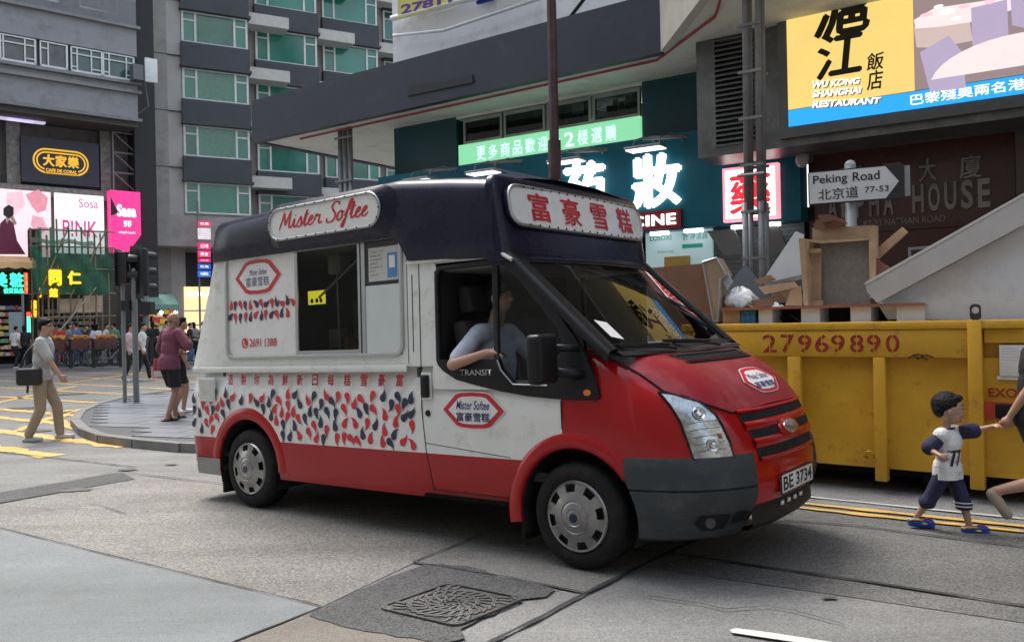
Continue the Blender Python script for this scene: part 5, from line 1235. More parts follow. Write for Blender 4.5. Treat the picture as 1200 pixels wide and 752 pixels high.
ROSE = M('rose_ink', (.65, .03, .22), .5, emit=.25); h_ = z1-z0; w_ = c-a
text('sign_lettering', 'Sosa', (a+.48*w_, z0+.78*h_, a+.88*w_, z0+.93*h_), ROSE, g, y=.594, bold=.0); text('sign_lettering', 'P!NK', (a+.14*w_, z0+.28*h_, a+.86*w_, z0+.56*h_), ROSE, g, y=.594, bold=.01)
g, a, c, z0, z1 = lsign('pink_lightbox', 'bright pink lightbox with white lettering and a black corner stripe', 'sign', 130, 224, 165, 296, .2, E_('board_rose', (.80, .03, .22), .6), .5)
h_ = z1-z0; w_ = c-a
text('sign_lettering', 'Sasa', (a+.2*w_, z0+.58*h_, a+.85*w_, z0+.78*h_), E_('white_ink', (.9, .9, .9), .8), g, y=.194, bold=.04); text('sign_characters', '莎莎', (a+.42*w_, z0+.42*h_, a+.68*w_, z0+.52*h_), _mc['white_ink'], g, y=.194, bold=.03); text('small_lettering', 'making life beautiful', (a+.25*w_, z0+.3*h_, a+.8*w_, z0+.35*h_), _mc['white_ink'], g, y=.194)
for P in ([(a, z1-.1*h_), (a+.25*w_, z1-.36*h_), (a, z1-.42*h_)], [(c, z0+.3*h_), (c, z0), (a+.55*w_, z0)]): b = MB(); b.prism(P, .192, .193); recalc(b.build('black_corner', M('black_print', (.02, .02, .025), .6), g))
# steel frame in the gap, dark service shaft
g = L_.thing('steel_frame', 'thin steel truss frame standing beside the blue restaurant sign', 'frame')
x0, x1 = L_.S(131, 1.5, 190), L_.S(160, 1.5, 190); za, zb_ = zH+.3, zA-.4
for x in (x0, x1): b = MB(); b.tube([(x, 1.3, za), (x, 1.3, zb_)], .045, 6); b.build('upright', PIPE, g)
for k in range(4):
    z = za+(zb_-za)*k/3; b = MB(); b.tube([(x0, 1.3, z), (x1, 1.3, z)], .04, 6); b.build('crossbar', PIPE, g)
    if k < 3: b = MB(); b.tube([(x0, 1.3, z+(zb_-za)/3), (x1, 1.3, z)], .035, 6); b.build('brace', PIPE, g)
g = L_.thing('wall_floodlight', 'white rectangular floodlight on the corner of the grey block', 'lamp'); s_, z_ = L_.uv(176, 83, -.8)
b = MB(); b.box(s_-.25, s_+.3, -.9, -.75, z_-.55, z_+.55, mat=Matrix.Rotation(0, 4, 'Y')); bevel(b.build('lamp_head', FRW, g), .02); b = MB(); b.tube([(xE, .1, z_), (s_-.1, -.7, z_)], .06, 6); b.box(s_-.75, s_-.3, -.8, -.3, z_-.5, z_+.2); b.tube([(s_-.2, -.6, z_-.3), (s_, -.5, z_-1.6), (xE, -.1, z_-1.9)], .04, 6); b.build('bracket', ALUD, g)
# shops at street level
SHX0 = L_.S(-60, 1.5, 400)
def stall(label, px0, px1, zt, off=1.6, cols=None, seed=0, name='shop'):
    g = L_.thing('shop', label, 'shop'); a, c = L_.S(px0, off, 400), L_.S(px1, off, 400)
    b = MB(); b.box(a, c, off+.3, off+.39, .13, zt); b.build('back_wall', BLACK, g)
    r = random.Random(seed); nz = 8; stores = {}
    for k in range(nz):
        z = .5+k*(zt-.9)/nz; b = MB(); b.box(a+.05, c-.05, off-.05, off+.29, z-.03, z); b.build('shelf', ALUD, g)
        x = a+.08
        while x < c-.15:
            w_ = r.uniform(.08, .22); h_ = r.uniform(.12, (zt-.9)/nz-.08); m = r.randrange(5); stores.setdefault(m, MB()).box(x, x+w_-.02, off-.03, off+.15+.1*r.random(), z, z+h_); x += w_
    pal = cols or [(.30, .05, .05), (.35, .30, .25), (.10, .12, .22), (.38, .28, .08), (.12, .22, .16)]
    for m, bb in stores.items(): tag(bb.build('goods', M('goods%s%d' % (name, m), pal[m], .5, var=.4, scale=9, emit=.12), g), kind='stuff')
    return g
stall('narrow shop front with red and white goods at the left edge', -70, 33, 3.2, seed=1)
stall('wide pharmacy front with dark crowded shelves behind the scaffold', 52, 112, 3.0, cols=[(.12, .05, .05), (.14, .12, .1), (.07, .08, .12), (.15, .11, .05), (.05, .07, .07)], seed=2, name='pharmacy')
g = L_.thing('shutter_front', 'closed brown roller shutter to the right of the crowded shelves', 'shutter'); a, c = L_.S(113, 1.5, 400), L_.S(138, 1.5, 400)
for k in range(20): b = MB(); b.box(a, c, 1.5, 1.53+.03*(k % 2), .15+k*.14, .28+k*.14); b.build('shutter_slat', M('shutter_brown', (.07, .055, .045), .6), g)
b = MB(); pm_ = L_.Q([(-20, 302), (42, 302), (42, 316), (-20, 316)], -.2)
g = L_.thing('shop_awning', 'cream scalloped awning over the green lit sign', 'awning'); za = L_.uv(20, 300, 0)[1]; a, c = L_.S(-60, 0, 310), L_.S(42, 0, 310)
b = MB(); nS = 26
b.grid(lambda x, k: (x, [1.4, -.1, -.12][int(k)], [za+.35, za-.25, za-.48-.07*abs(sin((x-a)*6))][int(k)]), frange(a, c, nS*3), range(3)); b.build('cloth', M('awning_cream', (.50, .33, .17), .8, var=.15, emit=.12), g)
g, a, c, z0, z1 = lsign('green_led_sign', 'bright green lit characters on a black sign with a red strip', 'sign', -40, 318, 35, 345, .8, BLACK)
GRN = E_('led_green2', (.05, .95, .50), 1.0); REDN = E_('led_red2', (.85, .06, .04), 1.1); h_ = z1-z0
for ch, x0, x1 in (('美', -10, 8), ('粧', 12, 27)): aa, cc = L_.S(x0, .79, 330), L_.S(x1, .79, 330); text('led_character', ch, (aa, z0+.34*h_, cc, z1-.06*h_), GRN, g, y=.785, bold=.06)
aa, cc = L_.S(4, .79, 330), L_.S(27, .79, 330); text('led_small_characters', '優質藥品', (aa, z0+.05*h_, cc, z0+.28*h_), GRN, g, y=.785, bold=.04)
aa, cc = L_.S(28, .79, 330), L_.S(34.5, .79, 330); b = MB(); b.box(aa, cc, .786, .79, z0+.03*h_, z1-.03*h_); b.build('red_strip', REDN, g); 
for k, ch in enumerate('正貨平'): text('led_small_characters', ch, (aa+.05, z1-.3*h_-k*.3*h_, cc-.05, z1-.08*h_-k*.3*h_), E_('led_orange', (1, .35, .1), 1), g, y=.78, bold=.02)
g = L_.thing('neon_sign', 'yellow neon characters hanging behind the green scaffold net', 'sign'); NY = E_('neon_gold', (1, .38, .008), 1.2)
for ch, q in (('同', (58, 317, 71, 334)), ('仁', (80, 318, 94, 333)), ('館', (58, 338, 67, 348))):
    a, c, z0, z1 = L_.R(*q, -1.2); text('neon_character', ch, (a, z0, c, z1), NY, g, y=-1.25, bold=.06, thick=.05)
b = MB(); a, c, z0, z1 = L_.R(56, 316, 96, 350, -.5); b.box(a, c, -.55, -.5, z0, z1); b.build('sign_backing', M('backing_green', (.02, .07, .05), .8), g)
g = L_.thing('hanging_neon', 'vertical yellow neon characters on a dark pier beside the awning', 'sign')
for ch, q in (('藥', (37, 352, 43, 362)), ('房', (37, 363, 43, 371)), ('丹', (44, 338, 49, 348))):
    a, c, z0, z1 = L_.R(*q, .4); text('neon_character', ch, (a, z0, c, z1), NY, g, y=.4, bold=.06, thick=.05)
b = MB(); a, c = L_.S(35, .45, 360), L_.S(50, .45, 360); b.box(a, c, .46, 1.6, .13, za+1.2); b.build('pier', BLACK, g)
g = L_.thing('green_tube', 'small mint lit upright sign with a red top beside the neon characters', 'sign'); a, c, z0, z1 = L_.R(32, 371, 36, 390, .3); b = MB(); b.box(a, c, .3, .4, z0, z1); b.build('panel', E_('mint', (.1, .7, .45), 1.0), g); b = MB(); b.box(a, c, .3, .4, z1+.01, z1+.2); b.build('cap', REDN, g)
# bamboo scaffold with green netting
BAM = M('bamboo', (.20, .16, .09), .6, var=.3)
g = L_.thing('bamboo_scaffold', 'bamboo scaffold with green netting in front of the neon pharmacy', 'scaffold')
zt_ = L_.uv(90, 270, -1)[1]; xs = [L_.S(p, -.9, 350) for p in (44, 56, 68, 82, 97, 112, 127)]
for x in xs:
    for y in (-.9, .1): b = MB(); b.tube([(x, y, .13), (x+.03, y, zt_*.5), (x, y, zt_+random.uniform(-.3, .5))], .04, 6); b.build('bamboo_pole', BAM, g)
zn1, zn0 = L_.uv(90, 290, -1)[1], L_.uv(90, 342, -1)[1]
for z in (zn0-.1, (zn0+zn1)/2, zn1, zn1+.7, 1.2+.9):
    b = MB(); b.tube([(xs[0]-.3, -.94, z), (xs[-1]+.3, -.94, z+.05)], .035, 6); b.build('bamboo_pole', BAM, g)
for a, c in ((0, 3), (3, 6), (2, 5)): b = MB(); b.tube([(xs[a], -.98, zn0-.2 if a != 2 else .6), (xs[c], -.98, zn1+.9 if a != 2 else zn1)], .035, 6); b.build('bamboo_brace', BAM, g)
b = MB(); b.tube([(L_.S(62, -1.5, 400), -1.5, 1.2), (xs[5], -1.0, zn0+.2)], .03, 6); b.build('bamboo_brace', M('pole_pale', (.3, .28, .22), .6), g)
b = MB()
b.grid(lambda x, z: (x, -1.02+.10*sin(x*3.1+z)+.06*sin(x*7+z*5), z-.12*abs(sin(x*2.2))*(1 if z < zn0+.3 else 0)), frange(xs[0]-.2, xs[-1]+.2, 50), frange(zn0, zn1, 8))
def netM(name, col, a):
    m = M(name, col, .9, var=.3, scale=2, alpha=a); return m
b.build('net', netM('net_green', (.015, .12, .07), .72), g)
b = MB(); b.grid(lambda x, k: (x, -1.05+.5*k, zn1+.1+.25*k+.05*sin(x*5)), frange(xs[0]-.2, xs[5], 30), [0, .5, 1]); b.build('net_apron', netM('net_pale', (.12, .14, .07), .85), g)
b = MB(); b.grid(lambda x, z: (x, -1.0+.05*sin(x*4), z), frange(xs[0], xs[-1], 20), [zn1, zn1+.45, zn1+.8]); b.build('net_upper', netM('net_green_thin', (.03, .2, .12), .45), g)
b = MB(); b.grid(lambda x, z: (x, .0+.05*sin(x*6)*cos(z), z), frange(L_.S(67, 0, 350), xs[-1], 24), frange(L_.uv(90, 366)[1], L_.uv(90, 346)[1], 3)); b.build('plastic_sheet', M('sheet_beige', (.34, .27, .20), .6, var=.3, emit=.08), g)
# narrow dark building in the gap
DK = M('dark_facade', (.02, .021, .023), .7, var=.2)
g = L_.thing('dark_building', 'narrow black building in the gap between the grey block and the hotel', 'building')
a, c = xE+.15, L_.S(181, 1.0, 100); b = MB(); b.box(a, c, 1.0, 9, 0, 32); b.build('wall', DK, g)
# ---------------------------------------------------------------- hotel
Hd = (.871, .492)
H1 = Fac((-15.9, 45), Hd)
BAND = M('slate_band', (.052, .058, .068), .7, var=.15, scale=.8, dirt=(.07, .075, .08), dscale=2, damt=.4); TGL = M('teal_glass', (.018, .185, .13), .12, var=.25, scale=.35, spec=.8); TGL2 = M('teal_glass_dark', (.012, .13, .095), .1, var=.4, scale=.6, spec=.8); TGL3 = M('teal_curtain', (.05, .19, .14), .2, var=.2, scale=5, spec=.8); COLS = M('hotel_column', (.31, .30, .285), .8, var=.12, scale=.7, dirt=(.15, .14, .13), dscale=1.5, damt=.5)
BEI = M('beige_ledge', (.50, .48, .45), .8, var=.1)
hb = H1.thing('hotel_building', 'tall hotel with green glass windows between slate coloured bands', 'building')
def bay(F, off, px0, px1, ytop, ybot, pitch_px, nlow, nup, seed=0):
    """one projecting bay; window row given by pixel heights at the bay's middle"""
    a, c = F.S(px0, off, 100), F.S(px1, off, 100); xm = (px0+px1)/2
    z0, z1 = F.uv(xm, ybot, off)[1], F.uv(xm, ytop, off)[1]; P = F.uv(xm, ybot-pitch_px, off)[1]-z0
    for k in range(-nlow, nup):
        q0, q1 = z0+k*P, z1+k*P; w = c-a
        b = MB(); b.box(a-.05, c+.05, off-.25, off+2, q1+.02, q0+P-.02); b.build('slate_band', BAND, hb)
        b = MB(); b.box(a-.1, c+.12, off-.38, off+.4, q1-.0, q1+.14); b.build('sill_ledge', BAND, hb)
        wn = thing('window'); wn.parent = hb
        b = MB(); t = .11; y0, y1 = off-.06, off+.02
        for x in (a, a+w*.19, a+w*.78, c-t): b.box(x, x+t, y0, y1, q0, q1)
        b.box(a, c, y0+.01, y1, q0, q0+t*.8); b.box(a, c, y0+.01, y1, q1-t*.7, q1)
        for x0, x1 in ((a, a+w*.19), (a+w*.78, c)): b.box(x0, x1, y0+.01, y1, q0+(q1-q0)*.70, q0+(q1-q0)*.70+t*.7)
        b.build('frame', FRW, wn)
        for x0, x1 in ((a+t, a+w*.19), (a+w*.19+t, a+w*.78), (a+w*.78+t, c-t)): b = MB(); b.box(x0, x1, off, off+.03, q0+.05, q1-.05); b.build('pane', (TGL, TGL, TGL2, TGL, TGL3)[random.randrange(5)], wn)
    b = MB(); b.box(a, c, off+.04, off+2.5, 0, z0+(nup)*P); b.build('wall', COLS, hb)
    return a, c, z0, z1, P
B1 = bay(H1, 0, 213.5, 291, 84, 120, 65.5, 2, 9)
B2 = bay(H1, 1.6, 300, 372, 102, 139, 63.5, 2, 9)
B3 = bay(H1, 3.0, 379, 443, 54, 88, 61, 3, 9)
B4 = bay(H1, 4.6, 450, 510, 76, 110, 58, 2, 9)
for (Ba, Bb, off) in ((B1, B2, .6), (B2, B3, 2.0), (B3, B4, 3.5)):
    z0, z1, P = Ba[2], Ba[3], Ba[4]
    b = MB(); b.box(Ba[1]-.02, Bb[0]+.05, off+1.2, off+3, 0, 34); b.build('recess_wall', COLS, hb)
    for k in range(-2, 8): b = MB(); b.box(Ba[1]-.15, Bb[0]+1.6, off-.2, off+1.0, z1+k*P-.62+.62, z1+k*P+.62); b.build('beige_ledge', BEI, hb)
b = MB(); b.box(B4[0]-.1, 30, 6.2, 9, 0, 34); b.build('rear_wall', COLS, hb)
g0 = H1.S(181, -.1, 100); zc1 = H1.uv(198, 262, 0)[1]
b = MB(); b.box(g0, H1.S(196, -.1, 100), -.12, 3, 0, 34); b.build('column', COLS, hb)
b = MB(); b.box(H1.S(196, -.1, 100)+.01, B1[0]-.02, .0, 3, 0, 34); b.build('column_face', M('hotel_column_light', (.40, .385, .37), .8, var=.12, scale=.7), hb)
for k in range(10): b = MB(); z = zc1+k*2.9; b.box(g0-.01, B1[0]-.03, -.13, -.05, z, z+.05); b.build('column_joint', BAND, hb)
b = MB(); b.box(g0-.2, B2[1], -1.6, -.15, H1.uv(230, 292, 0)[1], H1.uv(230, 258, 0)[1]); b.build('entrance_canopy', COLS, hb)
b = MB(); b.box(B1[0]-.02, B3[1], -.02, .9, 0, H1.uv(230, 296, 0)[1]); b.build('podium_dark', DK, hb)
b = MB(); x0, x1, z0, z1 = H1.R(216, 336, 300, 395, -.05); b.box(x0, x1, -.08, -.03, .3, z1); b.build('lit_window', E_('warm_shop', (.85, .58, .30), .75), hb)
for k in range(3): b = MB(); b.box(x0, x1, -.12, -.085, .9+k*.75, .97+k*.75); b.build('display_shelf', BEI, hb)
b = MB(); b.box(x0+.1, x1, -.14, -.085, z1-.45, z1-.3); b.build('light_strip', E_('warm_strip', (1, .9, .6), 2.2), hb)
# stacked direction signs
g = H1.thing('stacked_signs', 'column of small pink, red and blue signs under the hotel canopy', 'sign')
for y0, y1, m in ((259, 266, (.55, .05, .12)), (267, 281, (.55, .50, .52)), (284, 293, (.55, .02, .14)), (293.5, 302, (.6, .04, .16)), (302.5, 308, (.5, .02, .12)), (309, 316, (.01, .08, .5)), (317, 325, (.02, .12, .55))):
    a, c, z0, z1 = H1.R(232, y0, 247, y1, -2.2); b = MB(); b.box(a, c, -2.2, -2.1, z0+.03, z1-.01); o = b.build('sign_panel', M('stk%d' % int(y0), m, .5, emit=.35), g)
    if y0 != 267: text('panel_lettering', random.choice(['旺角', '尖沙咀', '地鐵站', '美食']), (a+.12, z0+.1, c-.12, z1-.08), _mc['white_ink'], g, y=-2.204)
a, c, z0, z1 = H1.R(232, 259, 234, 330, -2.05); b = MB(); b.tube([((a+c)/2, -2.0, 0), ((a+c)/2, -2.0, z1+1)], .05, 6); b.build('sign_pole', PIPE, g)
# mint striped stall awning with goods
g = H1.thing('stall_awning', 'mint green awning over a crowded kiosk at the foot of the column', 'awning'); F3 = H1
a, c, z0, z1 = H1.R(166, 346, 207, 361, -3.5)
b = MB(); b.grid(lambda x, k: (x, [-2.2, -4.2, -4.22][int(k)], [z1+.1, z0+.15, z0-.08+.03*sin(x*14)][int(k)]), frange(a, c, 30), range(3)); b.build('cloth', M('mint', (.18, .36, .28), .8) if False else M('mint_cloth', (.16, .30, .24), .8, var=.15), g)
for x in (a+.1, c-.1): b = MB(); b.tube([(x, -4.1, .13), (x, -4.1, z0+.1)], .03, 6); b.build('awning_post', PIPE, g)
b = MB(); b.box(a, c, -2.3, -2.2, .13, z0); b.build('kiosk_back', DK, g)
r = random.Random(5); st2 = {}
for k in range(160):
    x = r.uniform(a, c); z = r.uniform(.3, 2.3); s_ = r.uniform(.06, .16); st2.setdefault(r.randrange(4), MB()).box(x-s_, x+s_, -2.6-r.random()*.5, -2.4, z, z+s_*1.6)
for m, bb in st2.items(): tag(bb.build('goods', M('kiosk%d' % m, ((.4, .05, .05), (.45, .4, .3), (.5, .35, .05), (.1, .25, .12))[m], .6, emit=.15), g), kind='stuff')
for px in (189, 206): x, z = H1.uv(px, 366, -3.2); b = MB(); b.ell((x, -3.2, z), (.09, .09, .09)); b.build('bulb', E_('bulb', (.95, 1, .95), 5), g)
# ---------------------------------------------------------------- traffic lights, bollards and poles on the island
TLP = M('galvanised', (.20, .22, .22), .5, metal=.3, var=.1, dirt=(.12, .12, .12)); TLB = M('signal_black', (.015, .016, .018), .5)
def pole(px, py, top_py, r, name, label, cat, z=.112, mat=TLP, cone=True):
    p = gnd(px, py, .1); h = at(px, top_py, p.y).z-.1; g = thing(name, (p.x, p.y, z), 0, label, cat)
    b = MB(); b.tube([(0, 0, 0), (0, 0, h)], r, 12); b.build('pole', mat, g, smooth=False)
    b = MB(); b.lathe([(r, 0), (r*.6, .05), (0, .06)], n=12); o = b.build('pole_cap', mat, g); o.location = (0, 0, h); return g, h, p
g, h, p = pole(146.5, 472, 325, .038, 'post', 'plain galvanised steel post on the paved island, left of the signals', 'post')
g.location.x = p.x
g.location.x -= 0
p1_ = gnd(146.5, 472, .1); 
g.location.x, g.location.y = p1_.x, p1_.y
g, h, p = pole(160, 472, 318, .056, 'traffic_light', 'traffic light with black signal heads turned away on the paved island', 'traffic light')
def head(par, x, y, z, ang, n=3, s=1.0):
    hd = thing('signal_head', (x, y, z), ang); hd.parent = par
    b = MB(); b.box(-.13*s, .13*s, -.10, .10, 0, .33*s*n); bevel(b.build('housing', TLB, hd), .03)
    b = MB(); b.box(-.2*s, .2*s, .095, .10, -.05, .33*s*n+.05); b.build('backboard', TLB, hd)
    for k in range(n):
        zc_ = .165*s+.33*s*k; b = MB(); b.grid(lambda t, y: (.11*s*cos(t), y-.1, zc_+.11*s*sin(t)), frange(-.5, pi+.5, 12), [0, -.2]); b.build('visor', TLB, hd)
        b = MB(); b.lathe([(.10*s, -.102), (.05, -.115), (0, -.12)], ax='y', n=14); o = b.build('lens', M('lens_dark', (.05, .02, .02), .2), hd); o.location = (0, 0, zc_)
head(g, .12, .05, h-.50, rad(150), 3, .95); head(g, -.20, .0, h-.25, rad(95), 2, .95)
b = MB(); b.box(-.25, .15, -.04, .04, h-.2, h-.15); b.box(-.22, -.06, -.1, .1, h-.78, h-.58); b.build('bracket', TLB, g)
fpz = .13
def fpole(px, Y, top, r, nm, label):
    p = at(px, 376, Y); h = at(px, top, Y).z-fpz; g = thing(nm, (p.x, p.y, fpz), 0, label, 'post'); b = MB(); b.tube([(0, 0, 0), (0, 0, h)], r, 10); b.build('pole', TLP, g); return g, h
g, h = fpole(171, 34, 345, .12, 'signal_post', 'grey post with small black boxes beyond the crossing, under the mint awning')
b = MB(); b.box(-.3, .3, -.25, .2, h-.8, h-.3); b.build('signal_box', TLB, g)
g, h = fpole(27, 34.5, 345, .05, 'sign_post', 'thin white post with a small board in front of the left shop')
b = MB(); b.box(-.55, .0, -.05, .05, h-1.6, h-.7); b.build('board', M('board_grey', (.3, .36, .38), .6), g)
g, h = fpole(143, 34.5, 380, .06, 'bollard', 'short grey bollard beside the railings'); 
# railings with planters
RAIL = M('rail_dark', (.03, .03, .032), .5, metal=.3); PLN = M('planter_brown', (.10, .04, .035), .7, var=.2); FLO = M('flowers', (.55, .22, .05), .8, var=.5, scale=14)
k = 0
ends = [(58, 432), (83, 431.4), (110, 430.8), (142, 430), (178, 429), (214, 428), (250, 427)]
for i in range(len(ends)-1):
    p, q = gnd(ends[i][0], ends[i][1], fpz), gnd(ends[i+1][0], ends[i+1][1], fpz); d = (q-p); LL = d.length; an = math.atan2(d.y, d.x)
    lab = ['railing panel directly behind the left planter, nearest the shop corner', 'railing panel with bicycles and the second planter behind it', 'railing panel under the third planter, left of the grey posts', 'railing panel behind the grey posts on the island', 'railing panel below the mint awning', 'railing panel behind the man in the plum shirt'][i]
    g = thing('railing', p[:], an, lab, 'railing', 'railings along the far pavement')
    for x in (0, LL-.06): b = MB(); b.box(x, x+.06, -.03, .03, 0, 1.08); b.build('post', RAIL, g)
    for z in (.12, 1.02): b = MB(); b.box(.06, LL-.06, -.02, .02, z, z+.05); b.build('rail', RAIL, g)
    base = None
    for j in range(int(LL/.3)):
        if base is None: b = MB(); b.tube([(0, 0, .17), (0, 0, 1.02)], .012, 5); o = base = b.build('bar', RAIL, g)
        else: o = bpy.data.objects.new('bar', base.data); COL.objects.link(o); o.parent = g
        o.location.x = .25+j*.3
    if i < 3:
        g = thing('planter', p[:], an, ['brown planter box of orange flowers on the left railing', 'brown planter box of orange flowers on the middle railing', 'brown planter box of orange flowers on the railing by the posts'][i], 'planter', 'planters on the railings')
        b = MB(); b.box(.12, LL-.12, -.22, -.03, .68, 1.08); bevel(b.build('box', PLN, g), .02)
        r = random.Random(i); b = MB()
        for _ in range(70): x = r.uniform(.15, LL-.15); b.ell((x, -.12+r.uniform(-.1, .1), 1.10+r.random()*.12), (.05, .05, .04), 5)
        tag(b.build('flowers', FLO, g), kind='stuff')
# bicycles parked behind the railings
def bike(P, ang, label, col):
    g = thing('bicycle', P, ang, label, 'bicycle', 'bicycles parked behind the railings'); mt = M('bk%s' % str(col), col, .4)
    for x in (-.5, .5):
        w = thing('wheel', (x, 0, .33)); w.parent = g
        b = MB(); b.tube([(.32*cos(t), 0, .32*sin(t)) for t in frange(0, 2*pi, 20)], .018, 5, cap=False); b.build('tyre', RUB, w)
        b = MB()
        for k in range(8): t = pi*k/8; b.tube([(.3*cos(t), 0, .3*sin(t)), (-.3*cos(t), 0, -.3*sin(t))], .004, 3)
        tag(b.build('spokes', ALU, w), kind='stuff')
    b = MB()
    for a, c in (((-.5, .33), (-.1, .3)), ((-.1, .3), (-.2, .8)), ((-.1, .3), (.35, .78)), ((-.2, .75), (.35, .85)), ((.35, .9), (.5, .33)), ((-.5, .33), (-.2, .75))): b.tube([(a[0], 0, a[1]), (c[0], 0, c[1])], .022, 6)
    b.build('frame', mt, g); b = MB(); b.tube([(.3, -.25, 1.0), (.36, 0, .95), (.3, .25, 1.0)], .015, 5); b.build('handlebar', RAIL, g); b = MB(); b.ell((-.22, 0, .86), (.13, .07, .04)); b.build('saddle', RAIL, g)
for i, (px, ang, c, lab) in enumerate(((72, 1.2, (.3, .02, .04), 'red bicycle behind the left planter'), (88, -.3, (.05, .1, .3), 'blue bicycle leaning between the left and middle planters'), (99, .4, (.04, .04, .04), 'black bicycle behind the middle planter'), (116, .2, (.03, .03, .035), 'black bicycle just right of the middle railing post'), (129, .9, (.2, .2, .2), 'grey bicycle behind the rightmost planter'))):
    q = gnd(px, 430, fpz); bike((q.x*1.015, q.y*1.015+.3, fpz), ang, lab, c)
# ---------------------------------------------------------------- yellow skip
SY = M('skip_yellow', (.58, .32, .022), .5, var=.14, scale=2, dirt=(.10, .045, .018), dscale=7, damt=.85, dthr=.575, bump=.5, bscale=6)
SK_ = Fac(SKP[:2], E1[:2])
zB0 = .30; zT = SK_.uv(1016, 377)[1]; zBt = SK_.uv(1024, 548)[1]
sk = thing('skip', SKP[:], -A_, 'rusty yellow steel rubbish skip with red stencilled numbers, right behind the child', 'skip')
a0, a1 = SK_.S(832, 0, 430)-.25, 4.2
def skb(name, boxes, mat=SY, par=sk, bv=.006):
    b = MB()
    for q in boxes: b.box(*q)
    o = b.build(name, mat, par); return bevel(o, bv) if bv else o
ztr = SK_.uv(1016, 418)[1]
# slightly dented side plate
b = MB(); rr_ = random.Random(4)
b.grid(lambda x, z: (x, .03+.012*sin(x*2.7)*sin(z*4+x)+.006*sin(x*9+1)*sin(z*11), z), frange(a0, a1, 60), frange(zBt, ztr, 10)); b.build('side_plate', SY, sk, smooth=True)
s1035 = SK_.S(1138, -.05, 480)
skb('inner_wall', [(a0, a1, .06, .1, zBt, zT), (a0, a0+.05, .1, 1.75, zBt, zT), (a0, a1, 1.7, 1.75, zBt, zT), (a0, a1, .1, 1.7, zBt, zBt+.05)], bv=0)
skb('top_rail', [(a0, SK_.S(1135, -.05, 380), -.045, .06, ztr, zT-.07)]); skb('rim', [(a0-.02, a1, -.06, .1, zT-.068, zT)]); skb('top_rail', [(SK_.S(1152, -.05, 380), a1, -.02, .06, ztr+.12, zT-.07)])
b = MB(); b.tube([(a0, .12, zT), (a1, .12, zT)], .0, 4)
pl_ = []
for px0, px1, zb_ in ((924, 939, zBt), (1024, 1038, SK_.uv(1030, 562)[1]), (1135, 1152, SK_.uv(1145, 572)[1])):
    a, c = SK_.S(px0, -.06, 480), SK_.S(px1, -.06, 480); skb('side_post', [(a, c, -.065, .03, zb_, ztr-.002 if px0 < 1100 else zT+.001)])
a, c = SK_.S(1136, -.07, 370), SK_.S(1149, -.07, 370)
b = MB(); P = rrect(a, zT, c, zT+.13, .03, 4); H_ = [((a+c)/2+.028*cos(t), zT+.08+.028*sin(t)) for t in frange(0, 2*pi, 14)[:-1]]
bm = bmesh.new(); vo = [bm.verts.new((x, 0, z)) for x, z in P]; vi = [bm.verts.new((x, 0, z)) for x, z in H_]
ee = [bm.edges.new((vo[i], vo[(i+1) % len(vo)])) for i in range(len(vo))]+[bm.edges.new((vi[i], vi[(i+1) % len(vi)])) for i in range(len(vi))]; bmesh.ops.triangle_fill(bm, edges=ee, use_beauty=True)
r_ = bmesh.ops.extrude_face_region(bm, geom=bm.faces[:])
for v in r_['geom']:
    if isinstance(v, bmesh.types.BMVert): v.co.y = -.025
for v in bm.verts: v.co.y -= .03
bmesh.ops.recalc_face_normals(bm, faces=bm.faces); me = bpy.data.meshes.new('lifting_eye'); bm.to_mesh(me); bm.free(); me.materials.append(M('eye_steel', (.05, .05, .055), .5, metal=.4)); o = bpy.data.objects.new('lifting_eye', me); COL.objects.link(o); o.parent = sk
def hookat(px, py):
    x, z = SK_.uv(px, py, -.04); b = MB(); b.tube([(x-.03, .02, z-.03), (x-.03, -.05, z-.01), (x-.02, -.06, z+.03), (x+.02, -.06, z+.04), (x+.04, -.05, z+.01), (x+.035, .02, z-.03)], .009, 6); b.build('rope_hook', SY, sk, smooth=True)
hookat(1018, 533)
SRN = M('stencil_red', (.30, .02, .012), .7, var=.4, scale=16)
for k, ch in enumerate('27969890'):
    pxa = [894, 915, 935, 955, 974, 996, 1016, 1038][k]; a, z0 = SK_.uv(pxa, 413, -.049); c = SK_.S(pxa+16, -.049, 400); z1 = SK_.uv(pxa+8, 392, -.049)[1]
    text('stencil_number', ch, (a, z0, c, z1), SRN, sk, y=-.0475, bold=.012)
    b = MB(); m_ = (a+c)/2; b.box(m_-.004, m_+.004, -.0490, -.0485, z0, z1); b.build('stencil_bridge', SY, sk)
a, c = SK_.S(836, -.049, 400), SK_.S(853, -.049, 400); z0, z1 = SK_.uv(845, 400, -.049)[1], SK_.uv(845, 391, -.049)[1]; text('stencil_lettering', 'TEL', (a, z0, c, z1), SRN, sk, y=-.0475, bold=.02)
a, c = SK_.S(1158, .0, 462), SK_.S(1215, .0, 462); z0, z1 = SK_.uv(1180, 466, .0)[1], SK_.uv(1180, 455, .0)[1]; text('stencil_lettering', 'EXO 99', (a, z0, c, z1), SRN, sk, y=.012, bold=.02)
a, c, z0, z1 = SK_.R(1171, 404, 1225, 441, -.01); b = MB(); b.box(a-.02, c, -.0, .012, z0-.03, z0); b.box(a, c, -.012, .0, z0, z1); bevel(b.build('permit_plate', SIGNW, sk), .004)
text('permit_lettering', 'A09', (a+.14, z0+.025, a+.30, z0+.075), MN, sk, y=-.016, bold=.03)
for k in range(5): text('permit_print', 'hyd road opening permit', (a+.02, z1-.035-k*.022, a+.13+.03*(k % 2), z1-.026-k*.022), MN, sk, y=-.016)
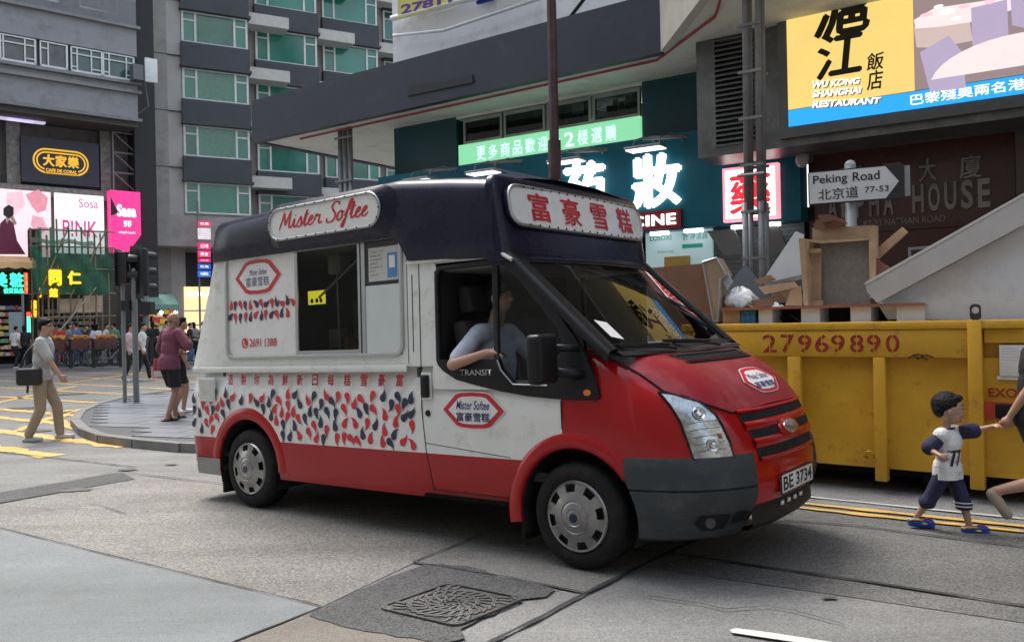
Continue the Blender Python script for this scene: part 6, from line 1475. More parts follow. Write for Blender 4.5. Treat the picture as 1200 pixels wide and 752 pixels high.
a, c, z0, z1 = SK_.R(1152, 472, 1225, 492, -.01); b = MB(); b.box(a, c, -.012, .02, z0, z1); b.build('reflector_board', M('reflector_red', (.45, .05, .02), .4), sk); b = MB(); b.box(a+.09, c, -.04, -.013, z0+.01, z1-.01); bevel(b.build('reflector_holder', BLKP, sk), .01)
for k, (px, py) in enumerate(((1075, 415), (1070, 418), (1080, 419), (1086, 417))):
    x, z = SK_.uv(px, py, -.05); b = MB(); b.tube([(x-.04, -.048, z-.01), (x, -.05, z+.008*(k % 2)), (x+.05, -.048, z-.012)], .006, 5); b.build('rust_crack', M('rust_dark', (.05, .02, .012), .9), sk)
for px in (1085, 1250):
    a = SK_.S(px-140, .3, 560)
for x in (a0+.7, a0+2.2, 2.2, 3.6): b = MB(); b.tube([(x, .25, .11), (x, 1.5, .11)], .11, 12); b.box(x-.2, x+.2, .2, 1.6, .2, zBt); b.build('roller', DARK, sk)
skb('skid', [(a0+.1, a1-.1, .35, .5, .1, zBt), (a0+.1, a1-.1, 1.2, 1.35, .1, zBt)], DARK, bv=0)
# ---------------------------------------------------------------- rubbish in the skip, each piece a thing
PLY = M('plywood', (.27, .19, .12), .75, var=.2, scale=5, dirt=(.16, .11, .07), dscale=3, damt=.5); PLYD = M('brown_board', (.15, .065, .033), .6, var=.15, scale=3, dirt=(.1, .05, .03)); CHIP = M('grey_chipboard', (.19, .165, .14), .85, var=.2, scale=30); PNE = M('pine_edge', (.36, .24, .14), .7, var=.2, scale=8)
WBD = M('white_board', (.58, .60, .63), .5, var=.04, dirt=(.33, .33, .33), dscale=2); WBE = M('white_board_edge', (.44, .43, .42), .6, var=.08); CARD = M('cardboard', (.30, .19, .11), .85, var=.15); SLT = M('slate_panel', (.025, .033, .05), .5, var=.15)
def junk(name, label, cat, pts, y, th, mat, lean=0, edge=None, par=None, part='board'):
    """board whose face outline is pts (pixels on the plane y); th = thickness"""
    g = par or thing(name, SKP[:], -A_, label, cat)
    P = SK_.Q(pts, y); zb_ = min(z for x, z in P)
    b = MB(); b.prism(P, y, y+th, mp=lambda x, yy, z: Vector((x, yy+lean*(z-zb_), z)))
    o = recalc(b.build(part, mat, g)); 
    if edge:
        b = MB(); L_2 = [Vector((x, y-.004+lean*(z-zb_), z)) for x, z in P]; b.tube(L_2+[L_2[0]], edge[0], 4, cap=False); b.build('edging', edge[1], g)
    return g
junk('brown_panel', 'large brown veneered panel standing upright behind the windscreen', 'board', [(753, 314), (824, 308), (842, 376), (843, 395), (760, 400)], .35, .03, PLYD, .1)
g = junk('broken_cabinet', 'narrow broken cabinet side with pale edges, right of the brown panel', 'board', [(822, 307), (838, 302), (850, 322), (843, 328), (842, 377), (836, 376)], .30, .16, PLY, .05, (.012, ALU))
junk('slate_panel', 'dark slate coloured square board lying on its corner', 'board', [(843, 344), (866, 308), (905, 350), (884, 362), (846, 358)], .62, .025, SLT, .35)
g = thing('plastic_sack', SKP[:], -A_, 'crumpled white plastic sack between the boards', 'sack'); x, z = SK_.uv(864, 351, .45); b = MB(); rr_ = random.Random(9)
b.grid(lambda u, v: (x+.16*cos(u)*sin(v)*(1+.22*sin(5*u+3*v)+.12*sin(11*u-7*v)), .5+.16*sin(u)*sin(v), z+.10*cos(v)*(1+.25*sin(4*u+5*v)+.15*sin(13*u+v))), frange(0, 2*pi, 48), frange(0, pi, 24)); b.build('sack', M('sack_white', (.62, .63, .64), .4, var=.06, bump=1, bscale=22), g, smooth=True)
g = thing('shelf_unit', SKP[:], -A_, 'long white cabinet frame with openings lying along the skip rim', 'shelf unit'); F0 = lambda px, py, y=.12: SK_.uv(px, py, y)
xa, xb = F0(846, 370)[0], F0(1085, 365)[0]; zt_ = F0(1000, 357)[1]; z0_ = zT+.01-.02
b = MB(); b.box(xa, xb, .12, .50, zt_-.018, zt_); bevel(b.build('top_board', WBD, g), .003); b = MB(); b.box(xa, xb, .105, .1195, zt_-.022, zt_+.003); b.build('red_edging', M('edging_red', (.28, .10, .07), .6), g)
b = MB(); b.box(xa, xb, .12, .5, z0_-.12, z0_-.1); b.build('bottom_board', WBD, g); b = MB(); b.box(xa+.1, xb-.02, .42, .45, z0_-.1, zt_-.02); b.build('back_board', DARK, g)
for p0, p1, m in ((846, 866, CARD), (867, 884, M('blue_net', (.02, .12, .25), .7, var=.6, scale=40)), (888, 904, WBD), (938, 960, WBD), (996, 1020, WBD), (1050, 1083, WBD)):
    b = MB(); b.box(F0(p0, 370)[0], F0(p1, 370)[0], .14, .40, z0_-.1, zt_-.019); b.build('divider', m, g)
# large open box of boards
g = thing('cabinet', SKP[:], -A_, 'tall broken cabinet with grey chipboard back standing up in the skip', 'cabinet')
Q = lambda pts, y=.30: SK_.Q(pts, y)
def jp(part, pts, y, th, mat, lean=0, pr=None):
    P = Q(pts, y); b = MB(); b.prism(P, y, y+th, mp=lambda x, yy, z: Vector((x, yy, z))); return recalc(b.build(part, mat, pr or g))
jp('back_panel', [(961, 284), (1018, 280), (1020, 356), (962, 358)], .42, .02, CHIP); jp('side_board', [(936, 280), (943, 281), (947, 358), (942, 358)], .22, .24, PNE); jp('inner_panel', [(947, 296), (962, 295), (962, 355), (947, 356)], .36, .02, PNE); jp('cross_rail', [(943, 292), (961, 291), (961, 296), (943, 297)], .30, .05, PNE); jp('cross_rail', [(943, 353), (963, 352), (963, 358), (943, 358)], .30, .05, PNE)
jp('right_post', [(1018, 272), (1025, 264), (1026, 345), (1019, 350)], .34, .12, PNE); jp('upper_board', [(952, 267), (1024, 264), (1024, 279), (952, 283)], .48, .03, PLY); jp('top_edge', [(936, 279), (962, 282), (1020, 279), (1020, 281), (962, 285), (936, 282)], .34, .10, PNE)
jp('side_flange', [(1018, 281), (1026, 276), (1030, 310), (1036, 352), (1020, 356)], .46, .02, PLY)
g = thing('cardboard_scrap', SKP[:], -A_, 'torn folded brown cardboard on top of the tall cabinet', 'cardboard')
for k, pts in enumerate(([(955, 258), (975, 253), (992, 262), (984, 267), (958, 268)], [(958, 252), (972, 251), (990, 258), (993, 263), (978, 258), (962, 262)], [(953, 262), (962, 259), (968, 268), (955, 269)])): jp('flap', pts, .45-.04*k, .012, PLYD, pr=g)
junk('timber', 'short pale timber batten pointing up behind the white slab', 'timber', [(1024, 294), (1057, 266), (1063, 272), (1029, 303)], .5, .05, PNE)
junk('timber', 'crooked broken stick under the pale batten', 'timber', [(1023, 303), (1040, 312), (1046, 316), (1030, 330), (1024, 326)], .44, .04, CARD)
junk('torn_card', 'torn brown card beside the cabinet at its lower right', 'cardboard', [(1025, 300), (1032, 306), (1046, 318), (1030, 330), (1023, 318)], .38, .01, PLYD)
g = junk('white_sheet', 'tall translucent white board leaning in the middle of the rubbish', 'board', [(897, 322), (928, 270), (938, 274), (938, 326), (916, 332), (898, 334)], .75, .015, M('pale_board', (.40, .41, .42), .6, var=.1), .2)
junk('timber', 'dark brown timber lying across the rubbish near the truss post', 'timber', [(884, 328), (902, 322), (908, 327), (890, 334)], .58, .05, CARD)
junk('metal_strip', 'shiny metal strip lying left of the tall cabinet', 'metal strip', [(895, 332), (938, 322), (940, 327), (898, 338)], .50, .03, M('foil', (.6, .62, .65), .25, metal=.7, var=.3))
for k, (pts, m, lab) in enumerate((([(900, 338), (918, 333), (932, 345), (925, 358), (908, 357)], CARD, 'crumpled brown card left of the tall cabinet'), ([(912, 342), (928, 332), (934, 348), (926, 356)], PNE, 'pale torn card leaning on the tall cabinet'), ([(888, 336), (930, 330), (936, 336), (896, 345)], PNE, 'flat pale board beneath the metal strip'), ([(880, 352), (906, 348), (906, 358), (882, 360)], PLYD, 'small brown offcut beside the slate board'), ([(846, 330), (852, 318), (858, 330), (852, 340)], M('clear_scrap', (.4, .45, .5), .3), 'small bluish scrap beside the brown panel'), ([(926, 340), (938, 334), (940, 358), (920, 358)], CARD, 'brown card against the foot of the cabinet'))): junk('scrap', lab, 'scrap', pts, .56-.05*k, .012, m, .1)
g = thing('white_slab', SKP[:], -A_, 'huge white counter slab tilted diagonally over the right end of the skip', 'slab')
def wp(part, pts, y, th, mat): P = SK_.Q(pts, y); b = MB(); b.prism(P, y, y+th); return recalc(b.build(part, mat, g))
wp('face_board', [(1028, 356), (1100, 318), (1320, 200), (1320, 376), (1040, 374)], .20, .02, WBD)
wp('edge_board', [(1014, 333), (1200, 229), (1320, 160), (1320, 196), (1200, 263), (1028, 355), (1016, 342)], .10, .04, WBE)
wp('top_trim', [(1013, 331), (1200, 226), (1320, 157), (1320, 160), (1200, 229), (1014, 334)], .095, .35, M('trim_white', (.55, .54, .52), .6)); wp('thin_batten', [(1048, 338), (1086, 318), (1088, 320), (1050, 341)], .192, .006, M('trim_white', (.55, .54, .52), .6))
junk('window_frame', 'small pale metal window frame in the shade beneath the brown building front', 'frame', [(1064, 290), (1088, 288), (1088, 291), (1067, 293), (1068, 304), (1064, 304)], 1.3, .03, ALU)
# fill under the rubbish so nothing floats
g = thing('rubble', SKP[:], -A_, 'dark mixed rubble filling the yellow skip below the rim', 'rubble'); b = MB(); rr_ = random.Random(3)
for k in range(70):
    x = rr_.uniform(a0+.1, 3.9); y = rr_.uniform(.55, 1.6); s_ = rr_.uniform(.1, .28); M_ = Matrix.Translation((x, y, zT-.12+rr_.uniform(-.1, .18))) @ Matrix.Rotation(rr_.uniform(0, 3), 4, 'Z') @ Matrix.Rotation(rr_.uniform(-.6, .6), 4, 'X')
    b.box(-s_, s_, -s_*.6, s_*.6, -.02, .02, mat=M_)
b.box(a0+.05, a1-.05, .1, 1.7, zT-.35, zT-.25); tag(b.build('rubble', CARD, g), kind='stuff')
xL, xR = SK_.S(850, .5, 350), SK_.S(940, .5, 350)
for q, (mm, cnt) in enumerate(((PLY, 26), (WBD, 14), (PLYD, 22), (BLACK, 14), (PNE, 14))):
    b = MB()
    for k in range(cnt):
        x = rr_.uniform(xL, xR) if k % 3 else rr_.uniform(SK_.S(1022, .5, 330), SK_.S(1075, .5, 330)); y = rr_.uniform(.42, 1.1); s_ = rr_.uniform(.03, .13)
        M_ = Matrix.Translation((x, y, zT+rr_.uniform(-.02, .20))) @ Matrix.Rotation(rr_.uniform(0, 3), 4, 'Z') @ Matrix.Rotation(rr_.uniform(-1.2, 1.2), 4, 'X') @ Matrix.Rotation(rr_.uniform(-.9, .9), 4, 'Y')
        b.box(-s_, s_, -s_*rr_.uniform(.15, .7), s_*.5, -.006, .006, mat=M_)
    tag(b.build('debris', mm, g), kind='stuff')
# ---------------------------------------------------------------- people
def blob(name, parts, vox, mat, parent, sm=2):
    b = MB()
    for p in parts:
        if p[0] == 'c':      # tapered capsule
            _, a, c, ra, rc = p; b.tube([a, Vector(a).lerp(Vector(c), .5), c], [ra, (ra+rc)/2, rc], 12); b.ell(a, (ra,)*3, 12); b.ell(c, (rc,)*3, 12)
        else:
            _, c, r = p[:3]; i0 = len(b.v); b.ell((0, 0, 0), r, 14); M_ = Matrix.Translation(Vector(c))
            if len(p) > 3: M_ = M_ @ p[3]
            b.xf(M_, i0)
    o = b.build('tmp', mat)
    bm = bmesh.new(); bm.from_mesh(o.data); bmesh.ops.remove_doubles(bm, verts=bm.verts, dist=1e-5); bmesh.ops.recalc_face_normals(bm, faces=bm.faces); bm.to_mesh(o.data); bm.free()
    m = o.modifiers.new('r', 'REMESH'); m.mode = 'VOXEL'; m.voxel_size = vox; m.use_smooth_shade = True
    if sm: s_ = o.modifiers.new('s', 'SMOOTH'); s_.factor = .5; s_.iterations = sm
    bpy.context.view_layer.update(); dg = bpy.context.evaluated_depsgraph_get(); me = bpy.data.meshes.new_from_object(o.evaluated_get(dg))
    old = o.data; bpy.data.objects.remove(o); bpy.data.meshes.remove(old); me.name = name
    q = bpy.data.objects.new(name, me); COL.objects.link(q)
    if parent: q.parent = parent
    return q
def cutz(ob, z, above=False):
    bm = bmesh.new(); bm.from_mesh(ob.data); bmesh.ops.bisect_plane(bm, geom=bm.verts[:]+bm.edges[:]+bm.faces[:], plane_co=(0, 0, z), plane_no=(0, 0, 1), clear_inner=not above, clear_outer=above)
    bm.to_mesh(ob.data); bm.free(); return ob
def ik(a, t, l1, l2, pole):
    a, t = Vector(a), Vector(t); d = t-a; D = min(d.length, (l1+l2)*.998); d.normalize(); t = a+d*D
    x = (l1*l1-l2*l2+D*D)/(2*D); h = math.sqrt(max(0, l1*l1-x*x)); p = Vector(pole); p = (p-d*p.dot(d)).normalized()
    return a+d*x+p*h, t
AD = dict(hip=.90, hw=.09, th=.43, sh=.40, sz=1.38, sw=.175, ua=.28, fa=.25, hz=1.585, hr=(.098, .076, .118), k=1.0)
KID = dict(hip=.43, hw=.05, th=.20, sh=.185, sz=.675, sw=.085, ua=.13, fa=.115, hz=.852, hr=(.100, .090, .108), k=.55)
SKIN = M('skin', (.42, .24, .165), .5, var=.08); SKIN2 = M('skin_tan', (.33, .18, .12), .55, var=.08); HAIR = M('hair_black', (.008, .007, .007), .6, bump=1.0, bscale=70, spec=.2)
def hand(P, d, palmn, k, parts, curl=.6, side=1, spread=.0):
    """palm plus five fingers; d = pointing direction, palmn = palm normal"""
    d = Vector(d).normalized(); n = Vector(palmn); n = (n-d*n.dot(d)).normalized(); w = d.cross(n)*side; P = Vector(P)
    parts.append(('c', P, P+d*.035*k, .026*k, .030*k))
    for i, (off, ln) in enumerate(((-.030, .066), (-.010, .074), (.010, .070), (.029, .056))):
        a = P+d*.055*k+w*off*k; ang = curl*(.8+.1*i); d1 = (d*cos(ang)+n*sin(ang)); d2 = (d*cos(ang*2.2)+n*sin(ang*2.2))
        parts.append(('c', a-d*.03*k, a, .0125*k, .011*k)); m_ = a+d1*ln*.5*k; parts.append(('c', a, m_, .0105*k, .0095*k)); parts.append(('c', m_, m_+d2*ln*.5*k, .0095*k, .0075*k))
    a = P+d*.012*k-w*.028*k; m_ = a+(d*.6-w*.7+n*.35).normalized()*.034*k; parts.append(('c', a, m_, .013*k, .011*k)); parts.append(('c', m_, m_+(d*.9+n*.5).normalized()*.028*k, .011*k, .009*k))
def figure(loc_, rz, label, D=AD, H=1.7, feet=None, hands=None, vox=.012, skin=SKIN, top=None, bottom=None, shoe=None, hair=HAIR, sleeve=.75, leglen=1.0, headturn=0, lean=.04, seated=False, parent_rot=None, bald=False, name='person', fem=False, hairlen=0, group=None, shoe_mat=None, loose=1.0, skirt=False, headtilt=0, bw=1, cut=None, hem=None):
    s = H/1.7 if D is AD else H/.985
    g = thing(name, loc_, rz, label, 'person', group)
    k = D['k']*s; z = lambda v: v*s
    hip = Vector((0, 0, z(D['hip']))); chest = hip+Vector((lean, 0, z(D['sz']-D['hip'])))
    hc = Vector((lean*1.5+.012*k, 0, z(D['hz']))); hr = [r*s for r in D['hr']]
    body = []; topp = []; bot = []; legs = []
    lt = .0
    R_ = Matrix.Rotation(headturn, 4, 'Z') @ Matrix.Rotation(headtilt, 4, 'Y')
    hp = lambda x, y, zz: hc+(R_ @ Vector((x*hr[0], y*hr[1], zz*hr[2])))
    RR = R_
    body += [('e', hp(-.08, 0, .12), (hr[0]*.98, hr[1], hr[2]*.86), RR), ('e', hp(.18, 0, -.42), (hr[0]*.66, hr[1]*.74, hr[2]*.52), RR), ('e', hp(.3, 0, -.05), (hr[0]*.62, hr[1]*.78, hr[2]*.5), RR)]
    body += [('c', hp(.80, 0, .05), hp(.94 if D is KID else 1.02, 0, -.2), .009*k*1.1, .014*k*1.1), ('e', hp(.86, 0, -.52), (.012*k, .022*k, .009*k), RR), ('e', hp(.78, 0, -.78), (.02*k, .024*k, .02*k), RR)]
    for sg in (1, -1): body += [('e', hp(-.02, sg*.98, -.12), (.022*k, .012*k, .034*k), RR), ('e', hp(.62, sg*.42, -.3), (.03*k, .028*k, .03*k), RR)]
    nr = .052*k*(1.0 if D is AD else .85)
    body += [('c', chest+Vector((-.01, 0, .02*k)), hp(-.15, 0, -.6), nr*1.15, nr)]
    fw = .86 if fem else 1
    tor = [('e', chest+Vector((0, 0, -.10*k)), (.115*k, .165*k*fw, .16*k)), ('e', hip.lerp(chest, .45), (.105*k, .145*k*fw, .19*k)), ('e', hip+Vector((-.01, 0, .03*k)), (.115*k, .155*k, .13*k)),
           ('c', chest+Vector((0, -z(D['sw'])*.8, -.01*k)), chest+Vector((0, z(D['sw'])*.8, -.01*k)), .055*k, .055*k)]
    body += tor
    infl = .014*k*loose
    topp += [('e', p[1], tuple(r+infl for r in p[2])) if p[0] == 'e' else ('c', p[1], p[2], p[3]+infl*.6, p[4]+infl*.6) for p in tor]
    topp += [('e', hip+Vector((0, 0, .00*k)), (.13*k+infl, .165*k*fw+infl, .10*k))]
    hands = hands or {}
    for sg, nm in ((1, 'L'), (-1, 'R')):
        S_ = chest+Vector((0, sg*z(D['sw']), 0)); t = hands.get(nm) or ((.06, sg*(D['sw']+.06)*s, z(D['sz']-D['ua']-D['fa'])+.03), (-.8, sg*.2, 0))
        E_p, W_ = ik(S_, t[0], z(D['ua']), z(D['fa']), t[1])
        r0, r1, r2 = .048*k, .037*k, .026*k
        body += [('c', S_, E_p, r0, r1), ('c', E_p, E_p.lerp(W_, .3), r1, r1*1.02), ('c', E_p.lerp(W_, .3), W_, r1, r2)]
        dh = (W_-E_p).normalized(); hand(W_+dh*.015*k, t[2] if len(t) > 2 else dh, t[3] if len(t) > 3 else (0, -sg, 0), k*(1 if D is AD else 1.05), body, curl=t[4] if len(t) > 4 else .5, side=sg)
        if sleeve <= 1: topp += [('c', S_, S_.lerp(E_p, sleeve), r0+infl*1.2, r1+infl*2.0)]
        else: topp += [('c', S_, E_p, r0+infl, r1+infl), ('c', E_p, E_p.lerp(W_, min(.95, sleeve-1)), r1+infl, r2+infl)]
    feet = feet or {'L': (.12, 0), 'R': (-.12, 0)}
    shoes = []
    for sg, nm in ((1, 'L'), (-1, 'R')):
        fx, fz = feet[nm][0], feet[nm][1]; yaw = feet[nm][3] if len(feet[nm]) > 3 else 0
        fy = feet[nm][2] if len(feet[nm]) > 2 else sg*z(D['hw'])
        Hj = hip+Vector((0, sg*z(D['hw']), -.03*k)); An = Vector((fx, fy, fz+.075*k+.0))
        K_, An = ik(Hj, An, z(D['th']), z(D['sh']), (1, sg*.05, 0))
        r0, r1, r2 = .085*k, .056*k, .036*k
        body += [('c', Hj, K_, r0, r1), ('c', K_, K_.lerp(An, .35), r1*.95, r1*.98), ('c', K_.lerp(An, .35), An, r1*.95, r2)]
        pitch = feet[nm][4] if len(feet[nm]) > 4 else (-.5 if fz > .08 else 0)
        fd = Vector((cos(pitch)*cos(yaw), cos(pitch)*sin(yaw), sin(pitch))); heel = An-fd*.035*k+Vector((0, 0, -.045*k)); toe = heel+fd*.19*k; 
        body += [('c', heel, toe, .032*k, .028*k), ('c', An, heel+fd*.07*k, .036*k, .032*k)]
        shoes.append((heel, toe, An, fd))
        tr = .012*k*(.6+.5*loose)
        if leglen > .5:
            L2 = (leglen-.5)/.5; bot += [('c', Hj, K_, r0+tr, (r1+tr*1.1)*bw), ('c', K_, K_.lerp(An, min(1, L2)*.96), (r1+tr*1.1)*bw, ((r1*(1-L2)+r2*L2)+tr*1.7)*bw**1.5)]
        else: bot += [('c', Hj, K_+Vector((0, 0, -.05*k)), r0+tr, r0*.95+tr)]; hemz = K_.z*(1-leglen*2)+Hj.z*0+K_.z*0
    bot += [('e', hip+Vector((-.01, 0, .0)), (.125*k+infl*.6, .16*k+infl*.6, .12*k))]
    if skirt: bot += [('c', hip, hip+Vector((0, 0, -.28*k)), .15*k, .19*k)]
    b_ = blob('body', body, vox, skin, g)
    if hem: topp += [('c', hip+Vector((0, -.05*k, .02*k)), Vector((0, -.05*k, hem)), .12*k+infl*.9, .125*k+infl*.9), ('c', hip+Vector((0, .05*k, .02*k)), Vector((0, .05*k, hem)), .12*k+infl*.9, .125*k+infl*.9)]
    if top:
        to_ = blob('shirt', topp, vox, top, g)
        if hem: cutz(to_, hem)
    if bottom:
        bo_ = blob('trousers' if leglen > .5 and cut is None else 'shorts', bot, vox, bottom, g)
        if cut or leglen <= .5: cutz(bo_, cut if cut else z(D['hip']-D['th']*leglen*2))
    if shoe:
        for heel, toe, An, fd in shoes:
            blob('shoe', [('c', heel+Vector((0, 0, -.002)), toe, .042*k, .040*k), ('c', An+Vector((0, 0, -.045*k)), heel+fd*.09*k+Vector((0, 0, .012*k)), .042*k, .038*k)], vox, shoe, g)
    if not bald:
        hh = [('e', hp(-.20, 0, .32), (hr[0]*1.0, hr[1]*1.08, hr[2]*.84), RR), ('e', hp(-.50, 0, .06), (hr[0]*.62, hr[1]*1.0, hr[2]*.66), RR), ('e', hp(.40, 0, .72), (hr[0]*.48, hr[1]*.78, hr[2]*.24), RR)]
        if hairlen: hh += [('c', hp(-.5, 0, 0), hp(-.75, 0, -hairlen), .07*k, .05*k), ('e', hp(-.3, 0, -.3), (hr[0]*.8, hr[1]*1.15, hr[2]), RR)]
        blob('hair', hh, vox, hair, g, 4)
    if vox < .013:
        for sg in (1, -1):
            b = MB(); b.ell(hp(.80, sg*.40, .06), (.010*k, .014*k, .008*k), 10); b.build('eye', M('eye_dark', (.02, .015, .012), .2), g, smooth=True)
            b = MB(); b.tube([hp(.84, sg*.22, .25), hp(.86, sg*.42, .32), hp(.74, sg*.62, .27)], .004*k, 5); b.build('eyebrow', HAIR, g)
        b = MB(); b.tube([hp(.84, -.26, -.52), hp(.97, 0, -.50), hp(.84, .26, -.52)], .0045*k, 6); b.build('mouth', M('lips', (.35, .12, .10), .5), g, smooth=True)
    g['hc'] = tuple(hc); del g['hc']
    return g, hc, hip, chest
def cloth(name, col, rough=.85): return M(name, col, rough, var=.14, scale=9, bump=1.0, bscale=9)
# child holding a hand
py_ = gnd(1112, 622); bo = py_.copy(); RB = -.95
def tolocal(P, o, rz): d = Vector(P)-Vector(o); c, s_ = cos(-rz), sin(-rz); return Vector((d.x*c-d.y*s_, d.x*s_+d.y*c, d.z))
clasp = at(1176, 497, bo.y-.12)
fL = tolocal(gnd(1143, 624), bo, RB); fR = tolocal(gnd(1078, 619), bo, RB)
hL = tolocal(clasp, bo, RB)
NAVC = cloth('navy_cotton', (.020, .022, .06)); WHC = cloth('white_cotton', (.62, .63, .63))
hR = tolocal(at(1101, 533, bo.y-.16), bo, RB)
boy, hc, hip, chest = figure(bo[:], RB, 'toddler in a white shirt with navy sleeves and blue clogs holding a hand', KID, 1.0, {'L': (fL.x-.03, 0, fL.y-.02, .7), 'R': (fR.x-.02, .03, fR.y-.02, .7, -.12)},
    {'L': (hL, (0, .2, -1), None or (1, 0, .2), (0, 0, -1), .7), 'R': (hR, (-1, -.3, -.5), (.7, .2, -.7), (0, 1, 0), .8)}, vox=.0052, top=WHC, bottom=NAVC, sleeve=.02, leglen=.62, lean=.01, loose=2.5, headturn=.5, bw=1.12, cut=.16, hem=.375)
# navy raglan sleeves
kk = KID['k']*1.0/.985
for sg, nm in ((1, 'L'), (-1, 'R')):
    S_ = chest+Vector((0, sg*KID['sw'], 0)); E_p, W_ = ik(S_, hL if sg > 0 else hR, KID['ua'], KID['fa'], (0, .2, -1) if sg > 0 else (-1, -.3, -.5))
    blob('sleeve', [('c', S_+Vector((0, -sg*.035, .006)), S_, .030, .044), ('c', S_, S_.lerp(E_p, .92), .046, .056)], .0052, NAVC, boy)
b = MB(); b.tube([chest+Vector((.030*cos(t)+.005, .040*sin(t), .038+.006*cos(t))) for t in frange(0, 2*pi, 20)], .008, 6, cap=False); b.build('collar', NAVC, boy, smooth=True)
def surf(ob, y, z):   # front surface of a worn piece, looking back along x
    ok, loc, nn, i = ob.ray_cast(Vector((1, y, z)), Vector((-1, 0, 0))); return loc if ok else Vector((.1, y, z))
shirt = [o for o in boy.children if o.name.startswith('shirt')][0]
me_y = -.055
text('shirt_number', '77', (-.05, .47, .05, .585), M('number_navy', (.015, .016, .04), .7), boy, mapper=lambda X, Z, d: surf(shirt, X-.034, Z)+Vector((.004, 0, 0)), bold=.01)
shorts = [o for o in boy.children if o.name.startswith('shorts')][0]; shorts.name = 'shorts'
# white hem stripes on the far leg
CROC = M('clog_blue', (.015, .06, .36), .45, var=.1); YLW = M('clog_yellow', (.65, .45, .03), .5); RDC = M('clog_red', (.5, .03, .03), .5)
for sg, (fx, fy, fz, pt) in ((1, (fL.x-.03, fL.y-.02, 0, 0)), (-1, (fR.x-.02, fR.y-.02, .03, -.12))):
    sh_ = thing('clog', (fx, fy, fz), 0); sh_.parent = boy; sh_.rotation_euler = (0, -pt, .7)
    blob('upper', [('c', (-.025, 0, .020), (.085, 0, .017), .030, .033), ('e', (.075, 0, .030), (.050, .036, .026))], .004, CROC, sh_)
    blob('sole', [('c', (-.03, 0, .008), (.10, 0, .008), .026, .030)], .005, CROC, sh_, 1)
    b = MB(); b.tube([(-.05, -.03, .03), (-.03, -.036, .042), (.01, -.038, .045), (.04, -.036, .045)], .006, 6); b.ell((-.03, 0, .034), (.028, .024, .008)); b.build('lining', YLW, sh_, smooth=True)
    b = MB(); b.ell((.05, -.030, .020), (.022, .012, .008)); b.build('side_patch', YLW, sh_, smooth=True); b = MB(); b.ell((.075, -.006, .056), (.018, .014, .006)); b.build('charm', RDC, sh_, smooth=True)
b = MB()
Hj = hip+Vector((0, KID['hw'], -.03*kk))
ank = Vector((fL.x-.03, fL.y-.02, .075*kk)); K_, A2_ = ik(Hj, ank, KID['th'], KID['sh'], (1, .05, 0))
for t in (-.02, .004):
    c = Vector((K_.lerp(A2_, .2).x, K_.lerp(A2_, .2).y, .205+t)); dd = (A2_-K_).normalized(); rr_ = .0
    ring_ = []
    for q in frange(0, 2*pi, 28):
        dirv = Vector((cos(q), sin(q), 0)); ok, l_, nn, i = shorts.ray_cast(c+dirv*.3, -dirv); ring_.append((l_+dirv*.0015) if ok and (l_-c).length < .2 else c+dirv*.06)
    b.tube([q for q in ring_ if q.y > -.0], .005, 5, cap=False)
b.build('hem_stripe', WHC, boy, smooth=True)
# the woman walking ahead, mostly outside the picture
wo = at(1208, 376, clasp.y-.02); wo.z = 0; RW = -.25
hc_ = tolocal(clasp+Vector((.012, -.01, .012)), wo, RW)
figure(wo[:], RW, 'woman in a black dress and beige clogs leading the toddler by the hand', AD, 1.53, {'L': (.20, 0), 'R': (-.27, .24, -.08, 0, -1.0)}, {'R': (hc_, (.2, -.4, -1), (-.5, .1, -.9), (0, 1, 0), .9), 'L': ((.2, .28, .85), (-1, .3, 0))}, vox=.010, top=cloth('black_cotton', (.012, .012, .014)), bottom=cloth('black_cotton', (.012, .012, .014)), sleeve=.55, leglen=.38, shoe=M('clog_beige', (.36, .30, .23), .7, var=.1), fem=True, hairlen=2.2, loose=1.3)
# man with the bag on the left
GTS = cloth('grey_tee', (.42, .42, .41)); KHA = cloth('khaki', (.32, .26, .19)); BAGM = cloth('bag_black', (.015, .015, .017), .6)
o = gnd(50, 516); g, hc, hip, chest = figure(o[:], .25, 'man in a pale grey t-shirt and khaki trousers with a black shoulder bag', AD, 1.72, {'L': (.20, 0, .1), 'R': (-.16, 0, -.1, 0, 0)}, {'R': ((.30, -.24, .92), (-.6, -.2, -.6)), 'L': ((-.12, .26, .90), (-1, .2, -.3))}, vox=.012, top=GTS, bottom=KHA, sleeve=.85, leglen=.97, shoe=M('sneaker_grey', (.45, .45, .44), .6), loose=1.3, headturn=-.1, hem=.86)
b = MB(); b.box(-.24, .08, -.33, -.20, .80, 1.04); bevel(b.build('shoulder_bag', BAGM, g), .04, 3); b = MB(); b.tube([(-.20, -.26, 1.02), (-.14, -.17, 1.25), (.0, .04, 1.47), (.12, .12, 1.30), (-.05, .1, 1.1)], .014, 6); b.tube([(-.1, -.30, .9), (-.09, -.31, .78), (-.1, -.30, .70)], .016, 6); b.build('bag_strap', BAGM, g, smooth=True)
b = MB(); b.tube([hc+Vector((.07, -.06, .01)), hc+Vector((.0, -.078, .02)), hc+Vector((-.06, -.07, .01))], .004, 5); b.build('glasses', BLKP, g)
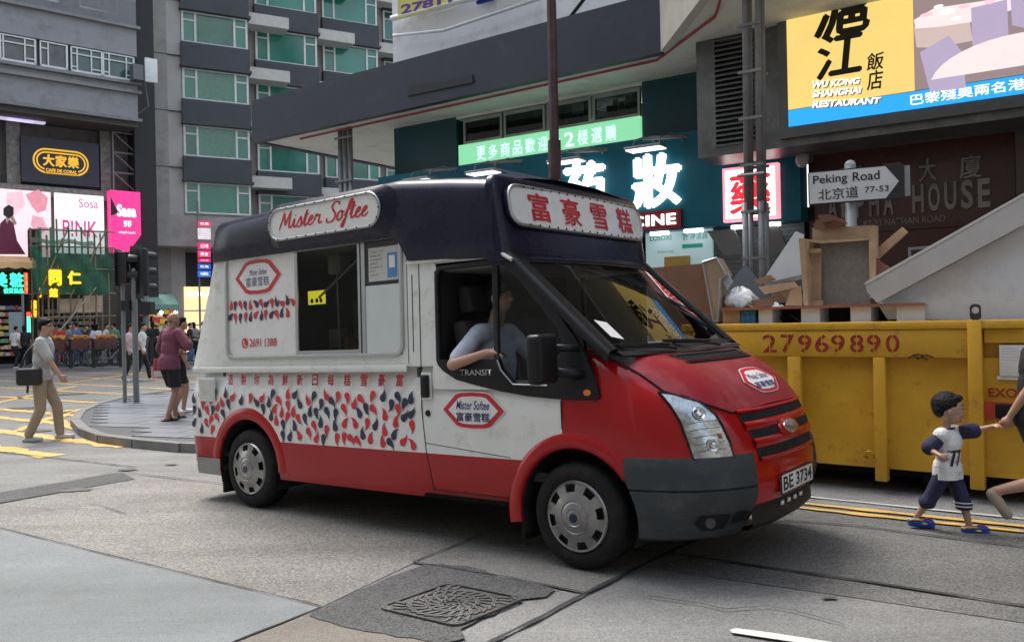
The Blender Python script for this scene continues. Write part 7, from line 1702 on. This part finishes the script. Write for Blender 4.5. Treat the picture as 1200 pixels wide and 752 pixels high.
# bald man
o = gnd(199, 492, .112); g, hc, hip, chest = figure(o[:], .95, 'bald man in a plum t-shirt and black shorts seen from behind', AD, 1.68, {'L': (.16, 0, .1), 'R': (-.10, 0, -.1)}, {'R': ((.26, -.14, 1.22), (-.2, -.8, -.6)), 'L': ((.24, .14, 1.05), (-.5, .5, -.6))}, vox=.012, top=cloth('plum', (.16, .045, .075)), bottom=cloth('black_cotton', (.012, .012, .014)), sleeve=.95, leglen=.44, shoe=None, skin=SKIN2, bald=True, loose=1.7, hem=.80, headturn=.0, lean=.06)
for fx, fy in ((.16, .1), (-.10, -.1)): b = MB(); b.box(fx-.09, fx+.17, fy-.05, fy+.05, .0, .022); bevel(b.build('sandal_sole', BLKP, g), .01); b = MB(); b.tube([(fx+.04, fy-.045, .02), (fx+.05, fy, .085), (fx+.04, fy+.045, .02)], .016, 6); b.build('sandal_strap', BLKP, g)
b = MB(); b.tube([hc+Vector((-.07, .06, -.02)), hc+Vector((-.11, 0, -.02)), hc+Vector((-.07, -.06, -.02))], .012, 6); b.build('hair_fringe', M('hair_grey', (.1, .09, .085), .8), g, smooth=True)
o = gnd(206, 486, .112); g, hc, hip, chest = figure((o.x, o.y+.15, .112), .7, 'person in dark clothes and white shoes hidden behind the bald man', AD, 1.62, {'L': (.1, 0), 'R': (-.12, 0)}, None, vox=.016, top=cloth('plum_dark', (.12, .02, .03)), bottom=cloth('black_cotton', (.012, .012, .014)), leglen=.42, shoe=SIGNW)
g = thing('shopping_bag', (gnd(190, 487, .112).x-.12, o.y+.2, .72), .5, 'small red and white shopping bag held beside the bald man', 'bag'); b = MB(); b.prism([(-.14, 0), (.14, 0), (.11, .3), (-.10, .32)], -.05, .05); recalc(b.build('bag', M('bag_red', (.45, .03, .05), .5), g)); b = MB(); b.prism([(-.13, .02), (.13, .02), (.12, .12), (-.12, .12)], -.054, .054); recalc(b.build('bag_stripe', SIGNW, g))
# farther walkers
CL_ = {'pink': (.58, .42, .45), 'white': (.6, .6, .6), 'black': (.015, .015, .018), 'red': (.4, .03, .03), 'grey': (.2, .2, .21), 'blue': (.08, .13, .28), 'cream': (.45, .38, .28), 'green': (.08, .18, .12)}
def small(px, py, H, rz, t, bt, label, z=0, fx=.2, vox=.02, sh='white', fem=False, **kw):
    o = gnd(px, py, z); return figure(o[:], rz, label, AD, H, {'L': (fx, 0), 'R': (-fx*.9, 0)}, None, vox=vox, top=cloth('c_'+t, CL_[t]), bottom=cloth('c_'+bt, CL_[bt]), shoe=M('s_'+sh, CL_[sh], .6), fem=fem, hairlen=1.6 if fem else 0, leglen=.97, **kw)
small(152, 447, 1.7, .1, 'pink', 'black', 'man in a pale pink shirt walking behind the left island post', fx=.18)
small(166, 446, 1.72, .3, 'white', 'black', 'man in a white shirt and white shoes just right of the signal post', fx=.22)
for i, (px, rz, t, bt, lab, py) in enumerate(((18, 1.2, 'white', 'black', 'man in a white shirt standing at the red and white stall', 431.5), (29, 2.0, 'black', 'black', 'person in black standing beside the man in the white shirt', 431), (52, .4, 'cream', 'black', 'person in a cream top just right of the walking man', 431),
    (71, 2.6, 'red', 'blue', 'woman in a red top behind the left planter', 428.6), (80, .2, 'grey', 'black', 'person in grey at the shelves behind the left planter', 427.5), (91, 3.0, 'blue', 'blue', 'person in blue bending between the bicycles', 428.6), (99, .3, 'black', 'grey', 'person in black behind the middle planter', 427.6), (113, 1.4, 'white', 'black', 'person in white behind the right end of the middle planter', 428), (124, .2, 'white', 'grey', 'second person in white, left of the island posts', 427.6), (136, 2.9, 'green', 'black', 'person in green by the brown shutter', 427.4),
    (180, 2.2, 'black', 'black', 'person in black buying at the mint awning kiosk', 427), (195, .5, 'grey', 'black', 'person in grey under the right side of the mint awning', 426.5), (222, .5, 'black', 'blue', 'person in black in front of the warm lit window', 425), (229, 2.8, 'grey', 'black', 'person in grey in front of the warm lit window', 424.6), (238, 1.0, 'white', 'black', 'person in white at the right edge of the warm lit window', 424.2))):
    small(px, py, 1.62+.02*(i % 6), rz, t, bt, lab, z=.13, fx=.1+.02*(i % 4), vox=.03, sh='grey' if i % 2 else 'white', fem=(i % 3 == 1))
# driver
Mv = van.matrix_basis.to_3x3().to_4x4()
SHIRTB = cloth('pale_blue_cotton', (.42, .46, .55))
dr = thing('person', VP, -A_, 'driver in a pale blue shirt resting an arm on the van window sill', 'person', ry=-rad(1.3))
def C3(*a): return Vector(a)
sz_ = 1.44; ch = C3(2.40, .36, sz_); hcD = C3(2.46, .36, 1.665)
eR, wR = ik(C3(2.40, .17, sz_-.03), C3(2.60, .025, 1.285), .30, .27, (-1, -.35, -.35)); eL, wL = ik(C3(2.42, .54, sz_-.03), C3(2.84, .52, 1.24), .29, .26, (0, .5, -1))
hr = (.098, .076, .118)
hq = lambda x, y, zz: hcD+Vector((x*hr[0], y*hr[1], zz*hr[2]))
bd = [('e', hq(-.08, 0, .12), (.096, .076, .10)), ('e', hq(.2, 0, -.42), (.065, .056, .06)), ('c', hq(.88, 0, .08), hq(1.05, 0, -.2), .01, .015), ('e', hq(-.02, -1, -.1), (.02, .012, .034)), ('c', ch, hq(-.1, 0, -.6), .06, .052), ('c', eR, wR, .042, .028), ('c', ch+C3(0, -.19, -.03), eR, .05, .042), ('c', ch+C3(0, .18, -.03), eL, .05, .04), ('c', eL, wL, .04, .028), ('e', C3(2.38, .36, 1.2), (.11, .16, .26)), ('c', C3(2.46, .33, .98), C3(2.85, .3, 1.0), .09, .07), ('c', C3(2.46, .51, .98), C3(2.85, .54, 1.0), .09, .07)]
hand(wR+C3(.02, 0, 0), (1, .15, 0), (0, 0, -1), 1, bd, .35, -1); hand(wL+C3(.02, 0, 0), (1, 0, .3), (0, 0, -1), 1, bd, .9, 1)
blob('body', bd, .010, SKIN, dr)
blob('shirt', [('e', C3(2.39, .36, 1.2), (.14, .185, .27)), ('c', ch+C3(0, -.16, -.03), ch+C3(0, .16, -.03), .075, .075), ('c', ch+C3(0, -.19, -.03), (ch+C3(0, -.19, -.03)).lerp(eR, .80), .064, .060), ('c', ch+C3(0, .18, -.03), eL, .066, .06)], .010, SHIRTB, dr)
blob('hair', [('e', hq(-.2, 0, .25), (.105, .086, .105)), ('e', hq(-.45, 0, -.1), (.07, .08, .085)), ('e', hq(.35, 0, .7), (.05, .06, .035))], .010, HAIR, dr, 1)
blob('trousers', [('c', C3(2.46, .33, .98), C3(2.87, .3, 1.0), .10, .08), ('c', C3(2.46, .51, .98), C3(2.87, .54, 1.0), .10, .08)], .014, cloth('c_black', CL_['black']), dr)
b = MB(); b.tube([hq(.75, -.9, .05), hq(.0, -1.08, .05)], .004, 5); b.tube([hq(.98, -.45, .05)+C3(0, .016*cos(t), .014*sin(t)) for t in frange(0, 2*pi, 12)], .003, 4, cap=False); b.build('glasses', BLKP, dr)
# ---------------------------------------------------------------- the street behind the viewer: unseen blocks added to cut sky light and reflections
OPW = M('opposite_wall', (.30, .29, .27), .85, var=.15, scale=.3); OPG = M('opposite_glass', (.03, .04, .045), .1, spec=.8)
for (p, d, w_, h_, lab) in (((-12.8-.79*34, -16.5+.61*34), (.79, -.61), 30, 25, 'beige block with rows of windows on the near side of the street, left'), ((-12.8-.79*3, -16.5+.61*3), (.79, -.61), 36, 30, 'tall beige block with rows of windows on the near side of the street, right'), ((72, 0), (-.75, -.66), 54, 26, 'distant block closing the right end of the street')):
    p = (p[0], p[1]) if d[0] < 0 else (p[0]+d[0]*w_, p[1]+d[1]*w_); d = (-d[0], -d[1]) if d[0] > 0 else d
    F_ = Fac(p, d); g = F_.thing('added_sky_blocker', lab, 'building'); b = MB(); b.box(0, w_, -8, 0, 0, h_); b.build('wall', OPW, g)
    nn_ = int(w_/3); 
    for i in range(nn_):
        for j in range(1, int(h_/3.1)):
            b = MB(); b.box(.8+i*3, 2.8+i*3, -.02, .03, j*3.1+.9, j*3.1+2.4) if (i, j) == (0, 1) else None
            if (i, j) == (0, 1): base = b.build('window', OPG, g); continue
            o = bpy.data.objects.new('window', base.data); COL.objects.link(o); o.parent = g; o.location = (i*3, 0, (j-1)*3.1)
for o in [o for o in bpy.data.objects if o.parent is None and 'label' in o.keys()]: rebase(o)
